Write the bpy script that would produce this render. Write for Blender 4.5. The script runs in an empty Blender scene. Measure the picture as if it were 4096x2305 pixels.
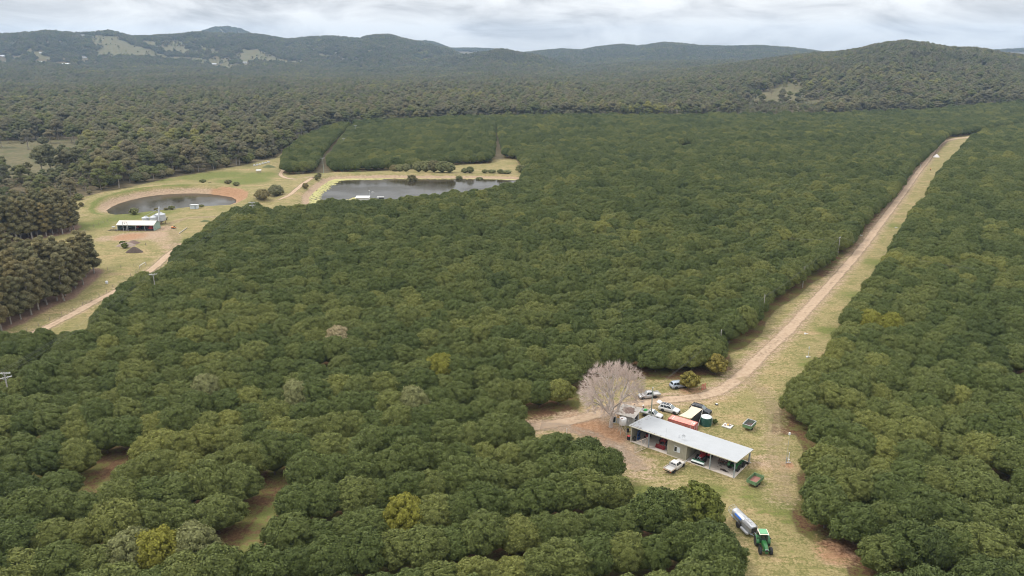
import bpy, math, random
import numpy as np
from math import radians as RAD, sin, cos, pi
from mathutils import Vector, Matrix

# ------------------------------------------------------------------ camera, sky, sun, exposure
SC = bpy.context.scene
COL = SC.collection
F, HY, H = 3000.0, 195.0, 80.0                 # focal length (photo px), horizon row, camera height
PITCH = math.atan((1152.5 - HY) / F)
cam = bpy.data.objects.new("camera", bpy.data.cameras.new("camera"))
COL.objects.link(cam)
cam.location = (0, 0, H)
cam.rotation_euler = (pi / 2 - PITCH, 0, 0)
cam.data.sensor_width = 36.0
cam.data.lens = 36.0 * F / 4096.0
cam.data.clip_start = 1.0
cam.data.clip_end = 40000.0
SC.camera = cam

SUN_EL, SUN_AZ = 56.0, -82.0                   # elevation, azimuth (deg, from +Y towards +X)
world = bpy.data.worlds.new("World")
SC.world = world
world.use_nodes = True
wt = world.node_tree
wt.nodes.clear()
def wn(t, **k):
    n = wt.nodes.new(t)
    for a, b in k.items():
        setattr(n, a, b)
    return n
def wmath(op, a, b=None):
    n = wn("ShaderNodeMath", operation=op)
    for i, v in enumerate((a, b)):
        if v is None:
            continue
        if isinstance(v, (int, float)):
            n.inputs[i].default_value = v
        else:
            wt.links.new(v, n.inputs[i])
    return n.outputs[0]
def build_world():
    L = wt.links.new
    out = wn("ShaderNodeOutputWorld")
    sky = wn("ShaderNodeTexSky", sky_type="NISHITA", sun_disc=False)
    sky.sun_elevation = RAD(SUN_EL)
    sky.sun_rotation = RAD(SUN_AZ)
    bg1 = wn("ShaderNodeBackground")
    bg1.inputs[1].default_value = 0.08
    L(sky.outputs[0], bg1.inputs[0])
    tc = wn("ShaderNodeTexCoord")
    sep = wn("ShaderNodeSeparateXYZ")
    L(tc.outputs["Generated"], sep.inputs[0])
    z = wmath("MAXIMUM", sep.outputs[2], 0.0)
    cmb = wn("ShaderNodeCombineXYZ")
    L(sep.outputs[0], cmb.inputs[0]); L(sep.outputs[1], cmb.inputs[1]); L(wmath("MULTIPLY", sep.outputs[2], 3.4), cmb.inputs[2])
    n1 = wn("ShaderNodeTexNoise")
    n1.inputs["Scale"].default_value = 7.0
    n1.inputs["Detail"].default_value = 7.0
    n1.inputs["Roughness"].default_value = 0.55
    n1.inputs["Distortion"].default_value = 0.5
    L(cmb.outputs[0], n1.inputs["Vector"])
    rp = wn("ShaderNodeValToRGB")
    e = rp.color_ramp.elements
    e[0].position, e[0].color = 0.36, (0.52, 0.525, 0.54, 1)
    e[1].position, e[1].color = 0.60, (0.98, 0.98, 0.97, 1)
    m = rp.color_ramp.elements.new(0.49); m.color = (0.80, 0.80, 0.805, 1)
    L(n1.outputs[0], rp.inputs[0])
    # an overcast sky is brighter towards the zenith
    k = wmath("ADD", wmath("MULTIPLY", wmath("POWER", z, 0.75), 1.5), 0.58)
    bg2 = wn("ShaderNodeBackground")
    L(rp.outputs[0], bg2.inputs[0]); L(k, bg2.inputs[1])
    mx = wn("ShaderNodeMixShader")
    mx.inputs[0].default_value = 0.95
    L(bg1.outputs[0], mx.inputs[1]); L(bg2.outputs[0], mx.inputs[2])
    L(mx.outputs[0], out.inputs[0])
build_world()
sun = bpy.data.objects.new("sun", bpy.data.lights.new("sun", "SUN"))
COL.objects.link(sun)
sun.data.energy = 1.5
sun.data.angle = RAD(10)
sun.data.color = (1.0, 0.95, 0.87)
sun.location = (-100, 50, 300)
_sd = Vector((sin(RAD(SUN_AZ)) * cos(RAD(SUN_EL)), cos(RAD(SUN_AZ)) * cos(RAD(SUN_EL)), sin(RAD(SUN_EL))))
sun.rotation_euler = _sd.to_track_quat("Z", "Y").to_euler()

SC.view_settings.view_transform = "Standard"
SC.view_settings.look = "None"
SC.view_settings.exposure = 0.62
SC.view_settings.gamma = 1.0
SC.render.engine = "CYCLES"
SC.cycles.max_bounces = 5
SC.cycles.diffuse_bounces = 3
SC.cycles.glossy_bounces = 2
SC.cycles.transmission_bounces = 2
SC.cycles.transparent_max_bounces = 8
SC.cycles.volume_bounces = 0
SC.cycles.use_denoising = True
SC.cycles.pixel_filter_type = "BLACKMAN_HARRIS"
SC.cycles.filter_width = 1.0

# ------------------------------------------------------------------ photo pixel <-> world
FW = np.array([0, cos(PITCH), -sin(PITCH)])
UP = np.array([0, sin(PITCH), cos(PITCH)])
def ray(px, py):
    d = FW + np.array([1.0, 0, 0]) * (px - 2048) / F - UP * (py - 1152.5) / F
    return d
def at(px, py, z=0.0):
    """the point at height z that shows at photo pixel (px, py)"""
    d = ray(px, py)
    t = (z - H) / d[2]
    return Vector((d[0] * t, d[1] * t, z))
def proj(x, y, z):
    zc = y * FW[1] + (z - H) * FW[2]
    zc = np.maximum(zc, 1e-3)
    return 2048 + F * x / zc, 1152.5 - F * (y * UP[1] + (z - H) * UP[2]) / zc
def Q(pts, s=1.59006):
    """points read off the 2576 px wide view of the photo -> ground polygon (x, y)"""
    return np.array([tuple(at(x * s, y * s))[:2] for x, y in pts])
def G(pts):
    return np.array([tuple(at(x, y))[:2] for x, y in pts])
def inside(poly, x, y):
    x = np.asarray(x, float); y = np.asarray(y, float)
    r = np.zeros(x.shape, bool)
    n = len(poly); j = n - 1
    for i in range(n):
        xi, yi = poly[i]; xj, yj = poly[j]
        c = ((yi > y) != (yj > y)) & (x < (xj - xi) * (y - yi) / (yj - yi + 1e-12) + xi)
        r ^= c
        j = i
    return r
def dist_line(pts, x, y, closed=False):
    x = np.asarray(x, float); y = np.asarray(y, float)
    d = np.full(x.shape, 1e9)
    n = len(pts)
    for i in range(n if closed else n - 1):
        a = pts[i]; b = pts[(i + 1) % n]
        e = b - a
        t = np.clip(((x - a[0]) * e[0] + (y - a[1]) * e[1]) / (e @ e + 1e-12), 0, 1)
        d = np.minimum(d, np.hypot(x - a[0] - t * e[0], y - a[1] - t * e[1]))
    return d
def sdist(poly, x, y):
    """positive outside, negative inside"""
    d = dist_line(poly, x, y, True)
    return np.where(inside(poly, x, y), -d, d)
def sstep(a, b, x):
    t = np.clip((np.asarray(x, float) - a) / (b - a), 0, 1)
    return t * t * (3 - 2 * t)
_rng = np.random.RandomState(7)
_tab = _rng.rand(256, 256)
def vnoise(x, y):
    x = np.asarray(x, float); y = np.asarray(y, float)
    xi = np.floor(x).astype(int); yi = np.floor(y).astype(int)
    fx = x - xi; fy = y - yi
    fx = fx * fx * (3 - 2 * fx); fy = fy * fy * (3 - 2 * fy)
    g = lambda a, b: _tab[a % 256, b % 256]
    return (g(xi, yi) * (1 - fx) + g(xi + 1, yi) * fx) * (1 - fy) + (g(xi, yi + 1) * (1 - fx) + g(xi + 1, yi + 1) * fx) * fy
def fbm(x, y, o=4):
    s = 0; a = 0.5; t = 0
    for i in range(o):
        s = s + a * vnoise(x + 17.3 * i, y + 5.1 * i); t += a
        x = x * 2.03; y = y * 2.03; a *= 0.5
    return s / t
def catmull(pts, n=8):
    P = [np.array(p, float) for p in pts]
    P = [2 * P[0] - P[1]] + P + [2 * P[-1] - P[-2]]
    o = []
    for i in range(1, len(P) - 2):
        for k in range(n):
            t = k / n
            o.append(0.5 * (2 * P[i] + (P[i + 1] - P[i - 1]) * t + (2 * P[i - 1] - 5 * P[i] + 4 * P[i + 1] - P[i + 2]) * t * t
                            + (3 * P[i] - P[i - 1] - 3 * P[i + 1] + P[i + 2]) * t ** 3))
    o.append(P[-2])
    return np.array(o)

# ------------------------------------------------------------------ mesh builder and tagging
class MB:
    def __init__(s):
        s.v = []; s.f = []; s.M = Matrix.Identity(4); s.mi = 0; s.mm = []
    def add(s, vs, fs):
        o = len(s.v)
        for p in vs:
            s.v.append(tuple(s.M @ Vector(p)))
        for f in fs:
            s.f.append(tuple(i + o for i in f)); s.mm.append(s.mi)
        return s
    def box(s, c, d, rz=0.0, ry=0.0, rx=0.0, taper=1.0):
        R = Matrix.Rotation(rz, 3, "Z") @ Matrix.Rotation(ry, 3, "Y") @ Matrix.Rotation(rx, 3, "X")
        vs = []
        for k in (-1, 1):
            t = taper if k > 0 else 1.0
            for a, b in ((-1, -1), (1, -1), (1, 1), (-1, 1)):
                vs.append(Vector(c) + R @ Vector((a * d[0] / 2 * t, b * d[1] / 2 * t, k * d[2] / 2)))
        return s.add(vs, [(3, 2, 1, 0), (4, 5, 6, 7), (0, 1, 5, 4), (1, 2, 6, 5), (2, 3, 7, 6), (3, 0, 4, 7)])
    def tube(s, p0, p1, r0, r1=None, n=8, caps=True):
        r1 = r0 if r1 is None else r1
        p0 = Vector(p0); p1 = Vector(p1)
        d = (p1 - p0)
        if d.length < 1e-6:
            return s
        q = d.to_track_quat("Z", "Y")
        vs = [p + q @ Vector((r * cos(2 * pi * i / n), r * sin(2 * pi * i / n), 0)) for p, r in ((p0, r0), (p1, r1)) for i in range(n)]
        fs = [(i, (i + 1) % n, n + (i + 1) % n, n + i) for i in range(n)]
        if caps:
            fs += [tuple(range(n - 1, -1, -1)), tuple(range(n, 2 * n))]
        return s.add(vs, fs)
    def path(s, pts, r, n=6):
        for a, b in zip(pts[:-1], pts[1:]):
            s.tube(a, b, r, r, n)
        return s
    def lathe(s, prof, c=(0, 0, 0), n=24, axis="Z"):
        vs = []; fs = []
        for r, h in prof:
            for i in range(n):
                a = 2 * pi * i / n
                if axis == "Z":
                    p = (r * cos(a), r * sin(a), h)
                elif axis == "Y":
                    p = (r * cos(a), h, -r * sin(a))
                else:
                    p = (h, r * cos(a), r * sin(a))
                vs.append(Vector(c) + Vector(p))
        for k in range(len(prof) - 1):
            for i in range(n):
                j = (i + 1) % n
                fs.append((k * n + i, k * n + j, (k + 1) * n + j, (k + 1) * n + i))
        if prof[0][0] > 1e-4:
            fs.append(tuple(range(n - 1, -1, -1)))
        if prof[-1][0] > 1e-4:
            fs.append(tuple((len(prof) - 1) * n + i for i in range(n)))
        return s.add(vs, fs)
    def prism(s, poly, a0, a1, axis="Y"):
        """2-D outline swept along an axis: axis Y takes (x, z), X takes (y, z), Z takes (x, y)"""
        def P(u, w, t):
            return (u, t, w) if axis == "Y" else ((t, u, w) if axis == "X" else (u, w, t))
        n = len(poly)
        vs = [P(u, w, a0) for u, w in poly] + [P(u, w, a1) for u, w in poly]
        fs = [tuple(range(n)), tuple(range(2 * n - 1, n - 1, -1))]
        fs += [(i, n + i, n + (i + 1) % n, (i + 1) % n) for i in range(n)]
        return s.add(vs, fs)
    def quad(s, a, b, c, d):
        return s.add([a, b, c, d], [(0, 1, 2, 3)])
    def loft(s, secs, caps=True):
        n = len(secs[0]); vs = [p for q in secs for p in q]; fs = []
        for k in range(len(secs) - 1):
            for i in range(n):
                j = (i + 1) % n
                fs.append((k * n + i, k * n + j, (k + 1) * n + j, (k + 1) * n + i))
        if caps:
            fs += [tuple(range(n - 1, -1, -1)), tuple((len(secs) - 1) * n + i for i in range(n))]
        return s.add(vs, fs)
    def ball(s, c, r, n=10, m=6, sc=(1, 1, 1)):
        vs = []; fs = []
        for k in range(m + 1):
            t = pi * k / m
            for i in range(n):
                a = 2 * pi * i / n
                vs.append(Vector(c) + Vector((r * sc[0] * sin(t) * cos(a), r * sc[1] * sin(t) * sin(a), r * sc[2] * cos(t))))
        for k in range(m):
            for i in range(n):
                j = (i + 1) % n
                fs.append((k * n + i, (k + 1) * n + i, (k + 1) * n + j, k * n + j))
        return s.add(vs, fs)
    def build(s, name, mat, parent=None, loc=None, smooth=False, bevel=0.0, rz=None):
        me = bpy.data.meshes.new(name)
        me.from_pydata(s.v, [], s.f)
        for m in (mat if isinstance(mat, (list, tuple)) else [mat]):
            me.materials.append(m)
        if isinstance(mat, (list, tuple)):
            me.polygons.foreach_set("material_index", s.mm)
        if smooth:
            me.polygons.foreach_set("use_smooth", [True] * len(me.polygons))
        me.update()
        o = bpy.data.objects.new(name, me)
        COL.objects.link(o)
        if parent is not None:
            o.parent = parent
        if loc is not None:
            o.location = loc
        if rz is not None:
            o.rotation_euler.z = rz
        if bevel:
            b = o.modifiers.new("edge", "BEVEL"); b.width = bevel; b.segments = 2; b.limit_method = "ANGLE"; b.angle_limit = RAD(30)
        if smooth and not bevel:
            set_auto_smooth(me)
        return o
def set_auto_smooth(me, ang=38):
    try:
        me.set_sharp_from_angle(angle=RAD(ang))
    except Exception:
        pass
def empty(name, loc, rz=0.0):
    o = bpy.data.objects.new(name, None)
    o.empty_display_size = 0.5
    COL.objects.link(o)
    o.location = loc
    o.rotation_euler.z = rz
    return o
def tag(o, label=None, cat=None, group=None, kind=None):
    if label: o["label"] = label
    if cat: o["category"] = cat
    if group: o["group"] = group
    if kind: o["kind"] = kind
    return o
def thing(name, label, cat, loc, rz=0.0, group=None):
    return tag(empty(name, loc, rz), label, cat, group)
def copy_tree(o, parent=None):
    c = o.copy(); COL.objects.link(c); c.parent = parent
    for ch in list(o.children):
        copy_tree(ch, c)
    return c
def heading(a, b):
    return math.atan2(b[1] - a[1], b[0] - a[0])

# ------------------------------------------------------------------ materials
def nodes(name):
    m = bpy.data.materials.new(name); m.use_nodes = True
    nt = m.node_tree
    return m, nt, nt.nodes["Principled BSDF"]
MATS = {}
def mat(name, rgb, rough=0.5, metal=0.0, var=0.18, scale=2.0, bump=0.0, spec=0.5, alpha=None, dirt=None, wave=None):
    """procedural surface: colour broken by two noises, optional dirt tint and corrugation"""
    if name in MATS:
        return MATS[name]
    m, nt, b = nodes(name)
    L = nt.links.new
    tc = nt.nodes.new("ShaderNodeTexCoord")
    n = nt.nodes.new("ShaderNodeTexNoise")
    n.inputs["Scale"].default_value = scale; n.inputs["Detail"].default_value = 6; n.inputs["Roughness"].default_value = 0.62
    L(tc.outputs["Object"], n.inputs["Vector"])
    rp = nt.nodes.new("ShaderNodeValToRGB")
    e = rp.color_ramp.elements
    d = dirt if dirt else tuple(c * (1 - var) for c in rgb)
    e[0].position = 0.32; e[0].color = (*d, 1) if not dirt else (*[c * .6 + q * .4 for c, q in zip(d, rgb)], 1)
    e[1].position = 0.62; e[1].color = (*rgb, 1)
    L(n.outputs[0], rp.inputs[0])
    L(rp.outputs[0], b.inputs["Base Color"])
    b.inputs["Roughness"].default_value = rough
    b.inputs["Metallic"].default_value = metal
    b.inputs["Specular IOR Level"].default_value = spec
    hs = []
    if bump:
        bp = nt.nodes.new("ShaderNodeBump"); bp.inputs["Strength"].default_value = bump; bp.inputs["Distance"].default_value = 0.05
        L(n.outputs[0], bp.inputs["Height"]); L(bp.outputs[0], b.inputs["Normal"])
    if wave:
        w = nt.nodes.new("ShaderNodeTexWave"); w.wave_type = "BANDS"; w.bands_direction = wave[0]
        w.inputs["Scale"].default_value = wave[1]
        L(tc.outputs["Object"], w.inputs["Vector"])
        bp = nt.nodes.new("ShaderNodeBump"); bp.inputs["Strength"].default_value = wave[2]; bp.inputs["Distance"].default_value = 0.04
        L(w.outputs[1], bp.inputs["Height"]); L(bp.outputs[0], b.inputs["Normal"])
    if alpha is not None:
        b.inputs["Alpha"].default_value = alpha
    MATS[name] = m
    return m
def glass(name="window_glass", rgb=(0.02, 0.025, 0.03)):
    return mat(name, rgb, rough=0.06, var=0.3, scale=3, spec=0.9)

def leaf_mat(name, stops, loc_scale=0.02, hue_noise=0.3, transl=0.22, rough=0.5):
    """foliage: the colour differs tree by tree (random and where it grows) and leaf by leaf"""
    m, nt, b = nodes(name)
    L = nt.links.new
    oi = nt.nodes.new("ShaderNodeObjectInfo")
    nz = nt.nodes.new("ShaderNodeTexNoise"); nz.inputs["Scale"].default_value = loc_scale; nz.inputs["Detail"].default_value = 3
    L(oi.outputs["Location"], nz.inputs["Vector"])
    mth = nt.nodes.new("ShaderNodeMath"); mth.operation = "MULTIPLY_ADD"
    L(oi.outputs["Random"], mth.inputs[0]); mth.inputs[1].default_value = 0.62
    sub = nt.nodes.new("ShaderNodeMath"); sub.operation = "MULTIPLY_ADD"; sub.inputs[1].default_value = 1.3; sub.inputs[2].default_value = -0.48
    L(nz.outputs[0], sub.inputs[0]); L(sub.outputs[0], mth.inputs[2])
    rp = nt.nodes.new("ShaderNodeValToRGB")
    el = rp.color_ramp.elements
    while len(el) > 1:
        el.remove(el[-1])
    el[0].position, el[0].color = stops[0][0], (*stops[0][1], 1)
    for p, c in stops[1:]:
        x = el.new(p); x.color = (*c, 1)
    L(mth.outputs[0], rp.inputs[0])
    # leaf clumps inside one crown
    tc = nt.nodes.new("ShaderNodeTexCoord")
    n2 = nt.nodes.new("ShaderNodeTexNoise"); n2.inputs["Scale"].default_value = 0.55; n2.inputs["Detail"].default_value = 4
    L(tc.outputs["Object"], n2.inputs["Vector"])
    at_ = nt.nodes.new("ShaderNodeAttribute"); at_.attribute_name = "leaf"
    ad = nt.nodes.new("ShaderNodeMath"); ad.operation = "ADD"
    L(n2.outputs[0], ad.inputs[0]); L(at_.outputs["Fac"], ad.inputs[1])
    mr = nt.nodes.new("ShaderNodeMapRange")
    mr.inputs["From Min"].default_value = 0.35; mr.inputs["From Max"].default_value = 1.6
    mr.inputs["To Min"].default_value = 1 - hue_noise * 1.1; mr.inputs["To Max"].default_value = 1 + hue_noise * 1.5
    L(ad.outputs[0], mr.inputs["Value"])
    mul = nt.nodes.new("ShaderNodeVectorMath"); mul.operation = "SCALE"
    L(rp.outputs[0], mul.inputs[0]); L(mr.outputs[0], mul.inputs["Scale"])
    L(mul.outputs[0], b.inputs["Base Color"])
    b.inputs["Roughness"].default_value = rough
    b.inputs["Specular IOR Level"].default_value = 0.12
    tr = nt.nodes.new("ShaderNodeBsdfTranslucent")
    L(mul.outputs[0], tr.inputs[0])
    mx = nt.nodes.new("ShaderNodeMixShader"); mx.inputs[0].default_value = transl
    L(b.outputs[0], mx.inputs[1]); L(tr.outputs[0], mx.inputs[2])
    L(mx.outputs[0], nt.nodes["Material Output"].inputs["Surface"])
    MATS[name] = m
    return m
# ------------------------------------------------------------------ the lie of the land
CLEAR = Q([(1878, 1800), (1862, 1475), (1842, 1430), (1806, 1380), (1800, 1338), (1800, 1322), (1700, 1310), (1600, 1296), (1576, 1262), (1572, 1225), (1560, 1202),
           (1520, 1184), (1470, 1168), (1410, 1150), (1350, 1135), (1320, 1100), (1320, 1062), (1400, 1048), (1440, 1035), (1452, 985), (1500, 950), (1560, 945),
           (1640, 950), (1720, 950), (1800, 943), (1832, 925), (1822, 888), (1868, 868), (1905, 838), (1918, 806), (1945, 775), (2000, 742), (2032, 712),
           (2090, 682), (2104, 652), (2150, 632), (2166, 594), (2198, 556), (2235, 522), (2268, 484), (2300, 434), (2340, 398), (2374, 364), (2390, 346),
           (2452, 337), (2576, 318), (2650, 300), (2650, 318), (2560, 327), (2480, 341), (2445, 354), (2400, 406), (2372, 438), (2342, 477), (2327, 511), (2290, 550),
           (2272, 582), (2243, 634), (2227, 676), (2192, 718), (2172, 751), (2147, 793), (2112, 835), (2098, 881), (2064, 929), (2026, 971), (1994, 1004), (1962, 1046),
           (1955, 1088), (2010, 1085), (2035, 1130), (2045, 1165), (2022, 1200), (2028, 1250), (2008, 1295), (2022, 1335), (2075, 1365), (2140, 1405), (2165, 1470), (2185, 1800)])
WATER1 = at  # replaced below
DAM1Z, DAM2Z = -1.2, -1.0
def GZ(pts, z):
    return np.array([tuple(at(x, y, z))[:2] for x, y in pts])
def z5p(x, y): return (300 + x / 2.9, 600 + y / 2.9)
def z7p(x, y): return (1000 + x / 2.14667, 500 + y / 2.14667)
DAM1 = GZ([z5p(*p) for p in [(370, 705), (430, 660), (520, 620), (640, 585), (800, 548), (950, 527), (1100, 515), (1250, 507), (1400, 505), (1550, 512), (1700, 530), (1820, 552),
                             (1870, 580), (1860, 612), (1780, 640), (1600, 650), (1450, 655), (1250, 672), (1100, 690), (950, 706), (800, 722), (680, 738), (560, 748), (470, 752), (400, 735)]], DAM1Z)
DAM2 = GZ([z7p(*p) for p in [(515, 700), (515, 625), (560, 575), (620, 525), (680, 485), (740, 466), (900, 462), (1200, 460), (1500, 462), (1800, 462), (2100, 464), (2250, 470), (2330, 475),
                             (2340, 520), (2280, 560), (2100, 600), (1700, 640), (1400, 655), (1220, 642), (1080, 632), (900, 628), (800, 690), (650, 720)]], DAM2Z)
C1 = DAM1.mean(0); C2 = DAM2.mean(0)
RIDGES = [  # distance of the crest, front width, back width, tree height on it, skyline read off the photo
    (3700, 620, 900, 16, [(-900, 132), (-300, 128), (0, 128), (60, 126), (170, 117), (205, 115), (240, 122), (330, 128), (380, 126), (440, 118), (520, 138), (580, 137), (700, 131), (770, 123), (850, 128), (1000, 128),
                      (1060, 135), (1150, 151), (1240, 143), (1330, 141), (1440, 147), (1481, 136), (1557, 133), (1617, 148), (1683, 161), (1797, 190), (1880, 230), (2000, 300)]),
    (5200, 700, 900, 15, [(1500, 260), (1600, 190), (1650, 168), (1696, 158), (1737, 164), (1802, 189), (1900, 189), (1960, 191), (2050, 200), (2200, 230)]),
    (5500, 700, 700, 15, [(740, 260), (780, 145), (805, 124), (850, 109), (905, 101), (960, 111), (1000, 128), (1060, 170), (1150, 260)]),
    (3000, 380, 600, 16, [(1500, 262), (1650, 238), (1750, 225), (1850, 214), (1940, 202), (2000, 190), (2040, 193), (2080, 202), (2150, 217), (2250, 244), (2350, 268)]),
    (4200, 650, 900, 16, [(1980, 240), (2100, 206), (2160, 198), (2248, 191), (2324, 196), (2405, 181), (2487, 173), (2552, 180), (2655, 165), (2731, 170), (2800, 179), (2917, 180), (3047, 178), (3161, 186),
                      (3242, 196), (3296, 204), (3420, 230), (3600, 270)]),
    (2900, 430, 500, 16, [(2180, 280), (2300, 262), (2420, 250), (2560, 242), (2760, 236), (2900, 236), (3100, 245), (3300, 262)]),
    (2050, 600, 700, 15, [(2350, 330), (2550, 296), (2750, 272), (2950, 248), (3100, 226), (3242, 208), (3377, 199), (3459, 186), (3535, 168), (3621, 157), (3703, 163), (3784, 180), (3892, 183), (3947, 191), (4028, 207), (4096, 216),
                      (4250, 236), (4500, 255), (4900, 270)]),
    (5300, 600, 700, 15, [(3700, 260), (3900, 200), (4010, 194), (4096, 192), (4300, 196), (4600, 220)]),
    (2750, 520, 500, 16, [(-900, 262), (-300, 250), (0, 246), (160, 240), (300, 258), (430, 268), (620, 262), (860, 266), (1000, 276), (1200, 290)]),
]
def _ridge_table():
    T = []
    for D, wf, wb, th, pts in RIDGES:
        az = []; hh = []
        for x, y in pts:
            d = ray(x, y); hr = math.hypot(d[0], d[1])
            az.append(math.atan2(d[0], d[1])); hh.append(max(0.0, H + D * d[2] / hr - th))
        T.append((D, wf, wb, np.array(az), np.array(hh)))
    return T
RT = _ridge_table()
YARD = np.array([35.0, 145.0])
def zf(x, y):
    """height of the ground"""
    x = np.asarray(x, float); y = np.asarray(y, float)
    r = np.hypot(x, y); az = np.arctan2(x, y)
    # gentle swells away from the yard and the two dams
    am = sstep(170, 420, np.hypot(x - 40, y - 140)) * sstep(40, 130, np.hypot(x - C1[0], y - C1[1])) * sstep(90, 170, np.hypot(x - C2[0], y - C2[1]))
    am = np.maximum(am, sstep(700, 1000, r))
    h = am * (fbm(x / 210 + 3, y / 210 + 9, 2) - 0.5) * (4.0 + 10 * sstep(900, 2000, r))
    hill = np.zeros_like(r)
    for i, (D, wf, wb, A, Hh) in enumerate(RT):
        c = np.interp(az, A, Hh, left=Hh[0] if A[0] < -0.6 else 0, right=Hh[-1] if A[-1] > 0.6 else 0)
        sp = 0.62 + 0.85 * fbm(az * 22 + 11 * i, r / 900.0 + 3 * i, 3)
        w = np.where(r < D, wf * sp, wb)
        hill = np.maximum(hill, c * np.exp(-((r - D) / w) ** 2))
    hill = hill * sstep(1010, 1330, r)
    m = hill * 0.06
    h = h * (1 - sstep(10, 60, hill)) + hill + m * (fbm(x / 120, y / 120, 3) - 0.5) * 2 * sstep(5, 40, hill) * 0.6
    # ring dam: excavated basin inside a low bank, higher at the back and on the left
    for P, wz, C, hi, lo in ((DAM1, DAM1Z, C1, 2.9, 0.25), (DAM2, DAM2Z, C2, 1.5, 0.3)):
        k = np.hypot(x - C[0], y - C[1]) < 150
        if not np.any(k):
            continue
        xs = x[k] if x.ndim else x; ys = y[k] if y.ndim else y
        d = sdist(P, xs, ys)
        dx = xs - C[0]; dy = ys - C[1]
        back = sstep(-12, 10, dy)
        if P is DAM1:
            back = np.maximum(back, sstep(5, 22, -dx) * sstep(-25, -5, dy)) * (1 - 0.5 * sstep(0, 30, dx) * (1 - back))
        else:
            back = np.maximum(back, sstep(35, 48, -dx)) * (1 - sstep(0, 40, dx) * 0.5)
        top = lo + (hi - lo) * back
        inn = np.where(d < 0, wz + np.maximum(d * 0.35, -3.0), 0)
        up = wz + (top - wz) * sstep(0, 8, d)
        dn = top * (1 - sstep(12, 24, d))
        hb = np.where(d < 0, inn, np.where(d < 10, up, dn))
        wgt = 1 - sstep(14, 26, d)
        hk = h[k] if h.ndim else h
        nv = hk * (1 - wgt) + hb * wgt
        if h.ndim:
            h[k] = nv
        else:
            h = nv
    return h
def zat(x, y):
    return float(zf(np.array([x]), np.array([y]))[0])
def atg(px, py, up=0.0):
    """the point `up` above the ground that shows at a photo pixel"""
    z = up
    for _ in range(7):
        p = at(px, py, z)
        z = zat(p.x, p.y) + up
    return Vector((p.x, p.y, z - up))

# ---- areas used for painting the ground and for planting
def px_in(poly_px, x, y, z, rag=0):
    u, v = proj(x, y, z)
    if rag:
        u = u + (fbm(x / 60, y / 60, 3) - .5) * rag * 2; v = v + (fbm(x / 60 + 40, y / 60, 3) - .5) * rag * .5
    return inside(np.array(poly_px, float), u, v) & (y > 0)
S1 = lambda P: [(x / 1.84, y / 1.84) for x, y in P]
PADDOCKS = [S1([(640, 300), (690, 268), (760, 262), (850, 265), (960, 320), (1100, 372), (1250, 415), (1400, 432), (1560, 436), (1690, 440), (1700, 470), (1420, 462), (1200, 442), (1050, 428), (900, 418), (760, 425), (700, 430), (740, 380), (720, 330)]),
            S1([(1240, 300), (1330, 300), (1360, 345), (1420, 380), (1330, 395), (1260, 385), (1180, 380), (1215, 340)]),
            S1([(1040, 310), (1100, 300), (1160, 330), (1230, 372), (1150, 360), (1080, 340)]),
            S1([(1440, 330), (1520, 350), (1600, 385), (1560, 400), (1470, 372)]),
            S1([(1760, 358), (1900, 378), (1980, 410), (2030, 435), (2180, 448), (2270, 458), (2200, 484), (2020, 470), (1880, 462), (1780, 450), (1700, 425), (1740, 400)]),
            S1([(190, 368), (240, 372), (320, 400), (420, 440), (350, 440), (250, 424)]),
            S1([(1560, 486), (1640, 474), (1800, 470), (1905, 484), (1900, 502), (1700, 508), (1580, 504)]),
            S1([(2300, 388), (2370, 398), (2440, 420), (2380, 428), (2320, 418)]),
            S1([(545, 515), (640, 505), (640, 530), (560, 540)]), S1([(60, 430), (130, 432), (150, 446), (70, 446)]),
            [(1400 + x / 1.84, 100 + y / 1.84) for x, y in [(810, 240), (860, 234), (915, 240), (915, 252), (830, 252)]],
            [(1400 + x / 1.84, 100 + y / 1.84) for x, y in [(1510, 234), (1560, 222), (1620, 212), (1620, 222), (1540, 238)]],
            [(1400 + x / 1.84, 100 + y / 1.84) for x, y in [(0, 268), (70, 268), (70, 282), (0, 282)]],
            [(1400 + x / 1.84, 100 + y / 1.84) for x, y in [(525, 250), (590, 250), (590, 262), (525, 262)]],
            ]
NEARPAD = [G([(-200, 562), (120, 566), (340, 556), (348, 600), (330, 660), (150, 712), (-200, 730)])]
RPAD = [(2985, 418), (2990, 388), (3110, 348), (3130, 330), (3205, 330), (3215, 372), (3260, 398), (3330, 420), (3250, 436), (3170, 430), (3090, 424), (3020, 428)]
RPAD2 = [(3480, 430), (3620, 415), (3760, 405), (3770, 418), (3600, 432), (3490, 440)]
# open grass west of the orchard: along the track, round the dams, up to the forest edge
FOREST_EDGE = [(-400, 960), (-100, 905), (60, 870), (250, 812), (330, 792), (414, 768), (520, 750), (620, 728), (680, 715), (817, 693), (955, 669), (1100, 638), (1150, 600), (1185, 582), (1250, 556), (1340, 528), (1395, 512)]
ORCH_W = [(0, 2600), (-500, 2300), (-500, 1790), (0, 1660), (100, 1605), (165, 1550), (205, 1505), (250, 1462), (335, 1400), (380, 1330), (392, 1262), (440, 1215), (470, 1170), (510, 1138), (560, 1115), (640, 1090), (690, 1055), (700, 1018),
          (735, 985), (780, 955), (825, 918), (865, 878), (905, 850), (960, 838), (1040, 850), (1060, 872), (1120, 872)]
DAMFRONT = [(1120, 872), (1300, 858), (1420, 850), (1560, 847), (1700, 832), (1850, 816), (1960, 802), (2060, 775), (2090, 752), (2088, 722), (2100, 690), (2085, 668), (2065, 640), (2035, 640)]
ORCH_W = ORCH_W[:9] + [(x, y + 5.2 * (y - 195) / 80) for x, y in ORCH_W[9:-3]] + ORCH_W[-3:]
ALLEY = [(2016, 640), (1996, 560), (1990, 520), (1978, 520), (1980, 560), (1975, 640)]
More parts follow.
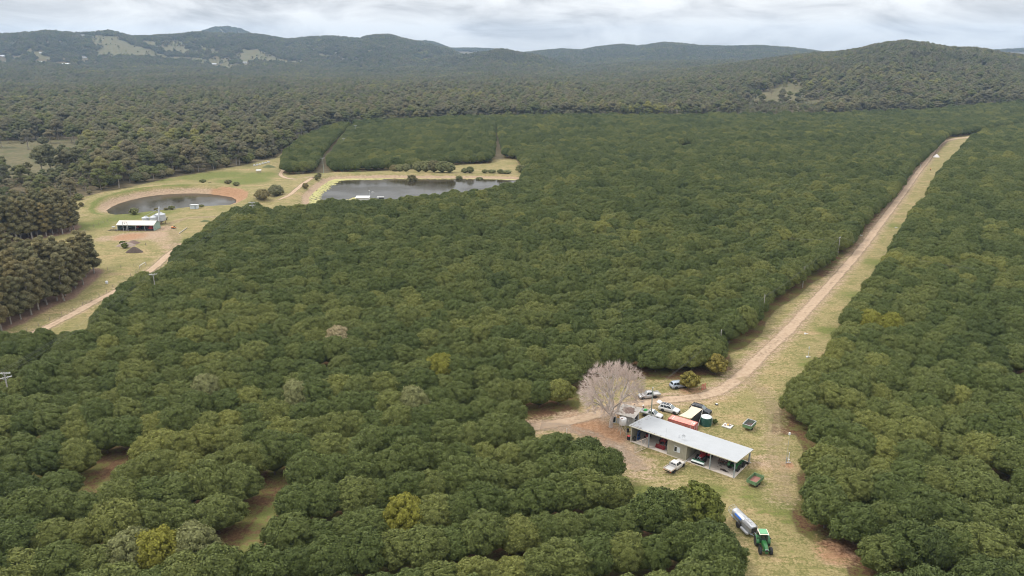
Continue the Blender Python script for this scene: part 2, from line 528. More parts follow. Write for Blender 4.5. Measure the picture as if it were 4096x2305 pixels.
NORTH = [(1960, 655), (1830, 660), (1700, 675), (1560, 682), (1400, 690), (1325, 693), (1308, 668), (1392, 545), (1430, 512), (1410, 510), (1372, 540), (1288, 640), (1262, 692), (1150, 702), (1128, 690), (1140, 640), (1185, 595), (1240, 566), (1320, 532), (1395, 512)]
BACKEDGE = [(1430, 506), (1600, 498), (1800, 490), (2000, 486), (2250, 482), (2500, 478), (2750, 476), (3000, 474), (3250, 470), (3500, 464), (3700, 458), (3900, 452), (4096, 447), (4700, 435), (5200, 900), (5200, 2600)]
ORCH = G(ORCH_W + DAMFRONT + ALLEY + NORTH + BACKEDGE)
ORCH2 = G([(-500, 1690), (-500, 1480), (0, 1428), (120, 1400), (260, 1378), (332, 1390), (320, 1432), (215, 1458), (150, 1492), (90, 1542), (0, 1588)])
HOLES = [G([(2712, 590), (2760, 590), (2765, 606), (2715, 608)]),
         # gaps between the rows close to the camera
         G([(1168, 1975), (1062, 2000), (1010, 2070), (965, 2140), (925, 2215), (860, 2330), (1010, 2330), (1075, 2200), (1115, 2080)]),
         G([(400, 1905), (500, 1880), (560, 1895), (470, 1960), (395, 2040), (330, 2010)]),
         G([(2290, 1440), (2470, 1380), (2500, 1400), (2390, 1470)]) * 0,
         ]
HOLES = [h for h in HOLES if np.any(h)]
PLANT1 = G([(-350, 1500), (-100, 1372), (100, 1288), (200, 1232), (300, 1188), (352, 1142), (392, 1110), (410, 1080), (380, 1072), (300, 1092), (150, 1110), (0, 1125), (-350, 1150)])
PLANT2 = G([(-350, 1060), (-100, 1000), (60, 968), (200, 950), (300, 930), (322, 905), (300, 888), (200, 890), (60, 910), (-100, 935), (-350, 975)])
TRACK_W = catmull(G([(-330, 1560), (-120, 1450), (70, 1360), (186, 1310), (290, 1257), (372, 1211), (447, 1174), (512, 1135), (579, 1096), (621, 1066), (662, 1029), (695, 1004), (720, 980)]))
TRACK_W2 = catmull(G([(695, 1004), (672, 975), (640, 955), (600, 945)]))
TRACK_W3 = catmull(G([(690, 1000), (705, 960), (690, 925), (672, 905), (700, 888), (760, 872), (860, 868)]))
TRACK_E = catmull(Q([(1340, 1075), (1400, 1066), (1450, 1056), (1510, 1040), (1590, 1018), (1680, 1006), (1770, 996), (1830, 972), (1872, 938), (1922, 888), (1982, 832), (2050, 758), (2110, 692), (2170, 622), (2212, 564), (2260, 500), (2300, 447), (2332, 405), (2360, 368), (2392, 351), (2450, 342), (2576, 322)]))
TRACK_E2 = catmull(Q([(1862, 950), (1905, 975), (1938, 1010), (1946, 1060), (1950, 1120), (1958, 1165), (1966, 1215), (1960, 1260)]))
TRACK_E3 = catmull(Q([(1360, 1072), (1430, 1078), (1500, 1100), (1550, 1128), (1590, 1160), (1612, 1185)]))
TRACK_D = catmull(GZ([z7p(*p) for p in [(250, 640), (330, 612), (400, 558), (460, 508), (530, 462), (548, 456), (500, 452), (400, 451), (330, 445), (280, 430), (262, 405), (300, 360)]], 1.2))
def in_orch(x, y, m=2.2):
    k = np.minimum(sdist(ORCH, x, y), sdist(ORCH2, x, y)) < -2.6
    k &= sdist(CLEAR, x, y) > m
    for hpoly in HOLES:
        k &= sdist(hpoly, x, y) > m * 1.08
    return k

HOUSES = [(8, 229, 26, 12, .2, "white house at the left edge of the valley"), (155, 252, 30, 14, .1, "white house with wings on the left valley rise"), (214, 259, 22, 10, -.1, "small white and orange building between two white houses"),
          (264, 262, 34, 13, .05, "long white house, right one of three on the left rise"), (330, 143, 24, 10, .1, "white house high on the left ridge"), (338, 234, 22, 9, 0, "white sheds below the left ridge"),
          (858, 259, 20, 9, .1, "white farm building at the foot of the pale paddocks"), (978, 253, 26, 10, -.1, "farmhouse with pale roof on the grassy knoll"), (1258, 361, 14, 7, 0, "white-roofed cottage hidden in the middle forest"), (163, 214, 12, 8, 0, "small shed on the left hill paddock")]
HOUSE_P = []
for h_ in HOUSES:
    # march along the sight line to the hillside
    d_ = ray(h_[0], h_[1]); tt = 900.0
    while tt < 9000:
        x_, y_, z_ = d_[0] * tt, d_[1] * tt, H + d_[2] * tt
        if z_ < zat(x_, y_) + 1.5: break
        tt += 12
    HOUSE_P.append((x_, y_, zat(x_, y_)))
def house_gap(x, y):
    k = np.zeros(x.shape, bool)
    for (hx, hy, hz_), h_ in zip(HOUSE_P, HOUSES):
        r = math.hypot(hx, hy); ux, uy = hx / r, hy / r
        a = (x - hx) * ux + (y - hy) * uy; b = -(x - hx) * uy + (y - hy) * ux
        k |= (a < 28) & (a > -(110 if r > 1800 else 80)) & (np.abs(b) < h_[2] * .32 + 6)
    return k

# ------------------------------------------------------------------ ground sheet
def make_ground():
    az = np.concatenate([np.linspace(-180, -46, 30)[:-1], np.linspace(-46, 46, 720), np.linspace(46, 180, 30)[1:]])
    az = np.radians(az)
    r = [2.0, 20, 40, 60, 75]
    while r[-1] < 6500:
        q = r[-1]
        r.append(q + (0.75 if q < 230 else 0.75 + (q - 230) * 0.0042 if q < 520 else 2.0 + (q - 520) * 0.0105))
    r = np.array(r)
    R, A = np.meshgrid(r, az, indexing="ij")
    X = (R * np.sin(A)).ravel(); Y = (R * np.cos(A)).ravel()
    Z = zf(X, Y)
    nr, na = R.shape
    me = bpy.data.meshes.new("ground")
    i = np.arange(nr - 1)[:, None] * na + np.arange(na - 1)[None, :]
    q = np.stack([i, i + 1, i + na + 1, i + na], -1).reshape(-1, 4)
    # normals must look up
    q = q[:, ::-1]
    me.vertices.add(nr * na)
    me.vertices.foreach_set("co", np.stack([X, Y, Z], 1).ravel())
    me.loops.add(q.size); me.polygons.add(len(q))
    me.loops.foreach_set("vertex_index", q.ravel())
    me.polygons.foreach_set("loop_start", np.arange(len(q)) * 4)
    me.polygons.foreach_set("use_smooth", np.ones(len(q), bool))
    me.update(calc_edges=True)
    near = (Y > 40) & (R.ravel() < 1300)
    def paint(name, fn):
        v = np.zeros(len(X))
        v[near] = fn(X[near], Y[near])
        a = me.attributes.new(name, "FLOAT", "POINT")
        a.data.foreach_set("value", v.astype(np.float32))
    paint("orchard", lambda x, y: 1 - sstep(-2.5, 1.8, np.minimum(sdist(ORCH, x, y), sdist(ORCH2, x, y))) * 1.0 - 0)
    def clear(x, y):
        return 1 - sstep(-3.2, 0.8, sdist(CLEAR, x, y))
    paint("clearing", clear)
    paint("holes", lambda x, y: np.max([1 - sstep(-3.0, 1.5, sdist(h, x, y)) for h in HOLES], 0))
    west = G(FOREST_EDGE[::-1] + [(-600, 1010), (-600, 1700)] + ORCH_W[3:] + [(1120, 862), (1090, 720), (1128, 690)])
    round2 = G(DAMFRONT + [(1975, 640), (1960, 655), (1830, 660), (1700, 675), (1560, 682), (1400, 690), (1325, 693), (1262, 692), (1150, 702), (1128, 690), (1085, 720), (1000, 800), (950, 845)])
    paint("meadow", lambda x, y: 1 - sstep(-3, 3, np.minimum(sdist(west, x, y), sdist(round2, x, y))))
    def plant(x, y):
        return np.maximum(1 - sstep(-4, 5, sdist(PLANT1, x, y)), 1 - sstep(-4, 5, sdist(PLANT2, x, y)))
    paint("litter", plant)
    def dirt(x, y):
        v = np.zeros_like(x)
        def ln(P, w, s, f=3.0):
            np.maximum(v, s * (1 - sstep(w, w + f, dist_line(P, x, y))), out=v)
        ln(TRACK_W, 2.0, .5, 4); ln(TRACK_E, 2.2, .62, 5); ln(TRACK_E2, 2.0, .42, 4.5); ln(TRACK_E3, 2.6, .55, 4); ln(TRACK_W2, 2.5, .55, 6); ln(TRACK_W3, 1.5, .5, 4)
        def bl(p, rx, s):
            P = at(*p)
            np.maximum(v, s * (1 - sstep(rx * .3, rx, np.hypot(x - P.x, y - P.y))), out=v)
        for p, rr, s in (((2300, 1690), 9, 1.0), ((2360, 1705), 8, 1.1), ((2420, 1725), 7, 1.1), ((2450, 1755), 7, 1.0), ((2480, 1800), 7, .9), ((2510, 1840), 7, .8), ((2540, 1880), 6, .6), ((2420, 1660), 6, .8), ((2700, 1590), 5, .5), ((2760, 1560), 5.0, .7), ((2560, 1860), 7, .6), ((3080, 1850), 6, .6),
                         ((3150, 1860), 2.2, .9), ((2640, 1910), 7, .4), ((3340, 2215), 6, .7), ((3290, 2150), 4, .4), ((3250, 1830), 4, .5), ((520, 948), 14, .95), ((600, 943), 14, 1.0), ((660, 915), 9, .9), ((430, 955), 10, .7), ((690, 985), 9, .8), ((650, 960), 9, .7), ((730, 985), 8, .7), ((560, 1010), 9, .3),
                         ((640, 1020), 9, .4), ((920, 1480), 3, 0)):
            bl(p, rr, s)
        # bare banks of the ring dam, bare rim of the second
        d1 = sdist(DAM1, x, y)
        ang = np.arctan2(y - C1[1], x - C1[0])
        np.maximum(v, (1 - sstep(3.2, 6.5, d1)) * (0.25 + 0.6 * sstep(-30, -8, y - C1[1] + (x - C1[0]) * -0.2)), out=v)
        np.maximum(v, (1 - sstep(5, 9, d1)) * sstep(8, 22, x - C1[0]) * sstep(-8, 4, y - C1[1]), out=v)
        np.maximum(v, .45 * np.exp(-((d1 - 13) / 1.5) ** 2) * sstep(5, 20, C1[0] - x), out=v)
        d2 = sdist(DAM2, x, y)
        np.maximum(v, (1 - sstep(2.5, 6.5, d2)) * 0.95, out=v)
        # bare earth under the edge trees
        return v
    paint("dirt", dirt)
    def red(x, y):
        d1 = sdist(DAM1, x, y)
        v = 1.1 * (1 - sstep(5, 10, d1)) * sstep(4, 18, x - C1[0]) * sstep(-8, 4, y - C1[1])
        for p, rx in (((2380, 1720), 9), ((2330, 1690), 8), ((2450, 1740), 7), ((3330, 2200), 9), ((520, 948), 14), ((2760, 1560), 6), ((3150, 1860), 3)):
            P = at(*p)
            v = np.maximum(v, 0.75 * (1 - sstep(rx * .2, rx, np.hypot(x - P.x, y - P.y))))
        return v
    paint("redsoil", red)
    def lush(x, y):
        v = np.zeros_like(x)
        for p, rr, s in ((z5p(130, 880), 16, 1.0), (z5p(700, 760), 15, .9), (z5p(400, 800), 14, .9), (z5p(1000, 720), 14, .7), (z5p(1450, 320), 22, .9), (z5p(1750, 300), 22, .9), (z5p(1950, 360), 24, 1.0), (z5p(2100, 300), 22, .9), (z5p(1100, 360), 14, .7), (z5p(1250, 1060), 7, .6),
                         (z5p(1200, 700), 12, .6), (z7p(640, 420), 10, .9), (z7p(900, 415), 10, .5), ((2860, 1960), 3.5, .8), ((3020, 1900), 3, .7), ((3060, 2020), 4, .5), ((2820, 1970), 4, .6), ((3150, 2050), 5, .8), ((3130, 1680), 5, .8), ((3190, 1560), 5, .6), ((3330, 1330), 7, .7),
                         ((3420, 1180), 8, .6), ((2560, 1985), 5, .9), ((2470, 1950), 4, .8), ((2560, 1830), 2.5, .8), ((2660, 1610), 3, .5), ((2350, 1580), 4, .8), ((3010, 1980), 4, .5), ((3500, 1050), 9, .6), ((3580, 900), 10, .6), ((3150, 1290), 6, .3), ((3240, 1450), 6, .6), ((950, 2230), 4, .9), ((1010, 2090), 3, .8), ((430, 1960), 2.5, .9)):
            P = at(*p)
            v = np.maximum(v, s * (1 - sstep(rr * .3, rr, np.hypot(x - P.x, y - P.y))))
        d1 = sdist(DAM1, x, y)
        v = np.maximum(v, 1.1 * np.exp(-((d1 - 7.2) / 1.3) ** 2) * sstep(0, 16, C1[0] + 6 - x))
        return v
    paint("lush", lush)
    # pasture seen far off
    v = np.zeros(len(X)); far = (R.ravel() > 380) & (Y > 0)
    k = np.zeros(len(X), bool)
    for P in PADDOCKS:
        k |= (R.ravel() > 2200) & (R.ravel() < 3720) & px_in(P, X, Y, Z, 26)
    k |= (R.ravel() > 700) & (R.ravel() < 2400) & (px_in(RPAD, X, Y, Z, 12) | px_in(RPAD2, X, Y, Z, 12))
    v[k] = 1
    for P in NEARPAD:
        kk = (R.ravel() < 900) & (R.ravel() > 300)
        v[kk] = np.maximum(v[kk], 1 - sstep(-4, 4, sdist(P, X[kk], Y[kk])))
    a = me.attributes.new("pasture", "FLOAT", "POINT"); a.data.foreach_set("value", v.astype(np.float32))
    me.materials.append(ground_mat())
    o = bpy.data.objects.new("ground", me)
    COL.objects.link(o)
    tag(o, "grassy farm ground running out to wooded hills", "ground", kind="structure")
    return o

def ground_mat():
    m, nt, b = nodes("ground_cover")
    L = nt.links.new
    N = nt.nodes.new
    geo = N("ShaderNodeNewGeometry")
    def noise(s, d=5, r=.6, st=None):
        n = N("ShaderNodeTexNoise"); n.inputs["Scale"].default_value = s; n.inputs["Detail"].default_value = d; n.inputs["Roughness"].default_value = r
        src = geo.outputs["Position"]
        if st:
            mp = N("ShaderNodeMapping"); mp.inputs["Scale"].default_value = st[0]; mp.inputs["Rotation"].default_value = (0, 0, st[1])
            L(src, mp.inputs["Vector"]); src = mp.outputs[0]
        L(src, n.inputs["Vector"])
        return n.outputs[0]
    def attr(nm):
        a = N("ShaderNodeAttribute"); a.attribute_name = nm
        return a.outputs["Fac"]
    def M(op, a, c, clamp=False):
        n = N("ShaderNodeMath"); n.operation = op; n.use_clamp = clamp
        for i, v in enumerate((a, c)):
            if isinstance(v, (int, float)): n.inputs[i].default_value = v
            else: L(v, n.inputs[i])
        return n.outputs[0]
    def rng(v, a, c):
        n = N("ShaderNodeMapRange"); n.interpolation_type = "SMOOTHSTEP"
        n.inputs["From Min"].default_value = a; n.inputs["From Max"].default_value = c
        L(v, n.inputs["Value"])
        return n.outputs[0]
    def mix(f, a, c):
        n = N("ShaderNodeMix"); n.data_type = "RGBA"
        if isinstance(f, float): n.inputs[0].default_value = f
        else: L(f, n.inputs[0])
        for i, v in ((6, a), (7, c)):
            if isinstance(v, tuple): n.inputs[i].default_value = (*v, 1)
            else: L(v, n.inputs[i])
        return n.outputs[2]
    big = noise(.045, 4); mid = noise(.22, 5, .62); fine = noise(1.3, 5, .7); grit = noise(2.6, 5, .75)
    streak = noise(.5, 5, .65, ((0.35, 1.6, 1), 0.15))
    # mown grass: straw, olive and green patches
    straw = mix(rng(fine, .3, .7), (0.215, 0.163, 0.078), (0.303, 0.240, 0.126))
    olive = mix(rng(fine, .3, .7), (0.122, 0.115, 0.041), (0.185, 0.167, 0.067))
    green = mix(rng(fine, .3, .7), (0.085, 0.100, 0.026), (0.141, 0.148, 0.044))
    pat = M("ADD", M("MULTIPLY", mid, .5), M("MULTIPLY", streak, .5))
    gr = mix(rng(M('ADD', pat, M('MULTIPLY', M('SUBTRACT', fine, .5), .35)), .42, .60), olive, straw)
    tan_ = mix(rng(fine, .3, .7), (0.266, 0.178, 0.092), (0.333, 0.244, 0.141))
    gr = mix(M('MULTIPLY', rng(M('ADD', noise(.09, 5, .65, ((.6, 1.3, 1), .6)), M('MULTIPLY', M('SUBTRACT', fine, .5), .4)), .53, .68), .75), gr, tan_)
    lu = M("ADD", M("MULTIPLY", attr("lush"), .5), M("ADD", M("MULTIPLY", M("SUBTRACT", big, .5), 0.9), M("MULTIPLY", M("SUBTRACT", M("ADD", mid, fine), 1.0), .9)))
    gr = mix(rng(M("ADD", lu, M("MULTIPLY", M("SUBTRACT", streak, .5), 1.3)), .04, .48), gr, green)
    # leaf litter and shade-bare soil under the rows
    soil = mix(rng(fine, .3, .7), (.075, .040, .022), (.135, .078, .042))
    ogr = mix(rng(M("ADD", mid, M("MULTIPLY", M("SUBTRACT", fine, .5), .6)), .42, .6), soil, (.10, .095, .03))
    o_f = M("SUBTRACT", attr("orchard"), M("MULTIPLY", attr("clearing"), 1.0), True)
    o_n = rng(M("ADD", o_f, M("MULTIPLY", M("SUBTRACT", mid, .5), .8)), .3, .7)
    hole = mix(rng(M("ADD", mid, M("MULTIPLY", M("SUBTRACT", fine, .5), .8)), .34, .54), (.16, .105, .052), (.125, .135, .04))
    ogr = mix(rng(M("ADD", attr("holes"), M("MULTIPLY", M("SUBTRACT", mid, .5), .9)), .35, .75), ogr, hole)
    # forest floor everywhere else
    floor = mix(rng(mid, .35, .65), (.085, .068, .04), (.13, .105, .06))
    past = mix(rng(mid, .35, .65), (.09, .08, .042), (.13, .112, .06))
    past = mix(rng(big, .45, .65), past, (.085, .085, .04))
    base = mix(rng(M("ADD", attr("pasture"), M("MULTIPLY", M("SUBTRACT", mid, .5), .5)), .4, .6), floor, past)
    open_ = M("MAXIMUM", attr("meadow"), attr("clearing"))
    base = mix(rng(M("ADD", open_, M("MULTIPLY", M("SUBTRACT", mid, .5), .35)), .4, .6), base, gr)
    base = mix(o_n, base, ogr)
    lit = mix(rng(fine, .35, .7), (.13, .082, .058), (.21, .14, .10))
    base = mix(rng(M("ADD", attr("litter"), M("MULTIPLY", M("SUBTRACT", mid, .5), .6)), .35, .7), base, lit)
    # bare earth
    earth = mix(rng(fine, .3, .75), (0.242, 0.164, 0.109), (0.367, 0.273, 0.195))
    rede = mix(rng(fine, .3, .75), (0.234, 0.121, 0.066), (0.343, 0.207, 0.129))
    earth = mix(rng(M("ADD", attr("redsoil"), M("MULTIPLY", M("SUBTRACT", mid, .5), .5)), .3, .8), earth, rede)
    dn = M("ADD", attr("dirt"), M("MULTIPLY", M("SUBTRACT", M("ADD", M("MULTIPLY", fine, .5), M("MULTIPLY", streak, .5)), .5), 2.2))
    base = mix(M("MULTIPLY", rng(dn, .3, .85), .9), base, earth)
    # grain
    mr = N("ShaderNodeMapRange"); mr.inputs["From Min"].default_value = .3; mr.inputs["From Max"].default_value = .7; mr.inputs["To Min"].default_value = .74; mr.inputs["To Max"].default_value = 1.24
    L(grit, mr.inputs["Value"])
    sc = N("ShaderNodeVectorMath"); sc.operation = "SCALE"
    L(base, sc.inputs[0]); L(mr.outputs[0], sc.inputs["Scale"])
    L(sc.outputs[0], b.inputs["Base Color"])
    b.inputs["Roughness"].default_value = .95
    b.inputs["Specular IOR Level"].default_value = .1
    bp = N("ShaderNodeBump"); bp.inputs["Strength"].default_value = .5; bp.inputs["Distance"].default_value = .25
    L(fine, bp.inputs["Height"]); L(bp.outputs[0], b.inputs["Normal"])
    return m
ground = make_ground()

# ------------------------------------------------------------------ water of the two dams
def water_mat():
    m, nt, b = nodes("dam_water")
    L = nt.links.new
    b.inputs["Base Color"].default_value = (.028, .023, .013, 1)
    b.inputs["Roughness"].default_value = .07
    b.inputs["IOR"].default_value = 1.14
    b.inputs["Specular IOR Level"].default_value = .5
    g = nt.nodes.new("ShaderNodeNewGeometry")
    n = nt.nodes.new("ShaderNodeTexNoise"); n.inputs["Scale"].default_value = .8; n.inputs["Detail"].default_value = 3
    n2 = nt.nodes.new("ShaderNodeTexNoise"); n2.inputs["Scale"].default_value = .05; n2.inputs["Detail"].default_value = 2
    L(g.outputs["Position"], n.inputs["Vector"]); L(g.outputs["Position"], n2.inputs["Vector"])
    mr = nt.nodes.new("ShaderNodeMapRange"); mr.inputs["From Min"].default_value = .42; mr.inputs["From Max"].default_value = .62; mr.inputs["To Min"].default_value = .06; mr.inputs["To Max"].default_value = .24
    L(n2.outputs[0], mr.inputs["Value"]); L(mr.outputs[0], b.inputs["Roughness"])
    bp = nt.nodes.new("ShaderNodeBump"); bp.inputs["Strength"].default_value = .12; bp.inputs["Distance"].default_value = .3
    L(n.outputs[0], bp.inputs["Height"]); L(bp.outputs[0], b.inputs["Normal"])
    return m
WM = water_mat()
def water(P, z, label):
    c = P.mean(0)
    ring = [c + (p - c) * (1 + 2.5 / max(np.hypot(*(p - c)), 1)) for p in catmull(list(P) + [P[0]], 4)[:-1]]
    mb = MB()
    mb.add([(p[0], p[1], z) for p in ring], [tuple(range(len(ring)))])
    o = mb.build("dam_water", WM)
    if o.data.polygons[0].normal.z < 0:
        o.data.flip_normals()
    return tag(o, label, "water", kind="structure")
water(DAM1, DAM1Z, "dark brown water of the ring dam below the reddish bank")
water(DAM2, DAM2Z, "dark water of the long dam beside the orchard")

# ------------------------------------------------------------------ wheel tracks, laid just above the ground with ragged edges
def track_mat(name, c0, c1, mid_grass, top=1.0):
    m, nt, b = nodes(name)
    L = nt.links.new; N = nt.nodes.new
    g = N("ShaderNodeNewGeometry"); uv = N("ShaderNodeAttribute"); uv.attribute_name = "across"
    n = N("ShaderNodeTexNoise"); n.inputs["Scale"].default_value = .9; n.inputs["Detail"].default_value = 6; n.inputs["Roughness"].default_value = .7
    L(g.outputs["Position"], n.inputs["Vector"])
    n2 = N("ShaderNodeTexNoise"); n2.inputs["Scale"].default_value = .15; n2.inputs["Detail"].default_value = 4
    L(g.outputs["Position"], n2.inputs["Vector"])
    rp = N("ShaderNodeValToRGB"); e = rp.color_ramp.elements
    e[0].position, e[0].color = .3, (*c0, 1); e[1].position, e[1].color = .7, (*c1, 1)
    L(n.outputs[0], rp.inputs[0]); L(rp.outputs[0], b.inputs["Base Color"])
    b.inputs["Roughness"].default_value = .95; b.inputs["Specular IOR Level"].default_value = .1
    # opacity profile over the width: two wheel lines, thin middle, ragged rim
    w = N("ShaderNodeValToRGB"); q = w.color_ramp.elements
    q[0].position, q[0].color = 0.0, (0, 0, 0, 1)
    q[1].position, q[1].color = 1.0, (0, 0, 0, 1)
    for p, v in ((.2, .30 * top), (.34, .85 * top), (.5, mid_grass * top), (.66, .85 * top), (.8, .30 * top)):
        x = q.new(p); x.color = (v, v, v, 1)
    L(uv.outputs["Fac"], w.inputs[0])
    ad = N("ShaderNodeMath"); ad.operation = "MULTIPLY_ADD"; ad.inputs[1].default_value = 1.1; ad.inputs[2].default_value = -.55
    L(n.outputs[0], ad.inputs[0])
    a2 = N("ShaderNodeMath"); a2.operation = "MULTIPLY_ADD"; a2.inputs[1].default_value = .9
    s2 = N("ShaderNodeMath"); s2.operation = "MULTIPLY_ADD"; s2.inputs[1].default_value = .9; s2.inputs[2].default_value = -.45
    L(n2.outputs[0], s2.inputs[0])
    L(ad.outputs[0], a2.inputs[0]); L(s2.outputs[0], a2.inputs[2])
    s = N("ShaderNodeMath"); s.operation = "ADD"
    L(w.outputs[0], s.inputs[0]); L(a2.outputs[0], s.inputs[1])
    mr = N("ShaderNodeMapRange"); mr.inputs["From Min"].default_value = .15; mr.inputs["From Max"].default_value = 1.0; mr.interpolation_type = "SMOOTHSTEP"
    L(s.outputs[0], mr.inputs["Value"]); L(mr.outputs[0], b.inputs["Alpha"])
    return m
TM = track_mat("track_earth", (0.281, 0.195, 0.129), (0.406, 0.312, 0.222), .72, 1.25)
TG = track_mat("track_gravel", (.225, .165, .12), (.34, .27, .205), .9, .62)
TP = track_mat("track_straw", (0.281, 0.218, 0.121), (0.359, 0.277, 0.168), .8, .55)
def track(P, w, m, label, lift=.05):
    d = np.gradient(P, axis=0); d /= np.maximum(np.hypot(d[:, 0], d[:, 1]), 1e-6)[:, None]
    nrm = np.stack([-d[:, 1], d[:, 0]], 1)
    K = 9
    vs = []; ac = []
    for k in range(K):
        t = k / (K - 1)
        q = P + nrm * (t - .5) * w
        z = zf(q[:, 0], q[:, 1]) + lift
        vs.append(np.stack([q[:, 0], q[:, 1], z], 1)); ac.append(np.full(len(P), t))
    V = np.stack(vs, 1).reshape(-1, 3); A = np.stack(ac, 1).reshape(-1)
    fs = [(i * K + k, (i + 1) * K + k, (i + 1) * K + k + 1, i * K + k + 1) for i in range(len(P) - 1) for k in range(K - 1)]
    me = bpy.data.meshes.new("dirt_track"); me.from_pydata([tuple(v) for v in V], [], fs); me.update()
    if me.polygons[0].normal.z < 0:
        me.flip_normals()
    a = me.attributes.new("across", "FLOAT", "POINT"); a.data.foreach_set("value", A.astype(np.float32))
    me.materials.append(m)
    o = bpy.data.objects.new("dirt_track", me); COL.objects.link(o)
    return tag(o, label, "track", kind="structure")
def dense(P, n=4):
    return catmull(list(P[::2]) + [P[-1]], n)
track(dense(TRACK_E), 6.6, TM, "dirt track running up the middle of the grass strip", .05)
track(dense(TRACK_E2), 7.5, TP, "faint straw coloured track past the east end of the machinery shed", .062)
track(dense(TRACK_E3), 8.0, TG, "gravelly entrance track in front of the machinery shed", .074)
track(dense(TRACK_W), 6.0, TM, "reddish dirt track beside the fence and plantation", .05)
track(dense(TRACK_W3), 7.0, TP, "pale track past the green farm shed", .06)
track(dense(TRACK_D), 5.0, TM, "dirt track along the bank of the long dam", .07)
# ------------------------------------------------------------------ foliage meshes
LEAF_ORCH = leaf_mat("orchard_leaves", [(.0, (0.058, 0.076, 0.022)), (.3, (0.081, 0.101, 0.028)), (.55, (0.104, 0.121, 0.035)), (.8, (0.136, 0.146, 0.040)), (1.0, (0.185, 0.185, 0.046))], .018, .34, .13)
LEAF_YEL = leaf_mat("yellow_green_leaves", [(.0, (0.168, 0.169, 0.028)), (.5, (0.197, 0.189, 0.033)), (1, (0.248, 0.223, 0.038))], .02)
LEAF_PALE = leaf_mat("pale_olive_leaves", [(.0, (.15, .158, .062)), (1, (.20, .20, .085))], .02)
LEAF_EUC = leaf_mat("eucalypt_leaves", [(.0, (.120, .128, .062)), (.2, (.185, .168, .105)), (.36, (.142, .158, .066)), (.5, (.215, .19, .115)), (.64, (.172, .186, .068)), (.78, (.225, .192, .11)), (.9, (.245, .24, .08)), (1.0, (.265, .25, .08))], .006, .3, .38)
LEAF_PLANT = leaf_mat("plantation_leaves", [(.0, (0.144, 0.144, 0.071)), (.5, (0.190, 0.170, 0.086)), (1, (0.241, 0.190, 0.078))], .03, .3, .35)
LEAF_STRAW = leaf_mat("straw_leaves", [(.0, (.30, .25, .14)), (1, (.34, .28, .16))], .02)
LEAF_BUSH = leaf_mat("bush_leaves", [(.0, (0.129, 0.119, 0.053)), (.5, (0.166, 0.147, 0.066)), (1, (0.212, 0.175, 0.073))], .03)
LEAF_MANGO = leaf_mat("mottled_leaves", [(.0, (0.154, 0.137, 0.031)), (.5, (0.183, 0.150, 0.037)), (1, (0.211, 0.163, 0.043))], .03, .55)
BARK = mat("brown_bark", (.13, .10, .075), .9, var=.35, scale=3)
BARK_PALE = mat("pale_bark", (.30, .265, .225), .85, var=.4, scale=1.6)
BARK_BARE = mat("bare_bark", (.47, .41, .36), .9, var=.35, scale=2.0)
BARK_TWIG = mat("bare_twigs", (.53, .43, .37), .9, var=.25, scale=2.0)

def leaf_quads(rs, C, Rl, n, size, flat=.8, outward=.55, squash=(1, 1, 1)):
    """n small leaf clumps scattered over the shells of the lobes C (k,3) of radius Rl (k)"""
    w = Rl ** 2 / np.sum(Rl ** 2)
    k = rs.choice(len(C), n, p=w)
    d = rs.normal(size=(n, 3)); d /= np.linalg.norm(d, axis=1)[:, None]
    d[:, 2] = np.where(d[:, 2] < -.35, -d[:, 2] * .6, d[:, 2])
    d /= np.linalg.norm(d, axis=1)[:, None]
    rad = Rl[k] * rs.uniform(.74, 1.16, n)
    p = C[k] + d * rad[:, None] * np.array(squash)
    # drop what lies well inside another lobe
    keep = np.ones(n, bool)
    for i in range(len(C)):
        dd = np.linalg.norm((p - C[i]) / np.array(squash), axis=1)
        keep &= ~((dd < Rl[i] * .68) & (k != i))
    p = p[keep]; d = d[keep]
    n = len(p)
    nr = d * outward + rs.normal(size=(n, 3)) * (1 - outward) * .75
    nr /= np.linalg.norm(nr, axis=1)[:, None]
    a = np.cross(nr, rs.normal(size=(n, 3))); a /= np.linalg.norm(a, axis=1)[:, None]
    b = np.cross(nr, a)
    s = size * rs.uniform(.6, 1.3, n)[:, None]
    q = rs.uniform(.45, .8, n)[:, None]
    v = np.stack([p - a * s, p - b * s * q + nr * s * .15, p + a * s, p + b * s * q + nr * s * .15], 1)
    return v.reshape(-1, 3), rs.rand(n)
def ico(sub=1):
    import bmesh
    bm = bmesh.new(); bmesh.ops.create_icosphere(bm, subdivisions=sub, radius=1.0)
    v = np.array([x.co[:] for x in bm.verts]); f = [tuple(x.index for x in fc.verts) for fc in bm.faces]
    bm.free()
    return v, f
ICO_V, ICO_F = ico(1)
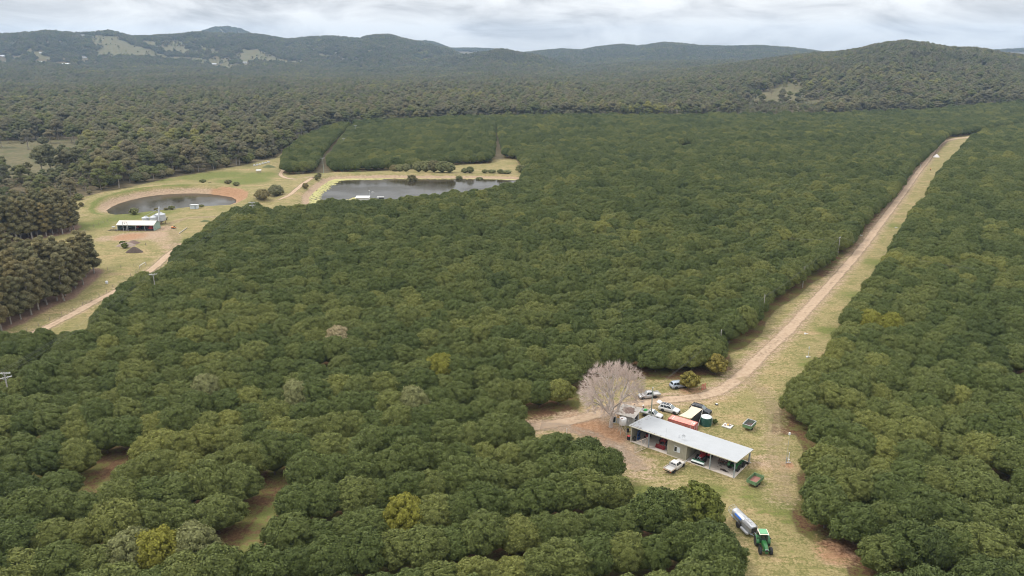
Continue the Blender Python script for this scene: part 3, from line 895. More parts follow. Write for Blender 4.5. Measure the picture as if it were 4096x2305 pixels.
def foliage_mesh(name, m, quads, leaf, cores):
    """quads: (4n,3) leaf corners; cores: (centre, radius, squash) inner masses that close the crown"""
    nq = len(quads) // 4
    V = [quads]; F = [np.arange(4 * nq).reshape(-1, 4)]
    me = bpy.data.meshes.new(name)
    vo = len(quads)
    tris = []
    cv = []
    for c, r, sq in cores:
        jit = 1 + .08 * np.sin(ICO_V[:, [0]] * 5 + c[0]) * np.cos(ICO_V[:, [1]] * 4 + c[1])
        cv.append(ICO_V * r * np.array(sq) * jit + np.array(c))
        tris += [tuple(i + vo for i in f) for f in ICO_F]; vo += len(ICO_V)
    allv = np.concatenate([quads] + cv) if cv else quads
    me.vertices.add(len(allv)); me.vertices.foreach_set("co", allv.ravel())
    lv = np.concatenate([np.arange(4 * nq), np.array(tris, int).ravel()]) if tris else np.arange(4 * nq)
    me.loops.add(len(lv)); me.loops.foreach_set("vertex_index", lv.astype(np.int32))
    npoly = nq + len(tris)
    me.polygons.add(npoly)
    st = np.concatenate([np.arange(nq) * 4, 4 * nq + np.arange(len(tris)) * 3])
    me.polygons.foreach_set("loop_start", st.astype(np.int32))
    me.update(calc_edges=True)
    a = me.attributes.new("leaf", "FLOAT", "FACE")
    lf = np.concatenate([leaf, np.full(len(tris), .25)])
    a.data.foreach_set("value", lf.astype(np.float32))
    me.materials.append(m)
    return me
def orchard_crown(seed, R=3.7, ht=7.2, nl=64, n=13000, size=.175, m=None, base=.9):
    """a dense rounded dome of leaf billows reaching nearly to the ground"""
    rs = np.random.RandomState(seed)
    C = []; Rl = []
    ga = pi * (3 - 5 ** .5)
    ph = rs.uniform(0, 6.28, 3)
    for i in range(nl):
        t = (i + .5) / nl
        zz = 1 - t * 1.12
        rr = math.sqrt(max(0.0, 1 - zz * zz))
        a = ga * i + rs.uniform(-.3, .3)
        k = rs.uniform(.86, 1.0) * (1 + .07 * sin(2 * a + ph[0]) + .05 * sin(3 * a + ph[1]))
        rl = R * rs.uniform(.17, .29)
        c0 = base + (ht - base) * .36
        cz = c0 + ((ht - rl * .8 - c0) * zz * k if zz > 0 else (c0 - base) * zz * 1.5)
        C.append((cos(a) * rr * (R - rl * .7) * k, sin(a) * rr * (R - rl * .7) * k, cz))
        Rl.append(rl)
    for i in range(6):                                 # shoots standing above the dome
        a = rs.uniform(0, 2 * pi); q = rs.uniform(.1, .6) * R
        C.append((cos(a) * q, sin(a) * q, ht * (1 - .22 * (q / R) ** 2) - .35)); Rl.append(R * rs.uniform(.10, .15))
    C = np.array(C); Rl = np.array(Rl)
    v, lf = leaf_quads(rs, C, Rl, n, size, outward=.72)
    cores = [((0, 0, base + (ht - base) * .40), 1.0, (R * .78, R * .78, (ht - base) * .45))] + [(C[i], Rl[i] * .78, (1, 1, 1)) for i in range(len(C))]
    return foliage_mesh("crown", m or LEAF_ORCH, v, lf, cores)
def trunk_mesh(seed, ht=2.6, r=.16, limbs=4, spread=1.6, m=None, name="trunk"):
    rs = random.Random(seed)
    mb = MB()
    top = (rs.uniform(-.1, .1), rs.uniform(-.1, .1), ht * .45)
    mb.tube((0, 0, -.3), top, r * 1.25, r, 8)
    for i in range(limbs):
        a = 2 * pi * i / limbs + rs.uniform(-.4, .4)
        e = (cos(a) * spread * .55, sin(a) * spread * .55, ht * rs.uniform(.8, 1.05)); g = (cos(a) * spread, sin(a) * spread, ht * rs.uniform(1.35, 1.7))
        mb.tube(top, e, r * .7, r * .45, 6); mb.tube(e, g, r * .45, r * .15, 5)
    me = bpy.data.meshes.new(name); me.from_pydata(mb.v, [], mb.f); me.materials.append(m or BARK); me.update()
    return me
def euc(seed, ht=24.0, R=5.0, ncl=13, n=5200, size=.34, m=None, narrow=False, sparse=1.0):
    """tall open tree: pale trunk forking into limbs, each carrying a ragged clump of leaves"""
    rs = np.random.RandomState(seed)
    C = []; Rl = []; limbs = []
    fork = ht * (rs.uniform(.12, .2) if narrow else rs.uniform(.2, .32))
    if narrow:
        for i in range(ncl):
            t = (i + .5) / ncl
            z = ht * (.17 + .78 * t)
            rr = R * (1 - .8 * abs(t - .35) ** 1.2) * .62
            a = i * 2.4 + rs.uniform(-.4, .4)
            C.append((cos(a) * rr * rs.uniform(.3, 1), sin(a) * rr * rs.uniform(.3, 1), z)); Rl.append(R * rs.uniform(.36, .55) * (1 - .42 * t))
    else:
        for i in range(ncl):
            a = i * 2.4 + rs.uniform(-.5, .5)
            q = math.sqrt((i + .3) / ncl)
            z = ht * (.93 - .58 * q ** 1.6 * rs.uniform(.35, 1.2))
            C.append((cos(a) * q * R * .85, sin(a) * q * R * .85, z)); Rl.append(R * rs.uniform(.28, .44))
    C = np.array(C); Rl = np.array(Rl)
    v, lf = leaf_quads(rs, C, Rl, int(n * sparse), size, outward=.68, squash=(1, 1, .8))
    cores = [(C[i] + np.array([0, 0, -.1]), Rl[i] * .78, (1, 1, .76)) for i in range(len(C))] if sparse > .6 else []
    crown = foliage_mesh("crown", m or LEAF_EUC, v, lf, cores)
    mb = MB()
    r0 = ht * .0125 + .05
    f = Vector((rs.uniform(-.4, .4), rs.uniform(-.4, .4), fork))
    mb.tube((0, 0, -.5), f, r0 * 1.2, r0 * .85, 8)
    if narrow:
        t2 = Vector((0, 0, ht * .93))
        mb.tube(f, t2, r0 * .85, r0 * .15, 7)
        for i in range(len(C)):
            mb.tube((f.x * .5, f.y * .5, C[i][2] - Rl[i] * 1.2), C[i], r0 * .3, r0 * .1, 5)
    else:
        nL = 4
        heads = []
        for i in range(nL):
            a = 2 * pi * i / nL + rs.uniform(-.4, .4)
            h = Vector((cos(a) * R * .33, sin(a) * R * .33, fork + (ht - fork) * rs.uniform(.35, .5)))
            mb.tube(f, h, r0 * .62, r0 * .4, 6); heads.append(h)
        for i in range(len(C)):
            c = Vector(C[i]); h = min(heads, key=lambda q: (q - c).length)
            md = h.lerp(c, .55) + Vector((0, 0, -.5))
            mb.tube(h, md, r0 * .33, r0 * .2, 5); mb.tube(md, c + Vector((0, 0, Rl[i] * .3)), r0 * .2, r0 * .07, 4)
    tm = bpy.data.meshes.new("trunk"); tm.from_pydata(mb.v, [], mb.f); tm.materials.append(BARK_PALE); tm.update()
    return crown, tm
def link_mesh(name, me, parent=None):
    o = bpy.data.objects.new(name, me); COL.objects.link(o)
    if parent is not None:
        o.parent = parent
    return o

ORD = ["zeroth", "first", "second", "third", "fourth", "fifth", "sixth", "seventh", "eighth", "ninth", "tenth", "eleventh", "twelfth", "thirteenth", "fourteenth", "fifteenth", "sixteenth", "seventeenth", "eighteenth", "nineteenth", "twentieth"]
def ordn(i):
    if i <= 20: return ORD[i]
    T = {2: "twent", 3: "thirt", 4: "fort", 5: "fift", 6: "sixt", 7: "sevent", 8: "eight", 9: "ninet"}
    t, u = divmod(i, 10)
    if t > 9: return "outermost"
    return T[t] + ("ieth" if u == 0 else "y-" + ORD[u])

# ------------------------------------------------------------------ orchard: where every tree stands
def strip_side(x, y):
    """True right of the grass strip"""
    P = np.array([(84.0, 60.0), (66.0, 120.0), (62, 170), (97, 235), (128, 284), (318, 575), (400, 690), (700, 900), (1500, 1400)])
    yy = np.asarray(y, float)
    return np.asarray(x) > np.interp(yy, P[:, 1], P[:, 0])
def orchard_points():
    rs = np.random.RandomState(11)
    out = []
    for side, ang, gap, mg in ((0, RAD(12), 8.6, 3.4), (1, RAD(-34), 8.6, 3.2)):
        u = np.array([cos(ang), sin(ang)]); v = np.array([-sin(ang), cos(ang)])
        nB = np.arange(-1500, 1500, gap)
        A1 = np.arange(-1500, 1500, .5)
        A, B = np.meshgrid(A1, nB)
        wob = 2.2 * np.sin(A / 70.0) * side + 3.0 * np.sin(A / 95.0 + 1) * (1 - side)
        x = A * u[0] + (B + wob) * v[0]; y = A * u[1] + (B + wob) * v[1]
        k = (y > 60) & (np.abs(x) < y * .83 + 22) & (np.hypot(x, y) < 1250)
        k[k] = strip_side(x[k], y[k]) == bool(side)
        k[k] = in_orch(x[k], y[k], mg)
        for r in range(len(nB)):
            q = np.nonzero(k[r])[0]
            if not len(q): continue
            cuts = np.nonzero(np.diff(q) > 1)[0]
            for s, e in zip(np.concatenate([[0], cuts + 1]), np.concatenate([cuts, [len(q) - 1]])):
                a0, a1 = A1[q[s]], A1[q[e]]
                n = max(1, int(round((a1 - a0) / 4.9)))
                # the last tree stands right at the far edge as well
                pos = np.linspace(a0, a1, n + 1) if a1 - a0 > 3 else np.array([(a0 + a1) / 2])
                for j, p in enumerate(pos):
                    if rs.rand() < .012: continue
                    ja = 0 if j in (0, len(pos) - 1) else rs.uniform(-.7, .7)
                    jb = rs.uniform(-.45, .45)
                    w = 2.2 * sin((p + ja) / 70.0) * side + 3.0 * sin((p + ja) / 95.0 + 1) * (1 - side)
                    bb = nB[r] + jb + w
                    out.append(((p + ja) * u[0] + bb * v[0], (p + ja) * u[1] + bb * v[1], side, r, p + ja))
    return out
def fill_edges(out):
    rs = np.random.RandomState(71)
    P = [np.array([p[:2] for p in out])]
    grid = {}
    def put(x, y): grid.setdefault((int(x // 6), int(y // 6)), []).append((x, y))
    for p in out: put(p[0], p[1])
    def near(x, y, d):
        i, j = int(x // 6), int(y // 6)
        return any((q[0] - x) ** 2 + (q[1] - y) ** 2 < d * d for a_ in (-1, 0, 1) for b_ in (-1, 0, 1) for q in grid.get((i + a_, j + b_), ()))
    for poly in (CLEAR, ORCH):
        n = len(poly)
        for i in range(n):
            a_, b_ = poly[i], poly[(i + 1) % n]
            e = b_ - a_; L_ = np.hypot(*e)
            if L_ < 1 or L_ > 600: continue
            nr = np.array([-e[1], e[0]]) / L_
            for s in np.arange(0, L_, 1.2):
                for sg in (1, -1):
                    q = a_ + e * s / L_ + nr * sg * 3.6 + rs.normal(0, .25, 2)
                    if q[1] < 70 or abs(q[0]) > q[1] * .83 + 22: continue
                    if near(q[0], q[1], 4.3): continue
                    if not in_orch(q[:1], q[1:], 3.1)[0]: continue
                    side = int(bool(strip_side(q[0], q[1])))
                    ang = RAD(12) if side == 0 else RAD(-34)
                    u = np.array([cos(ang), sin(ang)]); v = np.array([-sin(ang), cos(ang)])
                    r = int(round((q @ v + 1500) / 8.6))
                    out.append((q[0], q[1], side, r, q @ u)); put(q[0], q[1])
    return out
OP = fill_edges(orchard_points())
OX = np.array([p[0] for p in OP]); OY = np.array([p[1] for p in OP]); OZ = zf(OX, OY)
rsO = np.random.RandomState(5)
O_S = rsO.uniform(.86, 1.12, len(OP)); O_H = O_S * rsO.uniform(.9, 1.1, len(OP)); O_R = np.array([RAD(12) if p[2] == 0 else RAD(-34) for p in OP]) + rsO.choice([0, pi], len(OP)) + rsO.uniform(-.25, .25, len(OP)); O_I = rsO.randint(0, 6, len(OP))
# rank by how large they show: nearest first, inside the frame
u_, v_ = proj(OX, OY, OZ + 4)
inframe = (u_ > -60) & (u_ < 4156) & (v_ < 2360)
zc_ = OY * FW[1] + (OZ + 4 - H) * FW[2]
order = np.argsort(np.where(inframe, zc_, 1e9))
N_IND = 300
ind = list(order[:N_IND])
SPECIAL = [  # (photo px of crown middle, material, what it looks like)
    ((630, 2215), LEAF_YEL, "bright yellow-green orchard tree at the bottom beside the grassy gap"),
    ((540, 2230), LEAF_PALE, "pale olive orchard tree touching the bright yellow-green tree at the bottom"),
    ((740, 2190), LEAF_PALE, "olive orchard tree just right of the bright yellow-green one at the bottom"),
    ((1570, 2110), LEAF_YEL, "yellow-green orchard tree at the bottom, in front of the shed clearing rows"),
    ((1325, 1385), LEAF_STRAW, "straw coloured dying orchard tree standing out among the dark rows"),
    ((1160, 1610), LEAF_PALE, "light olive orchard tree among the dark rows left of the bare tree"),
    ((1750, 1500), LEAF_YEL, "yellowish orchard tree in the dark rows left of the bare tree, taller one"),
    ((1640, 1590), LEAF_PALE, "broad pale olive orchard tree in the rows left of the bare tree"),
    ((860, 1580), LEAF_PALE, "small pale olive orchard tree in the left middle rows"),
    ((3480, 1290), LEAF_YEL, "yellow-tipped orchard tree at the strip edge, right side"),
    ((3560, 1300), LEAF_YEL, "second yellow-tipped orchard tree, just right of one at the strip edge"),
]
special_ids = {}
for (px, py), m_, lb in SPECIAL:
    p = at(px, py, 4)
    i = int(np.argmin(np.hypot(OX - p.x, OY - p.y)))
    if i in special_ids:
        continue
    special_ids[i] = (m_, lb)
ind = [i for i in ind if i not in special_ids][:N_IND - len(special_ids)] + list(special_ids)
CROWNS = [orchard_crown(100 + i, R=3.7 + .12 * (i % 3), ht=7.1 + .3 * (i % 4)) for i in range(6)]
TRUNKS = [trunk_mesh(200 + i) for i in range(3)]
# words for each tree: the block, the row counted from the front, the place in the row
rows = {}
for i in ind:
    rows.setdefault((OP[i][2], OP[i][3]), []).append(i)
row_no = {}
for side in (0, 1):
    ks = sorted([k for k in rows if k[0] == side], key=lambda k: min(OY[i] for i in rows[k]))
    for n_, k in enumerate(ks):
        row_no[k] = n_ + 1
place = {}
for k, L_ in rows.items():
    L_.sort(key=lambda i: OP[i][4], reverse=(k[0] == 0))
    for n_, i in enumerate(L_):
        place[i] = n_ + 1
src = {}
for i in ind:
    side = OP[i][2]
    k = (side, OP[i][3])
    t = empty("orchard_tree", (OX[i], OY[i], OZ[i] - .05), O_R[i])
    t.scale = (O_S[i] * 1.14, O_S[i] * .82, O_H[i] * 1.02)
    ci = O_I[i]
    me = CROWNS[ci]
    if i in special_ids:
        t.scale = (1.1, 1.05, 1.15)
        me = orchard_crown(300 + i % 50, m=special_ids[i][0], n=6500)
        lb = special_ids[i][1]
    elif side == 0:
        lb = f"dark green orchard tree, left block, {ordn(row_no[k])} row from front, {ordn(place[i])} from right end"
    else:
        lb = f"dark green orchard tree right of the strip, {ordn(place[i])} along {ordn(row_no[k])} row from front"
    c = link_mesh("crown", me, t); tr = link_mesh("trunk", TRUNKS[i % 3], t)
    if i not in special_ids and ci not in src:
        src[ci] = (c, tr)
    tag(t, lb, "tree", "orchard trees in dense rows")

# ------------------------------------------------------------------ masses too many to count: one object each, planted on points
def scatter(name, pts, rot, scl, idx, sources, label, cat, group=None):
    """sources: list of lists of objects whose meshes make one variant"""
    me = bpy.data.meshes.new(name)
    me.vertices.add(len(pts)); me.vertices.foreach_set("co", np.asarray(pts, np.float32).ravel())
    for nm, ty, arr in (("rot", "FLOAT_VECTOR", rot), ("scl", "FLOAT_VECTOR", scl)):
        a = me.attributes.new(nm, ty, "POINT"); a.data.foreach_set("vector", np.asarray(arr, np.float32).ravel())
    a = me.attributes.new("idx", "INT", "POINT"); a.data.foreach_set("value", np.asarray(idx, np.int32))
    o = bpy.data.objects.new(name, me); COL.objects.link(o)
    ng = bpy.data.node_groups.new(name, "GeometryNodeTree")
    ng.interface.new_socket("Geometry", in_out="INPUT", socket_type="NodeSocketGeometry")
    ng.interface.new_socket("Geometry", in_out="OUTPUT", socket_type="NodeSocketGeometry")
    gi = ng.nodes.new("NodeGroupInput"); go = ng.nodes.new("NodeGroupOutput")
    ip = ng.nodes.new("GeometryNodeInstanceOnPoints")
    L = ng.links.new
    L(gi.outputs[0], ip.inputs["Points"])
    jall = ng.nodes.new("GeometryNodeJoinGeometry")
    for S in sources[::-1]:
        j = ng.nodes.new("GeometryNodeJoinGeometry")
        for part in S:
            ob, xf = part if isinstance(part, tuple) else (part, None)
            oi = ng.nodes.new("GeometryNodeObjectInfo"); oi.transform_space = "ORIGINAL"
            oi.inputs[0].default_value = ob
            g = oi.outputs["Geometry"]
            if xf:
                tf = ng.nodes.new("GeometryNodeTransform")
                tf.inputs["Translation"].default_value = xf[0]; tf.inputs["Rotation"].default_value = (0, 0, xf[1]); tf.inputs["Scale"].default_value = xf[2]
                L(g, tf.inputs["Geometry"]); g = tf.outputs[0]
            L(g, j.inputs[0])
        gti = ng.nodes.new("GeometryNodeGeometryToInstance")
        L(j.outputs[0], gti.inputs[0]); L(gti.outputs[0], jall.inputs[0])
    L(jall.outputs[0], ip.inputs["Instance"])
    ip.inputs["Pick Instance"].default_value = True
    for nm, ty, sk in (("idx", "INT", "Instance Index"), ("rot", "FLOAT_VECTOR", "Rotation"), ("scl", "FLOAT_VECTOR", "Scale")):
        na = ng.nodes.new("GeometryNodeInputNamedAttribute"); na.data_type = ty
        na.inputs["Name"].default_value = nm
        L(na.outputs["Attribute"], ip.inputs[sk])
    L(ip.outputs[0], go.inputs[0])
    md = o.modifiers.new("planting", "NODES"); md.node_group = ng
    return tag(o, label, cat, group, "stuff")
is_ind = np.zeros(len(OP), bool); is_ind[ind] = True
rest = np.nonzero(~is_ind)[0]
for i in range(6):
    if i not in src:
        src[i] = next(iter(src.values()))
scatter("orchard_canopy", np.stack([OX, OY, OZ - .05], 1)[rest], np.stack([0 * O_R, 0 * O_R, O_R], 1)[rest], np.stack([O_S * 1.14, O_S * .82, O_H * 1.02], 1)[rest], O_I[rest], [list(src[i]) for i in range(6)],
        "unbroken dark green rows of orchard trees filling the middle distance", "orchard")
print("orchard", len(OP), "individual", len(ind))

# ------------------------------------------------------------------ plantation trees beside the western track
def plantation():
    rs = np.random.RandomState(21)
    pts = []
    for P, n1, n2 in ((PLANT1, 0, 0), (PLANT2, 1, 1)):
        lo = P.min(0); hi = P.max(0)
        A, B = np.meshgrid(np.arange(lo[0], hi[0], 3.9), np.arange(lo[1], hi[1], 4.6))
        x = A.ravel() + rs.uniform(-.8, .8, A.size); y = B.ravel() + rs.uniform(-.8, .8, A.size)
        k = inside(P, x, y) & (rs.rand(A.size) > .12)
        u, v = proj(x, y, np.full_like(x, 9.0))
        k &= (u > -150)
        for a, b in zip(x[k], y[k]):
            pts.append((a, b, n1))
    return pts
PP = plantation()
V_PL = [euc(400 + i, ht=17.5, R=3.5, ncl=16, n=5200, size=.28, m=LEAF_PLANT, narrow=True) for i in range(4)]
PX = np.array([p[0] for p in PP]); PY = np.array([p[1] for p in PP]); PZ = zf(PX, PY)
uP, vP = proj(PX, PY, PZ + 9)
okP = np.argsort(np.where((uP > -40), np.hypot(PX, PY), 1e9))
indP = list(okP[:300])
rsP = np.random.RandomState(3)
P_S = rsP.uniform(.82, 1.12, len(PP)); P_R = rsP.uniform(0, 6.28, len(PP)); P_I = rsP.randint(0, 4, len(PP))
# the block by the fence stands in ranks; the ones on the open side can be told apart
P1F = dist_line(G([(-350, 1500), (-100, 1372), (100, 1288), (200, 1232), (300, 1188), (352, 1142), (392, 1110), (410, 1080)]), PX, PY)
front = [i for i in indP if PP[i][2] == 0 and P1F[i] < 4.6]
front.sort(key=lambda i: uP[i])
fno = {i: n_ + 1 for n_, i in enumerate(front)}
srcP = {}
for i in indP:
    t = empty("plantation_tree", (PX[i], PY[i], PZ[i] - .05), P_R[i])
    t.scale = (P_S[i] * .98, P_S[i] * .98, P_S[i] * (1 - .16 * float(sstep(150, 400, uP[i]))))
    c = link_mesh("crown", V_PL[P_I[i]][0], t); tr = link_mesh("trunk", V_PL[P_I[i]][1], t)
    srcP.setdefault(P_I[i], (c, tr))
    if i in fno:
        lb = f"slim brownish plantation tree by the fenced track, {ordn(fno[i])} from the left along the open side"
    elif PP[i][2] == 0:
        lb = "slim brownish plantation tree inside the crowded block beside the fenced track"
    else:
        lb = "slim olive plantation tree in the further block, left of the ring dam bank"
    tag(t, lb, "tree", "plantation trees, near block" if PP[i][2] == 0 else "plantation trees, further block")
restP = np.array(sorted(set(range(len(PP))) - set(indP)), int)
print("plantation", len(PP))
if len(restP) > 0:
    for i in range(4):
        srcP.setdefault(i, next(iter(srcP.values())))
    scatter("plantation_woods", np.stack([PX, PY, PZ], 1)[restP], np.stack([0 * P_R, 0 * P_R, P_R], 1)[restP], np.stack([P_S] * 3, 1)[restP], P_I[restP], [list(srcP[i]) for i in range(4)],
            "massed olive-brown plantation trees beyond the front ranks", "plantation")

# ------------------------------------------------------------------ native forest
V_EU = [euc(500, 22, 5.4, 18, 7000), euc(501, 25, 5.8, 20, 7600), euc(502, 18, 5.0, 16, 6200), euc(503, 22, 4.2, 12, 5200, sparse=.30), euc(504, 15, 5.0, 16, 6200, .33)]
CR_ROUND = [orchard_crown(520 + i, R=3.7, ht=7.4, n=7000, size=.27, m=LEAF_EUC) for i in range(2)]
def forest_points():
    rs = np.random.RandomState(33)
    FE = G(FOREST_EDGE)
    pts = []
    # near and middle forest, tree by tree
    lim = 1500
    xs = np.arange(-1250, 1250, 7.4); ys = np.arange(240, lim, 7.4)
    A, B = np.meshgrid(xs, ys)
    x = A.ravel() + rs.uniform(-3.2, 3.2, A.size); y = B.ravel() + rs.uniform(-3.2, 3.2, A.size)
    r = np.hypot(x, y)
    k = (np.abs(x) < y * .76 + 30) & (r < lim)
    x = x[k]; y = y[k]
    # outside the farm: left of the forest edge or behind the orchard
    edge = np.concatenate([FE, G([(1430, 506 - 3)]), G(BACKEDGE)[:14]])
    farm = np.concatenate([edge, np.array([[1500, 300], [1500, -300], [-400, -300], [-400, 250]])])
    d = sdist(farm, x, y)
    west = G(FOREST_EDGE[::-1] + [(-600, 1010), (-600, 1700)] + ORCH_W[3:] + [(1120, 862), (1090, 720), (1128, 690)])
    k = (d > 1.5) & (sdist(PLANT2, x, y) > 3) & (sdist(PLANT1, x, y) > 5) & (sdist(ORCH, x, y) > 4) & (sdist(west, x, y) > 1.5)
    x, y, d = x[k], y[k], d[k]
    z = zf(x, y)
    k = np.ones(len(x), bool)
    pn = inside(NEARPAD[0], x, y)
    k &= ~(pn & (rs.rand(len(x)) > .05))
    # thin scrub in front of the paddock so that it shows
    uu, vv = proj(x, y, z)
    front = (uu < 420) & (vv > 700) & (vv < 800)
    rp = px_in(RPAD, x, y, z) | px_in(RPAD2, x, y, z)
    k &= ~(rp & (rs.rand(len(x)) > .16))
    k &= ~house_gap(x, y)
    thin = fbm(x / 90, y / 90, 2)
    k &= rs.rand(len(x)) < np.where(thin < .36, .55, .97)
    return x[k], y[k], z[k], d[k]
FX, FY, FZ, FD = forest_points()
rsF = np.random.RandomState(8)
nF = len(FX)
uF, vF = proj(FX, FY, FZ + 10)
F_S = rsF.uniform(.78, 1.06, nF); F_R = rsF.uniform(0, 6.28, nF)
F_I = rsF.choice(7, nF, p=[.23, .13, .18, .09, .15, .12, .10])
# low trees before the western paddock
low = (uF < 380) & (vF > 640) & (vF < 800) & (FX < 0)
F_S[low] *= rsF.uniform(.35, .75, low.sum())
low2 = (uF > 2950) & (uF < 3300) & (vF > 395) & (vF < 470)
F_S[low2] *= .55
nearedge = (FD < 7) & (rsF.rand(nF) < .55)
F_I[nearedge] = rsF.choice([4, 5, 6], nearedge.sum()); F_S[nearedge] *= .8
# understorey size for the round ones
F_SC = np.where(F_I >= 5, F_S * 1.25, F_S)
vis = (uF > -40) & (uF < 4140)
ordF = np.argsort(np.where(vis, np.hypot(FX, FY), 1e9))
indF = list(ordF[:300])
edgeF = [i for i in indF if FD[i] < 9]
edgeF.sort(key=lambda i: uF[i])
eno = {i: n_ + 1 for n_, i in enumerate(edgeF)}
LOOK = {0: "grey-green eucalypt", 1: "very tall eucalypt", 2: "mid-sized eucalypt", 3: "thin open eucalypt", 4: "low spreading eucalypt", 5: "dense round forest tree", 6: "dense round forest tree"}
srcF = {}
for i in indF:
    vi = F_I[i]
    t = empty("forest_tree", (FX[i], FY[i], FZ[i] - .1), F_R[i]); t.scale = (F_SC[i], F_SC[i], F_SC[i] * .84)
    if vi < 5:
        c = link_mesh("crown", V_EU[vi][0], t); tr = link_mesh("trunk", V_EU[vi][1], t)
    else:
        c = link_mesh("crown", CR_ROUND[vi - 5], t); tr = link_mesh("trunk", TRUNKS[0], t)
    srcF.setdefault(vi, (c, tr))
    if i in eno:
        lb = f"{LOOK[vi]} on the forest edge facing the farm, {ordn(eno[i])} from the left"
        gp = "trees along the forest edge"
    else:
        lb = f"{LOOK[vi]} inside the native forest behind the ring dam"
        gp = f"{LOOK[vi]}s inside the forest"
    tag(t, lb, "tree", gp)
restF = np.array(sorted(set(range(nF)) - set(indF)), int)
for i in range(7):
    srcF.setdefault(i, next(iter(srcF.values())))
SRC7 = [list(srcF[i]) for i in range(7)]
scatter("native_forest", np.stack([FX, FY, FZ - .1], 1)[restF], np.stack([0 * F_R, 0 * F_R, F_R], 1)[restF], np.stack([F_SC, F_SC, F_SC * .84], 1)[restF], F_I[restF], SRC7,
        "olive and grey-brown native forest stretching behind the orchard", "forest")
print("forest", nF)
# far woods: a clump of trees to each point
def far_points():
    rs = np.random.RandomState(44)
    X = []; Y = []
    for r0, r1, st in ((1480, 2600, 11.5), (2600, 4700, 15.5), (4700, 6300, 22.0)):
        n = int((r1 * r1 - r0 * r0) * .72 / (st * st))
        r = np.sqrt(rs.uniform(r0 * r0, r1 * r1, n)); a = rs.uniform(-.68, .68, n)
        X.append(r * np.sin(a)); Y.append(r * np.cos(a))
    x = np.concatenate(X); y = np.concatenate(Y); z = zf(x, y)
    r = np.hypot(x, y)
    p = np.zeros(len(x), bool)
    for P in PADDOCKS:
        p |= (r > 2200) & (r < 3720) & px_in(P, x, y, z, 26)
    p |= (px_in(RPAD, x, y, z) | px_in(RPAD2, x, y, z)) & (r < 2400)
    k = ~p & ~house_gap(x, y)
    # hidden behind the crest of the nearest ridge: leave out
    k &= (r < 4700) | (z > 60)
    pad = np.nonzero(p)[0]
    return x[k], y[k], z[k], x[pad], y[pad], z[pad]
wx, wy, wz, qx, qy, qz = far_points()
rs_ = np.random.RandomState(9)
def clump(seed, n, R):
    r = random.Random(seed); L_ = []
    for i in range(n):
        v = r.choice([0, 0, 1, 2, 4, 5, 6, 2]); a = i * 2.4; q = R * math.sqrt((i + .3) / n); s = r.uniform(.75, 1.1) * (1.3 if v >= 5 else 1)
        for ob in srcF[v][:1]:
            L_.append((ob, ((cos(a) * q, sin(a) * q, -1.0), r.uniform(0, 6.28), (s, s, s))))
    return L_
sw = rs_.uniform(.72, 1.05, len(wx)) * np.where(np.hypot(wx, wy) > 2600, .78, .76)
rw = rs_.uniform(0, 6.28, len(wx))
scatter("distant_woods", np.stack([wx, wy, wz - .3], 1), np.stack([0 * rw, 0 * rw, rw], 1), np.stack([sw, sw, sw * .85], 1), rs_.randint(0, 3, len(wx)), [clump(1, 7, 13), clump(2, 6, 12), clump(3, 8, 14)],
        "dark wooded hills and valley forest out to the skyline", "forest")
kq = rs_.rand(len(qx)) < .08 + .45 * (fbm(qx / 70, qy / 70, 2) > .57)
nq_ = int(kq.sum()); ss = rs_.uniform(.5, .95, nq_)
scatter("paddock_woods", np.stack([qx, qy, qz - .2], 1)[kq], np.stack([np.zeros(nq_), np.zeros(nq_), rs_.uniform(0, 6, nq_)], 1), np.stack([ss] * 3, 1), rs_.randint(0, 7, nq_), SRC7,
        "lone dark trees dotted over the pale hill paddocks", "trees")
print("far", len(wx), nq_)
# ------------------------------------------------------------------ helpers for reading positions off enlarged crops of the photo
def z1(x, y): return (2200 + x / 2.417, 1400 + y / 2.417)
def z2(x, y): return (2400 + x / 4.834, 1450 + y / 4.834)
def z3(x, y): return (2600 + x / 4.144, 1650 + y / 4.144)
def z4(x, y): return (2800 + x / 3.58, 1900 + y / 3.58)
def z6(x, y): return (400 + x / 6.592, 780 + y / 6.592)
def zA(x, y): return (2450 + x / 7.251, 1540 + y / 7.251)
def zB(x, y): return (2280 + x / 4.266, 1420 + y / 4.266)
def top_z(P, py):
    """height above the ground point P that shows at photo row py"""
    zs = np.linspace(0, 45, 4501)
    v = proj(np.full_like(zs, P[0]), np.full_like(zs, P[1]), zs)[1]
    return float(zs[np.argmin(abs(v - py))])

# ------------------------------------------------------------------ finishes
ROOF = mat("zinc_roof", (0.362, 0.374, 0.386), .45, .0, var=.07, scale=.6, wave=("X", 5.0, .35))
CREAM = mat("cream_cladding", (0.340, 0.315, 0.238), .6, var=.08, scale=1.2, wave=("X", 6.0, .5))
CREAM_T = mat("cream_trim", (0.425, 0.399, 0.315), .5, var=.1)
GALV = mat("galvanised_steel", (.36, .41, .45), .42, .35, var=.2, scale=4)
GALV_L = mat("pale_galvanised", (0.389, 0.404, 0.419), .45, .2, var=.15, scale=4)
CONC = mat("concrete_slab", (0.477, 0.426, 0.376), .85, var=.25, scale=.8, dirt=(.45, .37, .30))
CONC2 = mat("grey_concrete", (.50, .48, .44), .85, var=.25, scale=2)
OIL = mat("oil_stain", (.10, .075, .06), .8, var=.3, scale=4)
GLASS = glass()
GLASS_V = mat("vehicle_glass", (.03, .035, .04), .05, var=.3, scale=2, spec=.9)
GLASS_W = mat("windscreen_glass", (.16, .19, .19), .06, var=.3, scale=2, spec=.9)
WHITE = mat("white_paint", (0.535, 0.535, 0.528), .3, var=.05, scale=2)
WHITE_D = mat("dusty_white_paint", (0.510, 0.503, 0.483), .38, var=.1, scale=1.2, dirt=(.60, .50, .40))
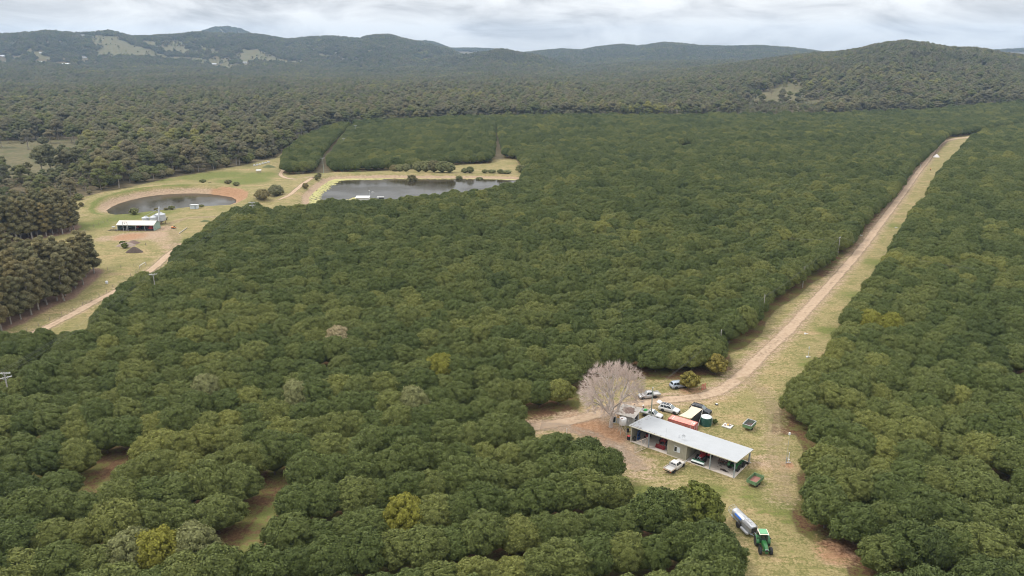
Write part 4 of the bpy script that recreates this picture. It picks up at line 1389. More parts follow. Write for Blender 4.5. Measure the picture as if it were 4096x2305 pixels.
BLACK_P = mat("black_paint", (.022, .024, .030), .22, var=.3, scale=2)
SILVER = mat("silver_paint", (.42, .43, .45), .32, .35, var=.12, scale=1.5, dirt=(.36, .31, .26))
GREYBLUE = mat("grey_blue_paint", (.38, .43, .50), .3, .35, var=.12, scale=1.5)
PLASTIC = mat("black_plastic", (.025, .025, .027), .55, var=.3)
RUBBER = mat("tyre_rubber", (.022, .021, .020), .85, var=.3, scale=6, bump=.3)
RIM_S = mat("alloy_rim", (.45, .45, .46), .35, .6, var=.15)
RIM_D = mat("dark_rim", (.035, .035, .038), .4, .4, var=.2)
RIM_Y = mat("yellow_rim", (.62, .40, .04), .45, var=.15, scale=4)
RIM_W = mat("cream_rim", (.62, .58, .48), .5, var=.15)
LAMP_W = mat("clear_lamp", (0.675, 0.693, 0.702), .1, var=.05)
LAMP_R = mat("red_lamp", (.38, .02, .02), .2, var=.1)
TRAY = mat("alloy_tray", (0.433, 0.426, 0.411), .5, .25, var=.12, scale=3)
TRAY_D = mat("dusty_tray", (.55, .45, .36), .7, var=.2, scale=3)
RUST = mat("rusty_steel", (.20, .085, .055), .85, var=.4, scale=5)
CRED = mat("container_red", (.50, .125, .09), .55, var=.25, scale=.8, dirt=(.55, .26, .20), wave=("X", 7.0, .9))
CRED_T = mat("container_roof_red", (.56, .20, .155), .6, var=.2, scale=.9, dirt=(.60, .33, .27))
CRED_E = mat("container_end_red", (.36, .075, .06), .6, var=.2, scale=2)
MARK = mat("white_marking", (0.600, 0.584, 0.560), .6, var=.15)
SAIL = mat("cream_shadecloth", (0.544, 0.460, 0.348), .85, var=.06, scale=1)
BLACKCLOTH = mat("black_shadecloth", (.02, .02, .02), .9, var=.5, scale=5)
TANKG = mat("dark_green_tank", (.012, .075, .055), .4, var=.15, scale=2, wave=("Z", 9.0, .5))
TANKW = mat("white_tank_lid", (0.503, 0.517, 0.510), .5, var=.08)
GREEN_T = mat("tractor_green", (.024, .115, .032), .32, var=.12, scale=2)
GREEN_R = mat("faded_roof_green", (.12, .33, .16), .5, var=.15, scale=2)
ROOFTRIM = mat("cab_roof_rim", (.72, .62, .50), .5, var=.1)
GREEN_TR = mat("trailer_green", (.10, .20, .095), .55, var=.25, scale=3, dirt=(.17, .22, .11))
GREEN_D = mat("implement_green", (.03, .13, .07), .5, var=.2)
RED_T = mat("tractor_red", (.33, .03, .035), .4, var=.2, scale=3)
RED_D = mat("worn_red", (.26, .035, .035), .6, var=.35, scale=3)
DARKSTEEL = mat("dark_steel", (.05, .048, .045), .6, .3, var=.3, scale=4)
STAIN = mat("stainless_tank", (.40, .41, .42), .30, .7, var=.16, scale=2, dirt=(.30, .28, .26))
STAIN_D = mat("dull_stainless", (.42, .43, .45), .42, .5, var=.18, scale=3)
BLUE = mat("blue_stripe", (.045, .14, .48), .4, var=.1)
BLUE_D = mat("blue_machine", (.04, .10, .26), .5, var=.25)
ORANGE = mat("orange_paint", (.65, .20, .02), .5, var=.15)
YELLOW = mat("yellow_sign", (.80, .42, .02), .5, var=.06)
TIN = mat("old_tin_wall", (.40, .41, .42), .6, .1, var=.18, scale=1.5, dirt=(.33, .31, .29), wave=("X", 9.0, .35))
TIN_R = mat("old_tin_roof", (.42, .39, .35), .7, .1, var=.25, scale=1.5, dirt=(.28, .24, .20))
LITTER = mat("leaf_litter", (.19, .13, .105), .95, var=.5, scale=9, bump=.9)
TIMBER = mat("weathered_timber", (.30, .25, .20), .85, var=.3, scale=5)
POLE_M = mat("grey_pole", (.33, .31, .285), .85, var=.3, scale=3)
POLE_G = mat("green_grey_pole", (.26, .30, .25), .8, var=.25, scale=3)
WIRE = mat("wire", (.16, .16, .16), .6, var=.1)
BRICKRED = mat("faded_red_paint", (.42, .11, .09), .6, var=.2)
PALE_GREEN = mat("pale_green_cladding", (.24, .34, .28), .6, var=.1, scale=1, wave=("X", 5.0, .5))
CREAM_ROOF = mat("cream_roof", (0.477, 0.457, 0.411), .6, var=.06, scale=.5, wave=("X", 3.0, .3))
SILO = mat("silo_galvanised", (.50, .52, .54), .5, .25, var=.25, scale=.7, wave=("Z", 2.6, .8))
HOUSE_W = mat("house_white", (0.573, 0.573, 0.566), .6, var=.06)
HOUSE_R = mat("house_roof_pale", (0.474, 0.490, 0.505), .55, var=.1)
MULCH = mat("dark_mulch", (.085, .06, .045), .95, var=.4, scale=2, bump=.9)
SPOIL = mat("grey_spoil", (.26, .20, .16), .95, var=.35, scale=1.2, bump=.9)
LIME = mat("white_lime", (0.592, 0.564, 0.549), .9, var=.05, scale=1)
MESHG = mat("wire_mesh", (.42, .40, .37), .6, var=.1)

# ------------------------------------------------------------------ wheels and road vehicles
def wheel(parent, p, r, w, rim, rimr=.6, name="wheel", disc=None):
    """axle along local Y; tyre with rim as its sub-part"""
    mb = MB()
    mb.lathe([(r * rimr, -w / 2), (r * .94, -w / 2), (r, -w * .36), (r, w * .36), (r * .94, w / 2), (r * rimr, w / 2)], (0, 0, 0), 20, "Y")
    t = mb.build(name, RUBBER, parent, loc=p, smooth=True)
    rb = MB()
    rb.lathe([(.001, -w * .42), (r * rimr * .35, -w * .42), (r * rimr * .5, -w * .30), (r * rimr * .98, -w * .40), (r * rimr * .98, w * .40), (r * rimr * .5, w * .30), (r * rimr * .35, w * .42), (.001, w * .42)], (0, 0, 0), 16, "Y")
    rb.build("rim", rim, t, smooth=True)
    return t
def body_sec(x, w, zb, zt, r=.10):
    """closed cross-section of a car's lower body at station x"""
    h = w / 2
    a = [(h * .90, zb), (h * .985, zb + .12), (h, zb + (zt - zb) * .5), (h * .985, zt - r), (h * .93, zt - r * .3), (h * .82, zt)]
    return [(x, y, z) for y, z in a] + [(x, -y, z) for y, z in a[::-1]]
def lerp4(A, B, C, D, u, v):
    return (A.lerp(B, u)).lerp(D.lerp(C, u), v)
def panel(mb, A, B, C, D, u0, u1, v0, v1, off, th=.012):
    """a window pane set into the face A,B,C,D, standing `off` proud"""
    n = (B - A).cross(D - A).normalized()
    q = [lerp4(A, B, C, D, u, v) + n * off for u, v in ((u0, v0), (u1, v0), (u1, v1), (u0, v1))]
    b = [p - n * th for p in q]
    mb.add(q + b, [(0, 1, 2, 3), (0, 4, 5, 1), (1, 5, 6, 2), (2, 6, 7, 3), (3, 7, 4, 0)])
def vehicle(name, label, cat, ctr, hd, paint, kind, L=4.8, W=1.85, wb=2.8, rim=RIM_S, dust=None, group="vehicles parked round the machinery shed", roof_mat=None):
    t = thing(name, label, cat, (ctr[0], ctr[1], zat(ctr[0], ctr[1])), hd, group)
    xf, xr = wb / 2 + .88, wb / 2 - L
    xr = -(L - xf)
    cabL = {"suv": None, "dual": -.95, "single": -.62}[kind]
    ws = wb / 2 - .42                                  # foot of the windscreen
    rear = cabL if cabL is not None else xr
    secs = [(xf, .78, .46, .74), (xf - .10, .90, .36, .86), (xf - .45, .97, .34, .97), (ws + .1, 1.0, .34, 1.06), (0, 1.0, .32, 1.09), (rear + .5, 1.0, .32, 1.10), (rear + .08, .98, .36, 1.10), (rear, .92, .46, 1.04)]
    mb = MB(); mb.loft([body_sec(x, W * k, a, b_) for x, k, a, b_ in secs][::-1])
    mb.build("body", paint, t, smooth=True)
    # cabin
    h0, h1 = 1.05, {"suv": 1.74, "dual": 1.74, "single": 1.72}[kind]
    xb0, xb1 = rear + (.10 if kind == "suv" else .06), ws + .02
    xt0, xt1 = rear + (.42 if kind == "suv" else .12), ws - .78
    wb_, wt_ = W * .91, W * .70
    V = lambda x, y, z: Vector((x, y, z))
    LB0, LB1, RB0, RB1 = V(xb0, wb_ / 2, h0), V(xb1, wb_ / 2, h0), V(xb0, -wb_ / 2, h0), V(xb1, -wb_ / 2, h0)
    LT0, LT1, RT0, RT1 = V(xt0, wt_ / 2, h1), V(xt1, wt_ / 2, h1), V(xt0, -wt_ / 2, h1), V(xt1, -wt_ / 2, h1)
    cb = MB(); cb.add([LB0, LB1, RB1, RB0, LT0, LT1, RT1, RT0], [(0, 3, 2, 1), (4, 5, 6, 7), (0, 1, 5, 4), (2, 3, 7, 6), (1, 2, 6, 5), (3, 0, 4, 7)])
    cb.build("cabin", paint, t, smooth=True, bevel=.09)
    off = .03
    w = MB(); panel(w, RB1, LB1, LT1, RT1, .06, .94, .10, .93, off); w.build("windscreen", GLASS_W, t)
    w = MB(); panel(w, LB0, RB0, RT0, LT0, .10, .90, .30 if kind == "suv" else .36, .90, off); w.build("rear_window", GLASS_V, t)
    cuts = {"suv": ((.10, .33), (.36, .62), (.65, .95)), "dual": ((.12, .47), (.52, .93)), "single": ((.08, .30), (.34, .92))}[kind]
    for a, b_ in cuts:
        w = MB(); panel(w, LB1, LB0, LT0, LT1, 1 - b_, 1 - a, .16, .88, off); w.build("side_window", GLASS_V, t)
        w = MB(); panel(w, RB0, RB1, RT1, RT0, a, b_, .16, .88, off); w.build("side_window", GLASS_V, t)
    if roof_mat:
        r = MB(); r.box(((xt0 + xt1) / 2, 0, h1 + .012), (xt1 - xt0 - .25, wt_ - .22, .02)); r.build("roof_panel", roof_mat, t)
    # front end
    g = MB(); g.box((xf - .05, 0, .60), (.14, W * .52, .24)); g.box((xf - .03, 0, .42), (.16, W * .78, .13)); g.build("grille", PLASTIC, t, bevel=.02)
    for s in (1, -1):
        l = MB(); l.box((xf - .16, s * W * .36, .76), (.20, W * .16, .13), rz=-s * .35); l.build("headlight", LAMP_W, t, bevel=.02)
        m_ = MB(); m_.box((ws - .25, s * (W / 2 + .06), 1.14), (.14, .18, .15)); m_.build("mirror", paint, t, bevel=.03)
        if kind == "suv":
            l = MB(); l.box((xr + .06, s * W * .40, .90), (.14, .14, .34)); l.build("taillight", LAMP_R, t, bevel=.02)
        for q in (wb / 2, -wb / 2):
            if kind == "suv" or q > 0 or cabL < q:
                a = MB(); n = 14
                ring = [(q + .45 * cos(pi * k / n), .38 + .45 * sin(pi * k / n)) for k in range(n + 1)]
                a.prism(ring, s * (W / 2 - .25), s * (W / 2 + .004), "Y"); a.build("wheel_arch", PLASTIC, t)
            wheel(t, (q, s * (W / 2 - .10), .37), .37, .24, rim)
    bm_ = MB(); bm_.box(((xf + rear) / 2, 0, .33), (abs(xf - rear) - .5, W * .93, .10)); bm_.build("sill", dust or PLASTIC, t, bevel=.02)
    if kind == "suv":
        r = MB(); r.box((xr + .02, 0, .50), (.16, W * .86, .22)); r.build("rear_bumper", paint if paint is not GREYBLUE else PLASTIC, t, bevel=.04)
    else:
        # tray behind the cab
        x0, x1 = xr, cabL - .10
        ch = MB(); ch.box(((x0 + cabL) / 2, .42, .62), (cabL - x0, .10, .16)); ch.box(((x0 + cabL) / 2, -.42, .62), (cabL - x0, .10, .16)); ch.box((-wb / 2, 0, .42), (.14, W * .8, .14)); ch.build("chassis", PLASTIC, t)
        k = MB(); k.box(((x0 + x1) / 2, 0, .86), (x1 - x0, W + .02, .07)); k.build("tray_floor", TRAY, t)
        hs = .26
        for y in (1, -1):
            k = MB(); k.box(((x0 + x1) / 2, y * (W / 2 + .02), .90 + hs / 2), (x1 - x0, .04, hs)); k.build("tray_side", dust or TRAY, t, bevel=.01)
        k = MB(); k.box((x0 - .02, 0, .90 + hs / 2 - .03), (.05, W + .06, hs + .06)); k.build("tailgate", dust or TRAY, t, bevel=.01)
        hb = MB()
        for y in (-.78, .78):
            hb.tube((x1 + .02, y, .85), (x1 + .02, y * .93, 1.66), .035, None, 6)
        hb.tube((x1 + .02, -.73, 1.66), (x1 + .02, .73, 1.66), .035, None, 6); hb.box((x1 + .02, 0, 1.14), (.05, W * .92, .45))
        hb.build("headboard", TRAY if kind == "dual" else WHITE, t)
        for s in (1, -1):
            l = MB(); l.box((x0 - .03, s * W * .40, .74), (.06, .24, .11)); l.build("taillight", LAMP_R, t)
            f = MB(); f.box((-wb / 2 - .46, s * (W / 2 - .12), .45), (.03, .28, .40)); f.build("mudflap", PLASTIC, t)
    return t
def side_ctr(f, r, W, near_left):
    """centre of a vehicle from the two wheel contacts on its near side"""
    h = Vector((f[0] - r[0], f[1] - r[1])).normalized()
    lf = Vector((-h.y, h.x))
    mid = Vector(((f[0] + r[0]) / 2, (f[1] + r[1]) / 2))
    c = mid + lf * (W / 2 - .1) * (-1 if near_left else 1)
    return (c.x, c.y), math.atan2(h.y, h.x)
def from_front(fw, h, W, wb, near_left=False):
    h = Vector(h).normalized(); lf = Vector((-h.y, h.x))
    c = Vector(fw) - h * wb / 2 + lf * (W / 2 - .1) * (-1 if near_left else 1)
    return (c.x, c.y), math.atan2(h.y, h.x)
c_, h_ = side_ctr((31.29, 162.74), (34.47, 163.47), 1.86, True)
vehicle("silver_ute", "silver dual-cab ute with flat tray parked nose towards the bare tree", "ute", c_, h_, SILVER, "dual", 5.3, 1.86, 3.1, RIM_S, None)
c_, h_ = side_ctr((37.22, 155.12), (34.82, 156.61), 1.86, False)
suv = vehicle("white_wagon", "white four wheel drive wagon with raised tailgate and black roof", "car", c_, h_, WHITE, "suv", 4.8, 1.86, 2.8, RIM_D, WHITE, roof_mat=BLACK_P)
rk = MB()
for x in (-1.55, -.85, -.15):
    rk.box((x, 0, 1.83), (.10, 1.35, .05))
for y in (.55, -.55):
    rk.tube((-1.75, y, 1.79), (-.05, y, 1.79), .022, None, 6)
rk.build("roof_rack", GALV_L, suv)
tg = MB(); tg.box((-2.62, 0, 1.86), (.95, 1.45, .09), ry=.22); tg.build("tailgate", WHITE, suv, bevel=.03)
ts = MB(); ts.tube((-2.05, .6, 1.45), (-2.4, .6, 1.82), .02); ts.tube((-2.05, -.6, 1.45), (-2.4, -.6, 1.82), .02); ts.build("tailgate_strut", PLASTIC, suv)
hx = Vector((cos(h_), sin(h_))); lx = Vector((-hx.y, hx.x))
rw = Vector((30.21, 154.13)); c2 = rw + hx * 1.55 + lx * .8
wu = vehicle("white_ute", "white ute with short cab parked between the tin shed and the wagon", "ute", (c2.x, c2.y), h_, WHITE, "single", 5.25, 1.84, 3.05, RIM_S, WHITE)
c_, h2_ = from_front((44.25, 154.73), (.79, -.61), 1.9, 2.8)
bk = vehicle("black_wagon", "black four wheel drive wagon parked behind the cream shade sail", "car", c_, h2_, BLACK_P, "suv", 4.85, 1.9, 2.8, RIM_S)
rr = MB()
for y in (.58, -.58):
    rr.tube((-1.7, y, 1.80), (-.05, y, 1.80), .025, None, 6)
rr.build("roof_rail", PLASTIC, bk)
h = Vector((.955, .29)).normalized(); lf = Vector((-h.y, h.x)); c_ = Vector((40.42, 168.49)) + h * 1.4 + lf * .82
wg = vehicle("grey_wagon", "grey blue wagon half hidden behind the mottled round bush", "car", (c_.x, c_.y), math.atan2(h.y, h.x), GREYBLUE, "suv", 4.75, 1.84, 2.75, RIM_S, PLASTIC)
rr = MB()
for y in (.58, -.58):
    rr.tube((-1.7, y, 1.80), (-.05, y, 1.80), .025, None, 6)
rr.build("roof_rail", GALV_L, wg)
c_, h_ = side_ctr((34.39, 132.52), (32.05, 130.18), 1.86, False)
vehicle("dusty_white_ute", "dusty white dual-cab ute with empty alloy tray in front of the machinery shed", "ute", c_, h_, WHITE_D, "dual", 5.35, 1.86, 3.15, RIM_S, TRAY_D)
# load on the white ute's tray
p = at(*zA(820, 665), 1.15)
o = MB(); o.box((0, 0, .16), (.75, .45, .30)); o.box((0, 0, .34), (.70, .40, .05)); o.tube((-.15, 0, .37), (.15, 0, .37), .03)
tag(o.build("green_case", mat("bright_green_plastic", (.03, .35, .05), .5), None, (wu.matrix_basis @ Vector((-1.9, .45, .90))), bevel=.02, rz=.3), "bright green case on the white ute's tray near the tin shed", "case")
o = MB(); o.lathe([(.13, 0), (.16, .34), (.17, .36), (.12, .36), (.11, .05)], n=14)
tag(o.build("white_bucket", WHITE, None, (wu.matrix_basis @ Vector((-2.3, .1, .90))), smooth=True), "white bucket on the white ute's tray near the tin shed", "bucket")

# ------------------------------------------------------------------ machinery shed
SL = at(*z1(775, 885)); SR = at(*z1(1780, 1243))
SA = heading(SL, SR)
SU = Vector((cos(SA), sin(SA), 0)); SV = Vector((-sin(SA), cos(SA), 0))
def sh(x, y, z=0.0):
    return SL + SU * x + SV * y + Vector((0, 0, z))
shed = thing("machinery_shed", "long open machinery shed with pale grey skillion roof and cream office bay", "shed", (SL.x, SL.y, 0), SA)
LN, DP = 23.2, 7.75
def hz(y): return 3.72 - .125 * y                      # underside of the roof
m = MB(); m.box((LN / 2, DP / 2, .02), (LN + .1, DP + .1, .16)); m.build("slab", CONC, shed)
rg = random.Random(4)
st = MB()
for (x, y, r) in ((20.3, 1.5, .8), (20.9, 1.3, .6), (19.3, 2.6, .35), (21.3, 2.2, .25), (7.3, 3.6, .5), (19.0, 1.9, .2), (22.4, .8, .15)):
    n = 12
    st.add([(x + cos(6.283 * k / n) * r * rg.uniform(.7, 1.2), y + .5 * sin(6.283 * k / n) * r * rg.uniform(.7, 1.2), .104) for k in range(n)], [tuple(range(n))])
st.build("oil_stain", OIL, shed)
m = MB()
v0, v1 = -.38, DP + .42
xa, xb = -.3, LN + .35
P_ = [(v0, hz(v0) + .08), (v1, hz(v1) + .08), (v1, hz(v1) + .16), (v0, hz(v0) + .16)]
m.prism(P_, xa, xb, "X"); m.build("roof", ROOF, shed)
db = MB()                                              # leaves blown onto the roof under the bare tree
for _ in range(70):
    x = abs(rg.gauss(0, 1.1)); y = rg.uniform(-.2, DP) if x < 1.2 else rg.uniform(-.3, .5)
    if rg.random() < .35: x = rg.uniform(0, 9) ** 1.0 * .8; y = -.2 + abs(rg.gauss(0, .12))
    s = rg.uniform(.05, .2); a = rg.uniform(-.3, .3)
    q = [(x - s * 1.3, y - s * .4), (x + s, y - s * .5 + a * .1), (x + s * 1.4, y + s * .3), (x - s, y + s * .45)]
    db.add([(u, w, hz(w) + .168) for u, w in q], [(0, 1, 2, 3)])
db.build("leaf_litter", LITTER, shed)
m = MB(); m.box(((xa + xb) / 2, v0 - .07, hz(v0) + .07), (xb - xa, .13, .17)); m.build("front_gutter", CREAM_T, shed)
m = MB(); m.box(((xa + xb) / 2, v1 + .07, hz(v1) + .07), (xb - xa, .13, .15)); m.build("back_gutter", GALV_L, shed)
for x in (xa - .02, xb + .02):
    m = MB(); m.prism([(v0, hz(v0) - .05), (v1, hz(v1) - .05), (v1, hz(v1) + .18), (v0, hz(v0) + .18)], x - .02, x + .02, "X"); m.build("barge_board", CREAM_T, shed)
for x, y, mt in ((.12, .10, CREAM_T), (4.35, .08, GALV), (18.05, .08, GALV), (LN - .12, .08, GALV), (LN - .12, DP - .12, GALV), (18.05, DP - .12, GALV), (8.62, DP - .12, GALV)):
    m = MB(); m.box((x, y, (hz(y) + .1) / 2 + .05), (.22, .20, hz(y) - .06)); m.build("post", mt, shed)
m = MB()
for y in (1.2, 3.2, 5.2, 7.2):
    m.box((LN / 2, y, hz(y) - .02), (LN - .3, .08, .16))
m.build("purlin", GALV, shed)
m = MB(); m.box((LN / 2, .02, hz(0) - .10), (LN, .10, .26)); m.build("front_beam", CREAM_T, shed)
def wallseg(mb, x0, y0, x1, y1, th=.08):
    """an upright wall whose top follows the roof"""
    if abs(x1 - x0) > abs(y1 - y0):
        mb.box(((x0 + x1) / 2, y0, (hz(y0) + .1) / 2 + .04), (abs(x1 - x0), th, hz(y0) - .02))
    else:
        mb.prism([(y0, .1), (y1, .1), (y1, hz(y1) + .06), (y0, hz(y0) + .06)], x0 - th / 2, x0 + th / 2, "X")
m = MB(); wallseg(m, 0, .22, 0, DP); m.build("end_wall", CREAM, shed)
m = MB(); wallseg(m, .05, DP, 17.9, DP); m.build("back_wall", CREAM, shed)
m = MB(); wallseg(m, 8.62, .07, 12.95, .07); m.build("office_front_wall", CREAM, shed)
m = MB(); wallseg(m, 8.62, .12, 8.62, DP - .25); m.build("office_side_wall", CREAM, shed)
m = MB(); wallseg(m, 12.92, .12, 12.92, DP - .1); m.build("office_side_wall", CREAM, shed)
m = MB()
for x in np.arange(8.75, 12.9, .38):
    m.box((x, .02, 1.85), (.05, .03, 3.4))
m.build("cladding_rib", CREAM, shed)
wx_, wz_ = 10.85, 1.98
f = MB()
for dx, dz, w_, h_2 in ((0, .58, 1.36, .09), (0, -.58, 1.36, .09), (-.64, 0, .09, 1.09), (.64, 0, .09, 1.09), (0, 0, .07, 1.09)):
    f.box((wx_ + dx, -.02, wz_ + dz), (w_, .09, h_2))
wf = f.build("window", WHITE, shed)
g = MB(); g.box((wx_ - .32, 0, wz_), (.56, .04, 1.06)); g.build("pane", GLASS, wf)
g = MB(); g.box((wx_ + .32, 0, wz_), (.56, .04, 1.06)); g.build("blind_pane", mat("pale_blind", (.52, .56, .58), .3), wf)
m = MB(); m.path([(LN - .02, DP + .1, hz(DP)), (LN + .12, DP - .25, 2.5), (LN + .14, DP - .25, .25), (LN + .5, DP - .3, .06)], .055, 8); m.build("downpipe", WHITE, shed)
m = MB(); m.path([(13.12, DP - .6, .25), (13.12, .1, .22), (13.05, -.2, .2), (13.0, -.35, .08)], .055, 8); m.build("drain_pipe", WHITE, shed)
d = MB()                                               # satellite dish and its foot
zc = hz(1.6) + .17
d.tube((11.35, 1.35, zc - .02), (11.35, 1.45, zc + .5), .03)
d.M = Matrix.Translation((11.4, 1.5, zc + .75)) @ Matrix.Rotation(RAD(62), 4, "X")
d.lathe([(.02, 0), (.25, .03), (.42, .085), (.42, .10), (.24, .05), (.02, .02)], n=22)
d.M = Matrix.Identity(4)
d.tube((11.4, 1.4, zc + .40), (11.4, .98, zc + .72), .015); d.box((11.4, .96, zc + .75), (.08, .12, .10))
d.build("satellite_dish", GALV_L, shed, smooth=True)
m = MB(); m.tube((8.3, -.25, 3.0), (8.3, -.25, 6.1), .018, .008, 6); m.build("aerial", DARKSTEEL, shed)
m = MB(); m.tube((10.2, 1.9, hz(1.9) + .1), (10.2, 1.9, hz(1.9) + .62), .06); m.lathe([(.13, 0), (.13, .03), (.02, .09)], (10.2, 1.9, hz(1.9) + .62), 12); m.build("vent_pipe", GALV_L, shed)
# mesh gate swung open at the left bay
gt = thing("mesh_gate", "tall rusty mesh gate swung open in front of the shed's left bay", "gate", sh(4.22, -.12), heading((0, 0), (SU * -1.0 - SV * 3.85)))
fr = MB()
for z in (.12, 2.5):
    fr.tube((0, 0, z), (3.9, 0, z), .04, None, 8)
for x in (0, 1.95, 3.9):
    fr.tube((x, 0, .12), (x, 0, 2.5), .035, None, 8)
fr.tube((.05, 0, 2.45), (1.9, 0, .2), .025, None, 6)
fr.build("frame", TRAY_D, gt)
ms = MB()
for k in range(27):
    ms.tube((.07 + k * .145, 0, .15), (.07 + k * .145, 0, 2.48), .006, None, 4, False)
for k in range(15):
    ms.tube((.05, .0, .2 + k * .16), (3.87, .0, .2 + k * .16), .006, None, 4, False)
ms.build("mesh", MESHG, gt)

# ------------------------------------------------------------------ tractors and implements
def ag_wheel(parent, p, r, w, rim, name):
    """lugged tractor tyre with a dished rim"""
    mb = MB()
    mb.lathe([(r * .56, -w * .42), (r * .86, -w / 2), (r * .955, -w * .40), (r * .955, w * .40), (r * .86, w / 2), (r * .56, w * .42)], (0, 0, 0), 26, "Y")
    nl = 20
    for k in range(nl):
        for s in (1, -1):
            a = 2 * pi * (k + (.5 if s > 0 else 0)) / nl
            c = (cos(a) * r * .965, s * w * .24, sin(a) * r * .965)
            mb.box(c, (.06, w * .52, .10), ry=-a, rz=0)
    t = mb.build(name, RUBBER, parent, loc=p)
    rb = MB(); q = r * .58
    rb.lathe([(.001, -w * .1), (q * .4, -w * .1), (q * .55, -w * .16), (q * .97, -w * .36), (q, -w * .41), (q, w * .41), (q * .97, w * .36), (q * .55, w * .16), (q * .4, w * .1), (.001, w * .1)], (0, 0, 0), 20, "Y")
    rb.build("rim", rim, t, smooth=True)
    return t
def tractor(label, pos, hd, paint, rim, cab=True, loader=None, roof=None, rops=False, s=1.0, name="tractor"):
    """origin under the rear axle, x forward"""
    t = thing(name, label, "tractor", pos, hd, "tractors"); t.scale = (s, s, s)
    wb = 2.35
    ch = MB(); ch.box((1.2, 0, .78), (2.6, .50, .42)); ch.box((0, 0, .85), (.6, 1.5, .34)); ch.tube((0, -.95, .85), (0, .95, .85), .12); ch.box((wb, 0, .60), (.28, 1.5, .18)); ch.box((2.85, 0, .70), (.5, .45, .34)); ch.build("chassis", paint if paint is GREEN_T else DARKSTEEL, t, bevel=.02)
    hd_ = MB()
    secs = []
    for x, w, zt in ((.95, .82, 1.62), (1.6, .80, 1.60), (2.4, .74, 1.50), (2.85, .64, 1.36), (3.02, .52, 1.16)):
        h = w / 2
        secs.append([(x, h, .95), (x, h, zt - .14), (x, h * .72, zt), (x, -h * .72, zt), (x, -h, zt - .14), (x, -h, .95)])
    hd_.loft(secs[::-1]); hd_.build("hood", paint, t, smooth=True)
    g = MB(); g.box((3.03, 0, 1.02), (.06, .46, .42)); g.build("grille", PLASTIC, t, bevel=.02)
    for q in (1, -1):
        l = MB(); l.box((3.0, q * .17, 1.22), (.10, .16, .09)); l.build("headlight", LAMP_W, t)
        f = MB(); n = 12
        out = [(.95 * cos(pi * (.04 + .92 * k / n)), .86 + .95 * sin(pi * (.04 + .92 * k / n))) for k in range(n + 1)]
        inn = [(.88 * cos(pi * (.04 + .92 * k / n)), .86 + .88 * sin(pi * (.04 + .92 * k / n))) for k in range(n, -1, -1)]
        f.prism(out + inn, q * .62, q * 1.16, "Y"); f.build("fender", paint, t)
        ag_wheel(t, (0, q * .92, .86), .86, .50, rim, "rear_wheel")
        ag_wheel(t, (wb, q * .88, .60), .60, .36, rim, "front_wheel")
        e = MB(); e.box((.95, q * .52, .62), (.45, .22, .05)); e.box((.95, q * .52, .42), (.40, .22, .04)); e.build("step", DARKSTEEL, t)
    st_ = MB(); st_.box((.05, 0, 1.32), (.5, .5, .14)); st_.box((-.20, 0, 1.62), (.13, .48, .55), ry=-.15); st_.build("seat", PLASTIC, t, bevel=.04)
    sw = MB(); sw.tube((.85, 0, 1.3), (.62, 0, 1.72), .03); sw.M = Matrix.Translation((.62, 0, 1.73)) @ Matrix.Rotation(-.5, 4, "Y"); sw.lathe([(.17, -.015), (.2, 0), (.17, .015), (.15, 0), (.17, -.015)], n=16); sw.M = Matrix.Identity(4); sw.build("steering_wheel", PLASTIC, t)
    ex = MB(); ex.tube((1.25, .42, 1.5), (1.25, .42, 2.5), .05); ex.build("exhaust", DARKSTEEL, t)
    if cab:
        fm = MB()
        pts = [(-.62, .70), (.98, .66), (.98, -.66), (-.62, -.70)]; top = [(-.55, .66), (.72, .64), (.72, -.64), (-.55, -.66)]
        for (a, b_), (c, d_) in zip(pts, top):
            fm.tube((a, b_, 1.1), (c, d_, 2.62), .05, None, 6)
        fm.box((.15, 0, 1.08), (1.55, 1.30, .10)); fm.build("cab_frame", paint if paint is GREEN_T else DARKSTEEL, t)
        gl = MB()
        P3 = [Vector((a, b_, 1.14)) for a, b_ in pts]; T3 = [Vector((a, b_, 2.58)) for a, b_ in top]
        for i in range(4):
            j = (i + 1) % 4
            A, B, C, D = P3[i], P3[j], T3[j], T3[i]
            panel(gl, A, B, C, D, .06, .94, .02, .98, -.02)
        gl.build("cab_glass", mat("tinted_cab_glass", (.02, .035, .03), .08, var=.2, spec=.8, alpha=.82), t)
        rf = MB(); rf.box((.10, 0, 2.67), (1.62, 1.60, .12)); rf.build("roof_rim", ROOFTRIM, t, bevel=.05)
        r2 = MB(); r2.box((.10, 0, 2.77), (1.40, 1.38, .12), taper=.9); r2.build("cab_roof", roof or paint, t, bevel=.04)
        for q in (1, -1):
            l = MB(); l.box((.92, q * .62, 2.66), (.06, .2, .09)); l.build("work_light", LAMP_W, t)
            mr_ = MB(); mr_.tube((.95, q * .66, 2.1), (1.0, q * 1.0, 2.15), .015); mr_.box((1.0, q * 1.05, 2.05), (.04, .18, .28)); mr_.build("mirror", PLASTIC, t)
    if rops:
        rp = MB(); rp.path([(-.45, .6, 1.1), (-.50, .6, 2.35), (-.50, -.6, 2.35), (-.45, -.6, 1.1)], .05); rp.build("roll_bar", DARKSTEEL, t)
    if loader:
        ar = MB()
        for q in (.52, -.52):
            ar.path([(.95, q, 1.55), (2.2, q, 1.55), (3.3, q, 1.05), (3.85, q, .42)], .075, 6)
            ar.tube((.95, q, .8), (.95, q, 1.6), .09, None, 6); ar.tube((1.3, q, .9), (2.4, q, 1.32), .05, None, 6)
        ar.box((3.0, 0, 1.16), (.16, 1.10, .30)); ar.box((2.9, 0, .9), (.1, 1.0, .1)); ar.build("loader_arm", loader, t)
        b_ = MB(); W2 = 1.05
        prof = [(3.95, .62), (3.92, .12), (4.15, .05), (4.62, .05), (4.62, .09), (4.18, .10), (4.0, .18), (4.02, .62)]
        b_.prism(prof, -W2, W2, "Y")
